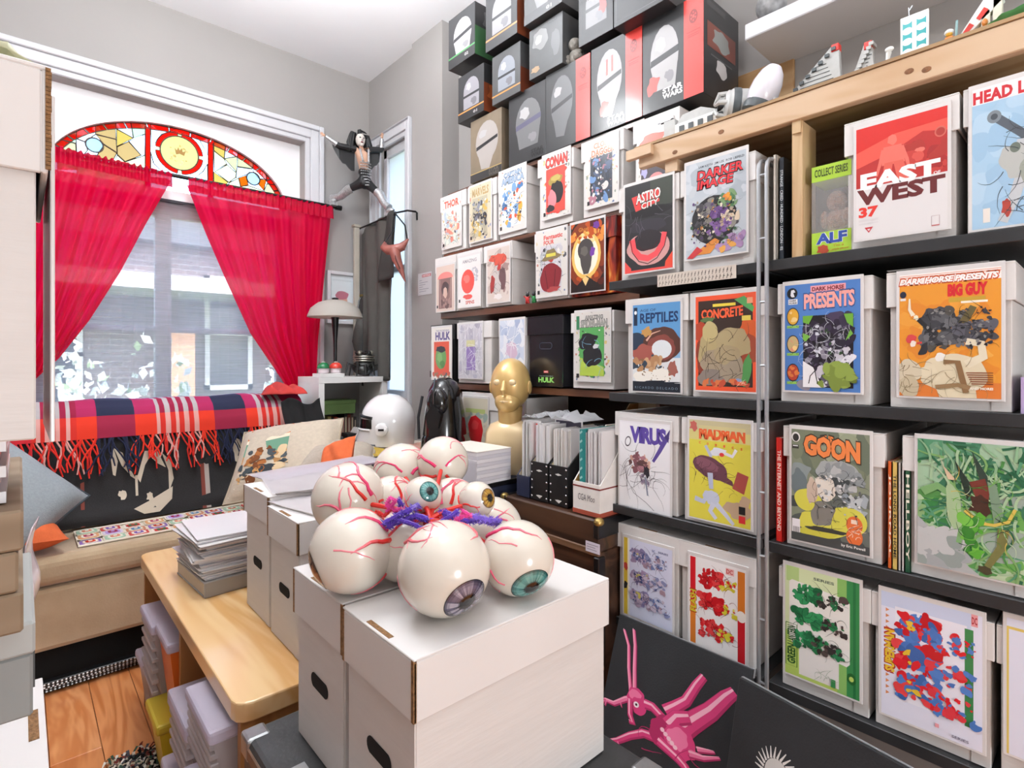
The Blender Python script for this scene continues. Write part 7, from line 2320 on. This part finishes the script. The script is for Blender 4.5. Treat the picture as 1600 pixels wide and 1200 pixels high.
# studded body armour with straps
bp_ = MB()
for i in range(9):
    for j in range(7):
        u = (j - 3) / 3.0
        z_ = pel.lerp(chest, (i - 1.5) / 9.0)
        hw = (.012 + .028 * (i / 8.0)) if i < 4 else .034
        bp_.box(z_.x - O_.x + u * hw - .0034, z_.x - O_.x + u * hw + .0034, z_.y - O_.y - .048 + .014 * abs(u), z_.y - O_.y - .038 + .014 * abs(u), z_.z - O_.z - .0032, z_.z - O_.z + .0032)
bp_.build('studded_armour', DSIL, dn)
for sh in (shl, shr):
    MB().tube([pel.lerp(chest, .75) - O_ + Vector(((sh - chest).x * .5, -.042, 0)), sh.lerp(chest, .35) - O_ + Vector((0, -.030, .010)), sh.lerp(chest, .35) - O_ + Vector((0, .02, .016))], .007, 7).build('shoulder_strap', DSIL, dn, smooth=True)
for s_, e_, w_, sg_ in ((shl, lel, lh, -1), (shr, rel, rh, 1)):
    top = [s_.lerp(e_, k / 5) for k in range(6)] + [e_.lerp(w_, .25), e_.lerp(w_, .45)]
    n_ = len(top)
    lo = []
    for k, p_ in enumerate(top):
        f = k / (n_ - 1)
        lo.append(p_ + Vector((-.012 * sg_ * f, .015, -(.115 * (1 - f) ** .7 + .022) - .014 * abs(math.sin(f * PI * 2.5)))))
    m = MB()
    for k in range(n_ - 1):
        m.add([top[k] - O_ + Vector((0, .012, -.004)), top[k + 1] - O_ + Vector((0, .012, -.004)), lo[k + 1] - O_, lo[k] - O_], [(0, 1, 2, 3)])
    m.build('bat_wing_cape', DBLK, dn, solid=.003, weld=True)
    MB().tube([s_ - O_, s_.lerp(e_, .5) - O_, e_ - O_, e_.lerp(w_, .15) - O_], [.024, .020, .019, .018], 9).build('sleeve', DBLK, dn, smooth=True)

# ================================================================== left-hand rack, seen almost edge-on
rk_ = thing('timber_rack', 'rough timber rack on the left wall, carrying white boxes', 'rack', (-.445, .58, 0))
WTH = wood('weathered_timber', '#a08c74', '#86725b', 0, 5., .7, 4., 0.)
for i in range(3):
    MB().box(.0, .4475 - .003 * (i == 1), 0, .33, 1.036 + i * .0325, 1.036 + i * .0325 + .0318).build('plank', WTH, rk_, bevel=.002)
MB().box(.0, .43, .01, .33, .930, .955).build('lower_board', WTH, rk_, bevel=.002)
for yy in (.31, .0):
    MB().box(.0, .03, yy, yy + .02, 0, 1.035).build('upright', WTH, rk_)
t = thing('magazine_stack', 'plastic-sleeved magazines lying flat on the timber rack', 'magazine', (-.22, .76, 1.1345), 0)
for i in range(5):
    MB().box(-.16, .212 - .004 * (i % 2), -.15, .10, i * .0105, i * .0105 + .0092).build('sleeved_magazine', M('mag_pale%d' % (i % 2), ('#d6d4d6', '#c4c2c8')[i % 2], .3, coat=.4), t)
lb = comic_box('white lidded box at the far left with raw brown lid edge', (.0165, .655, 1.190), w=.192, h=.288, d=.40, lh=.083, rz=R(90), edge=False)
q_ = MB()
rn = random.Random(4)
for i in range(26):
    z_ = .208 + i * .003
    q_.box(.0, .0, 0, 0, 0, 0) if False else q_.box(-.1045, -.1005, -.0016 - rn.random() * .0006, .0016, z_, z_ + .0026)
q_.build('raw_edge', BROWNCARD, lb)
bx = comic('bagged comic seen edge-on in front of the left white box', .665, 1.19, .0215, .165, .265, P('#b9bcc4'), rz=R(90))
t = thing('plastic_bag', 'crumpled yellowish plastic bag lying on the far left box', 'bag', (-.118, .655, 1.479), 0)
g2 = [[rn.uniform(.004, .032) for _ in range(15)] for _ in range(9)]
MB().grid(lambda u, v: ((u - .5) * .26, (v - .5) * .19, g2[int(round(v * 8))][int(round(u * 14))] * (1 - abs(2 * u - 1) ** 14) * (1 - .7 * abs(2 * v - 1) ** 4)), 14, 8).build('film', sheer('yellow_film', '#d6d5b4', .15, .4), t, smooth=True, solid=.001)
t = thing('grey_carton', 'grey cardboard box with lid on the lower board of timber rack', 'box', (-.41, .605, .9555), 0)
GRB = M('grey_board', '#8b8f8e', .7, var=.06, vs=12)
MB().box(0, .4185, 0, .22, 0, .052).build('tray', GRB, t, bevel=.002)
MB().box(-.001, .4200, -.002, .222, .0525, .079).build('lid', M('light_grey_board', '#a9adab', .6), t, bevel=.002)
MB().box(.417, .4202, .03, .036, .01, .045).build('tape_slot', M('slot_dark', '#4a4c4c', .6), t)
t = comic_box('white box low at the left edge, brown slot in its lid', (.030, 1.10, .42), w=.30, h=.28, d=.42, rz=R(90), slot=False, edge=False)
MB().box(-.045, .045, .008, .020, .279, .281).build('lid_slot', BROWNCARD, t)
put('cardboard_carton', 'plain white carton supporting the low left white box', 'carton', -.19, 0, .40, .419, .26, '#d9d6d3', .97)
t = thing('folded_plastic', 'folded clear plastic sleeve tucked beside the timber rack', 'sleeve', (.0, .90, .955), R(4))
MB().grid(lambda u, v: (.004 + .012 * u + .004 * math.sin(v * 7), -.05 + .06 * u, .0 + .10 * v), 6, 10).build('film', M('pinkish_film', '#e6d6dc', .2, coat=.5), t, smooth=True, solid=.001)

# ================================================================== canvases leaning on the shelving
def canvas(name, label, tl, tr, h, lean, pr, tw=None):
    """tl, tr: top corners on the front face; leans back by 'lean'"""
    ax = (tr - tl)
    w = ax.length
    rz = math.atan2(ax.y, ax.x)
    t = thing(name, label, 'painting', (tl + tr) / 2 * 1.0, rz)
    t.rotation_euler = (-lean, 0, rz)
    m = MB().box(-w / 2, w / 2, .0005, .018, -h, 0)
    m.build('stretched_canvas', M('black_canvas', '#27292c', .75, var=.18, vs=7, bump=.12, bs=200), t, bevel=.0015)
    e = MB()
    e.box(-w / 2 - .0006, w / 2 + .0006, .010, .0186, -.02, .0008)
    e.build('canvas_edge', M('canvas_edge', '#8f9295', .8), t)
    if pr:
        pr.asp = h / w
        pr.mesh(w, h, 0).xf(Matrix.Translation((0, 0, -h))).build('painted_image', MATTE, t)
    return t


tl, trr = AX(968, 957, 1.368), AX(1176, 1049, 1.368)
trr.z = tl.z = (tl.z + trr.z) / 2
hc = .515
# creature: pink limbs painted on black, in canvas coordinates
pk = P(None)
P1, P2, P3 = '#d9407c', '#ef7aa4', '#b02a60'


def limb(pts, w0, w1, c=P1, hl=True):
    pk.L(pts, w0, P3, w1)
    pk.L([(x - .006, y - .004) for x, y in pts], w0 * .8, c, w1 * .8)
    if hl:
        pk.L([(x - .012, y - .008) for x, y in pts], w0 * .25, '#f9b8cc', w1 * .2)


CVT = (tl, trr, hc)


def cv(px, py):
    """photo pixel -> canvas coordinates, through the leaning plane"""
    lean = R(20)
    ax = (trr - tl).normalized()
    n0 = Vector((ax.y, -ax.x, 0))          # towards the room
    dn_ = n0 * math.sin(lean) - Vector((0, 0, math.cos(lean)))
    nrm = ax.cross(dn_)
    d = Vector(ray(px, py))
    o = Vector((0, 0, CAMH))
    k = (tl - o).dot(nrm) / d.dot(nrm)
    p = o + d * k - tl
    return (p.dot(ax) / (trr - tl).length, p.dot(dn_) / hc)


def cvl(l):
    return [cv(*p) for p in l]


limb(cvl([(976, 985), (983, 1010), (983, 1045), (986, 1082)]), .022, .030, P2)
limb(cvl([(991, 985), (993, 1010), (992, 1045), (992, 1080)]), .024, .036, P2)
limb(cvl([(946, 1094), (960, 1100), (978, 1093), (988, 1092)]), .03, .05, P2)
for a, b in (((946, 1094), (940, 1090)), ((946, 1096), (941, 1099)), ((948, 1097), (946, 1103)), ((970, 1098), (972, 1106))):
    limb(cvl([a, b]), .014, .008, P2, False)
c_ = cv(994, 1090)
pk.B(c_[0], c_[1], .075, .045, P1, 3, .15).B(c_[0] - .01, c_[1] - .01, .05, .028, P2, 4, .15)
c_ = cv(998, 1103)
pk.B(c_[0], c_[1], .06, .04, P1, 5, .15).E(c_[0] - .02, c_[1] - .0, .022, .014, '#f2e6ea').E(c_[0] - .02, c_[1], .009, .006, '#3a1424')
limb(cvl([(985, 1095), (985, 1118), (990, 1132), (984, 1128)]), .05, .03, P1)
limb(cvl([(1008, 1100), (1020, 1105), (1032, 1118), (1042, 1128)]), .075, .06, P1)
limb(cvl([(948, 1160), (965, 1158), (985, 1150), (1005, 1146), (1022, 1152)]), .035, .07, P1)
for a, b in (((950, 1158), (943, 1154)), ((950, 1162), (942, 1163)), ((953, 1165), (947, 1170)), ((966, 1160), (968, 1168))):
    limb(cvl([a, b]), .016, .01, P2, False)
c_ = cv(1036, 1145)
pk.B(c_[0], c_[1], .10, .075, P3, 6, .2)
limb(cvl([(1040, 1112), (1055, 1105), (1072, 1096), (1088, 1072), (1100, 1058)]), .10, .055, P1)
limb(cvl([(1052, 1150), (1080, 1130), (1110, 1112), (1135, 1090), (1148, 1082)]), .17, .075, P1)
limb(cvl([(1045, 1135), (1058, 1122), (1078, 1122)]), .13, .09, P1)
c_ = cv(1062, 1160)
pk.B(c_[0], c_[1], .12, .08, P1, 8, .15).B(c_[0] - .02, c_[1] - .01, .08, .05, P2, 9, .2)
limb(cvl([(1030, 1158), (1045, 1172), (1060, 1186), (1072, 1200), (1080, 1215)]), .08, .05, P1)
limb(cvl([(1078, 1178), (1100, 1186), (1126, 1187)]), .06, .012, P2)
limb(cvl([(1090, 1172), (1110, 1176), (1118, 1178)]), .04, .01, P2)
for i in range(5):
    c_ = cv(1035 + i * 5, 1140 + i * 7)
    pk.E(c_[0], c_[1], .016, .010, '#f4c4d2')
pk.K(.25, .45, .75, .9, P3, 10, 3, .008, .1)
canvas('creature_painting', 'black canvas painted with pink long-limbed creature, leaning on shelving', tl, trr, hc, R(20), pk)
tl2, tr2 = AX(1155, 1058, 1.285), AX(1480, 1219, 1.22)
tl2.z = tr2.z = tl2.z - .0
pk2 = P(None, 1.)
c2_ = (.28, .30)
for i in range(26):
    a = R(i * 14)
    pk2.L([(c2_[0] + .07 * math.cos(a), c2_[1] + .06 * math.sin(a)), (c2_[0] + .12 * math.cos(a + .15), c2_[1] + .105 * math.sin(a + .15))], .012, '#dedcd8', .004)
pk2.E(c2_[0], c2_[1], .065, .06, '#cfcdc9')
canvas('dark_painting', 'black canvas with white scratched tuft, leaning in the bottom right corner', tl2, tr2, .50, R(14), pk2)

# ================================================================== toys on the timber shelf
GRB1 = M('toy_light_grey', '#b9bab8', .35, var=.06, vs=60)
GRB2 = M('toy_dark_grey', '#4f5558', .4, var=.1, vs=60)
WHB = M('toy_white', '#e9e8e4', .3)
REDB = M('toy_red', '#d9382f', .35)
TS = 1.9088


def studs(m, x0, x1, y0, y1, z, p=.012, r=.0036):
    nx, ny = max(1, int((x1 - x0) / p)), max(1, int((y1 - y0) / p))
    for i in range(nx):
        for j in range(ny):
            m.lathe([(r, 0), (r, .0026), (0, .0026)], 7, (x0 + (i + .5) * (x1 - x0) / nx, y0 + (j + .5) * (y1 - y0) / ny, z))


def axis(d):
    return d.to_track_quat('Z', 'Y').to_matrix().to_4x4()


# walker-like hull with gun barrels
pa = AX(1046, 228, 1.47)
t = thing('toy_ship', 'grey brick-built toy hull with black gun barrels, left on pine shelf', 'toy', (1.47, pa.y, TS))
m = MB()
m.box(0, .02, -.018, .020, 0, .075)
m.build('front_plate', GRB1, t, bevel=.001)
m = MB().box(.0, .05, -.20, -.0185, .010, .055).box(.008, .042, -.23, -.2005, .02, .06)
studs(m, .004, .046, -.19, -.03, .055)
m.build('hull', WHB, t)
m = MB().prism([(-.16, .056), (-.02, .056), (-.04, .080), (-.10, .084)], lambda p, q, a: (a, p, q), .005, .045)
m.build('sloped_roof', GRB1, t)
for (y0, z0) in ((.0205, .020), (-.01, .0765)):
    MB().tube([(.01, y0, z0), (.01, y0 + .045, z0 + .002)], [.004, .0025], 8).build('gun_barrel', BLACKP, t, smooth=True)
    MB().ball((.01, y0 + .006, z0), (.007, .007, .007), 10, 8).build('gun_mount', BLACKP, t, smooth=True)
m = MB()
for i in range(5):
    m.box(-.004, .0, -.17 + i * .03, -.155 + i * .03, .018, .045)
m.build('side_greeble', GRB2, t)
MB().box(.004, .046, -.20, -.02, 0, .0095).build('skid', GRB2, t)
# round engine pod with claws
pe = AX(1150, 165, 1.50)
t = thing('toy_engine', 'grey toy spaceship engine drum with claw grille on pine shelf', 'toy', (1.50, pe.y, TS))
ro = axis(Vector((-.55, .75, .1)))
cz = .055
m = MB().lathe([(.044, -.06), (.05, -.04), (.05, .015), (.046, .02), (.046, .026), (.038, .034), (0, .034)], 24, (0, 0, cz), mat=ro)
m.build('drum', GRB1, t, smooth=True)
MB().lathe([(.051, -.006), (.0525, -.004), (.0525, .012), (.051, .014)], 24, (0, 0, cz), mat=ro).build('drum_band', GRB2, t, smooth=True)
for i in range(6):
    a = 2 * PI * i / 6
    c_, s_ = math.cos(a), math.sin(a)
    MB().tube([Vector((0, 0, cz)) + ro.to_3x3() @ Vector((x_ * c_, x_ * s_, z_)) for x_, z_ in ((.036, .030), (.034, .050), (.012, .058))], [.007, .007, .004], 7).build('claw', GRB1, t, smooth=True)
MB().lathe([(.012, .03), (.012, .05), (0, .052)], 12, (0, 0, cz), mat=ro).build('hub', BLACKP, t, smooth=True)
MB().prism([(-.16, 0), (.05, 0), (.04, .015), (-.16, .03)], lambda p, q, a: (a, p, q), -.02, .05).build('wing_base', GRB2, t)
# egg-shaped white nose
pn = AX(1192, 140, 1.49)
t = thing('toy_capsule', 'white egg-shaped toy capsule with grey collar on pine shelf', 'toy', (1.49, pn.y, TS))
ro = axis(Vector((.15, -.35, .9)))
MB().lathe([(.030, -.045), (.036, -.02), (.040, .0), (.038, .03), (.030, .058), (.018, .075), (0, .08)], 24, (0, 0, .06), mat=ro).build('shell', M('pearl_white', '#dad6de', .2, coat=.4), t, smooth=True)
MB().lathe([(.026, -.055), (.038, -.045), (.0385, -.03), (.036, -.022)], 24, (0, 0, .06), mat=ro).build('collar', GRB2, t, smooth=True)
for sy in (-.03, .02):
    MB().tube([(0, sy, .04), (-.02, sy * 1.3, .02), (-.01, sy * 1.5, .003)], [.007, .006, .005], 7).build('leg', GRB1, t, smooth=True)
# two delta wings with red tips
for k, (w0, w1, top, lab) in enumerate(((1216, 1325, (1310, 68), 'larger grey brick-built toy wing with red tip on pine shelf'), (1322, 1372, (1362, 64), 'smaller grey brick-built toy wing with red tip on pine shelf'))):
    a_, b_ = AX(w0, 150 if k == 0 else 118, 1.52), AX(w1, 110 if k == 0 else 105, 1.52)
    tp = AX(top[0], top[1], 1.52)
    yc = (a_.y + b_.y) / 2
    t = thing('toy_spaceship', lab, 'toy', (1.52, yc, TS))
    hgt = tp.z - TS
    lnn = a_.y - b_.y
    m = MB().prism([(lnn / 2, .018), (lnn / 2 - .01, .030), (tp.y - yc + .016, hgt), (tp.y - yc, hgt), (-lnn / 2 * .82, .018)], lambda p, q, a: (a, p, q), 0, .016)
    m.build('delta_wing', GRB1, t, bevel=.001)
    m = MB()
    for i in range(9):
        f = i / 9
        y_ = lnn / 2 - .015 + (tp.y - yc - lnn / 2 + .01) * f
        z_ = .026 + (hgt - .03) * f
        m.box(-.006, .022, y_ - .005, y_ + .005, z_ + .002, z_ + .010)
    m.build('leading_edge', GRB2 if k == 0 else GRB1, t)
    MB().box(-.0025, .019, tp.y - yc - .001, tp.y - yc + .016, hgt - .016, hgt + .002).build('red_tip', REDB, t, bevel=.001)
    m = MB()
    for i in range(7):
        f = (i + 1) / 8
        m.box(-.0012, 0, -lnn / 2 * .7 + i * .004, lnn / 2 - .03 - f * lnn * .42, .022 + f * (hgt - .03) * .8, .0232 + f * (hgt - .03) * .8)
    m.build('panel_line', GRB2, t)
    m = MB().box(-.02, .04, -lnn / 2, lnn / 2 * .9, 0, .0175)
    studs(m, -.018, -.002, -lnn / 2 + .006, lnn / 2 * .85, .0175)
    m.build('base_plates', GRB2 if k == 0 else GRB1, t)
    m = MB().box(.02, .04, -lnn / 2 * .9, -lnn / 2 * .2, .018, .045)
    studs(m, .022, .038, -lnn / 2 * .9, -lnn / 2 * .2, .045)
    m.build('rear_blocks', GRB1, t)
# small white figure
pf_ = AX(1384, 90, 1.46)
t = thing('toy_figure', 'tiny white toy robot standing right of the toy wings', 'toy', (1.46, pf_.y, TS))
MB().box(-.008, .008, -.008, .008, 0, .010).tube([(0, 0, .010), (.002, -.003, .026), (0, -.006, .040)], [.005, .004, .006], 8).ball((0, -.007, .046), (.006, .009, .006), 10, 8).build('body', WHB, t, smooth=True)
# teal and white card with round windows
a_, b_ = AX(1407, 60, 1.46), AX(1451, 55, 1.46)
cw_ = a_.y - b_.y
ch = AX(1428, 22, 1.46).z - TS
t = thing('stand_card', 'white card with teal round cut-outs standing on teal base', 'card', (1.46, (a_.y + b_.y) / 2, TS), -PI / 2)
TEAL = M('teal_plastic', '#1fa3a8', .35)
MB().box(-cw_ / 2, cw_ / 2, -.004, .03, 0, .012).build('base', TEAL, t, bevel=.001)
q = P('#f0efec', ch / cw_)
for ci in range(2):
    x0 = .08 + ci * .5
    q.R(x0, .06, x0 + .34, .98, '#1fa3a8')
    for i in range(4):
        q.E(x0 + .17, .10 + i * .255, .19, .085, '#f3f2ee')
q.R(.42, 0, .58, 1, '#f3f2ee').R(0, 0, .08, 1, '#f3f2ee').R(.92, 0, 1, 1, '#f3f2ee')
MB().box(-cw_ / 2, cw_ / 2, .0, .006, .0125, ch).build('panel', WHB, t, bevel=.001)
q.mesh(cw_, ch - .0125, -.0002).xf(Matrix.Translation((0, 0, .0125))).build('round_windows', PRINT, t)
MB().tube([(-.01, .003, ch), (-.011, .003, ch + .02)], .0012, 5).tube([(-.011, .003, ch + .012), (-.004, .003, ch + .022)], .0012, 5).build('hook', CHROME, t)
MB().box(-cw_ / 2 - .018, -cw_ / 2 - .004, -.006, .01, 0, .012).build('end_block', WHB, t, bevel=.001)
# tiny orange and white figure with a clear blade
pm_ = AX(1483, 56, 1.45)
t = thing('toy_figure', 'tiny orange toy pilot with white helmet and pale blue blade', 'toy', (1.45, pm_.y, TS), -PI / 2)
ORG = M('toy_orange', '#e08a3c', .35)
MB().box(-.007, -.0005, -.005, .004, 0, .010).box(.0005, .007, -.005, .004, 0, .010).build('legs', ORG, t, bevel=.0008)
MB().prism([(-.008, .0105), (.008, .0105), (.006, .022), (-.006, .022)], lambda p, q, a: (p, a, q), -.004, .004).build('torso', ORG, t)
MB().ball((0, 0, .029), (.0065, .0065, .0065), 12, 8).build('head', M('toy_yellow', '#e6b84a', .35), t, smooth=True)
MB().ball((0, .001, .032), (.0085, .0085, .0065), 12, 8).build('helmet', WHB, t, smooth=True)
MB().tube([(.012, -.002, .012), (.013, -.002, .050)], .0022, 8).build('blade', M('pale_blue_blade', '#a9d3d6', .2, trans=.4), t, smooth=True)
for sx in (-1, 1):
    MB().tube([(sx * .006, 0, .020), (sx * .010, -.003, .013)], .0022, 6).build('arm', ORG, t, smooth=True)
# white fighter nose-down with red stripes
pa, pb_ = AX(1500, 58, 1.46), AX(1560, -8, 1.46)
t = thing('toy_fighter', 'white brick-built toy fighter with red stripes tilted nose down', 'toy', (1.46, pa.y, TS))
d = pb_ - pa
rot = Matrix.Rotation(math.atan2(d.z, -d.y), 4, 'X').inverted() if False else None
L2 = d.length
up_ = Vector((0, d.z, -d.y)).normalized() * -1 if False else Vector((0, -d.z, d.y)).normalized() * -1


def along(f, s_, x_):
    p_ = d * f + up_ * s_
    return (x_, p_.y, p_.z + .006)


m = MB()
m.add([along(0, 0, 0), along(1.1, -.004, 0), along(1.1, .03, 0), along(0, .010, 0), along(0, 0, .014), along(1.1, -.004, .02), along(1.1, .03, .02), along(0, .010, .014)], [(0, 1, 2, 3), (7, 6, 5, 4), (0, 4, 5, 1), (1, 5, 6, 2), (2, 6, 7, 3), (3, 7, 4, 0)])
m.build('fuselage', WHB, t, bevel=.001)
for f0, f1 in ((.18, .42), (.55, .80)):
    MB().add([along(f0, .002, -.0012), along(f1, .004, -.0012), along(f1, .014, -.0012), along(f0, .010, -.0012), along(f0, .002, .0), along(f1, .004, .0), along(f1, .014, .0), along(f0, .010, .0)], [(0, 1, 2, 3), (7, 6, 5, 4), (0, 4, 5, 1), (1, 5, 6, 2), (2, 6, 7, 3), (3, 7, 4, 0)]).build('red_stripe', REDB, t)
pw = AX(1535, 42, 1.46) - Vector((1.46, pa.y, TS))
MB().box(.0, .02, pw.y - .012, pw.y + .002, 0, .055).box(.0, .02, pw.y - .030, pw.y - .016, 0, .075).build('wing_strut', M('toy_cream', '#e3dccb', .35), t, bevel=.001)
MB().ball((-.002, pw.y - .004, .030), (.006, .005, .008), 10, 8).build('pilot', ORG, t, smooth=True)
# green ribbed dish at the right edge
pg = AX(1582, 34, 1.46)
t = thing('green_dish', 'green glossy scalloped dish at the right end of pine shelf', 'dish', (1.48, pg.y - .02, TS))
m = MB()
n_ = 48
rr = [(0, .004), (.03, .004), (.055, .016), (.062, .024), (.058, .024), (.05, .016), (.028, .008), (0, .008)]
base = []
for r_, z_ in rr:
    for j in range(n_):
        k = 1 + .05 * math.cos(j * 2 * PI / n_ * 12) * (r_ / .062)
        m.v.append((r_ * k * math.cos(2 * PI * j / n_), r_ * k * math.sin(2 * PI * j / n_), z_ - .004))
for i in range(len(rr) - 1):
    for j in range(n_):
        j2 = (j + 1) % n_
        m.f.append([i * n_ + j, i * n_ + j2, (i + 1) * n_ + j2, (i + 1) * n_ + j])
        m.m.append(0)
        m.c.append(None)
m.build('dish', M('green_glaze', '#4f9a5c', .2, coat=.6), t, smooth=True)
# dark and white ornament on the floating shelf
po = AX(1205, 6, 1.76)
t = thing('ornament', 'grey and white round ornament at the end of floating shelf', 'ornament', (1.76, po.y, 2.3195))
MB().ball((0, 0, .05), (.045, .045, .05), 16, 10).build('body', M('ornament_grey', '#8f8f90', .5, var=.4, vs=30), t, smooth=True)
MB().lathe([(.03, 0), (.034, .006), (.02, .01)], 18).build('foot', DKM, t, smooth=True)

# ================================================================== rag rug
rg = thing('rag_rug', 'shaggy multicoloured rag rug on the floor beside the bench', 'rug', (.268, 1.68, .001))
MB().box(-.062, .062, -.40, .40, 0, .006).build('backing', M('rug_backing', '#4a4440', .95), rg)
rn = random.Random(17)
m = MB()
rc = ['#d9cfc0', '#2a2828', '#e9e4da', '#7a3c34', '#3f5a4c', '#5a5a62', '#1d1c1c', '#b9a890']
for i in range(1500):
    p_ = Vector((rn.uniform(-.065, .05), rn.uniform(-.41, .41), .006))
    a = rn.uniform(0, 2 * PI)
    d_ = Vector((math.cos(a), math.sin(a), 0))
    s_ = d_.orthogonal().normalized()
    s_ = Vector((-d_.y, d_.x, 0)) * .004
    l_ = rn.uniform(.02, .04)
    q1 = p_ + d_ * l_ * .5 + Vector((0, 0, rn.uniform(.008, .02)))
    q2 = p_ + d_ * l_ + Vector((0, 0, rn.uniform(.0, .012)))
    m.add([p_ - s_, p_ + s_, q1 + s_, q1 - s_, q2 + s_ * .5, q2 - s_ * .5], [(0, 1, 2, 3), (3, 2, 4, 5)], 0, rn.choice(rc))
o = m.build('rag_pile', DYED, rg)
o['kind'] = 'stuff'
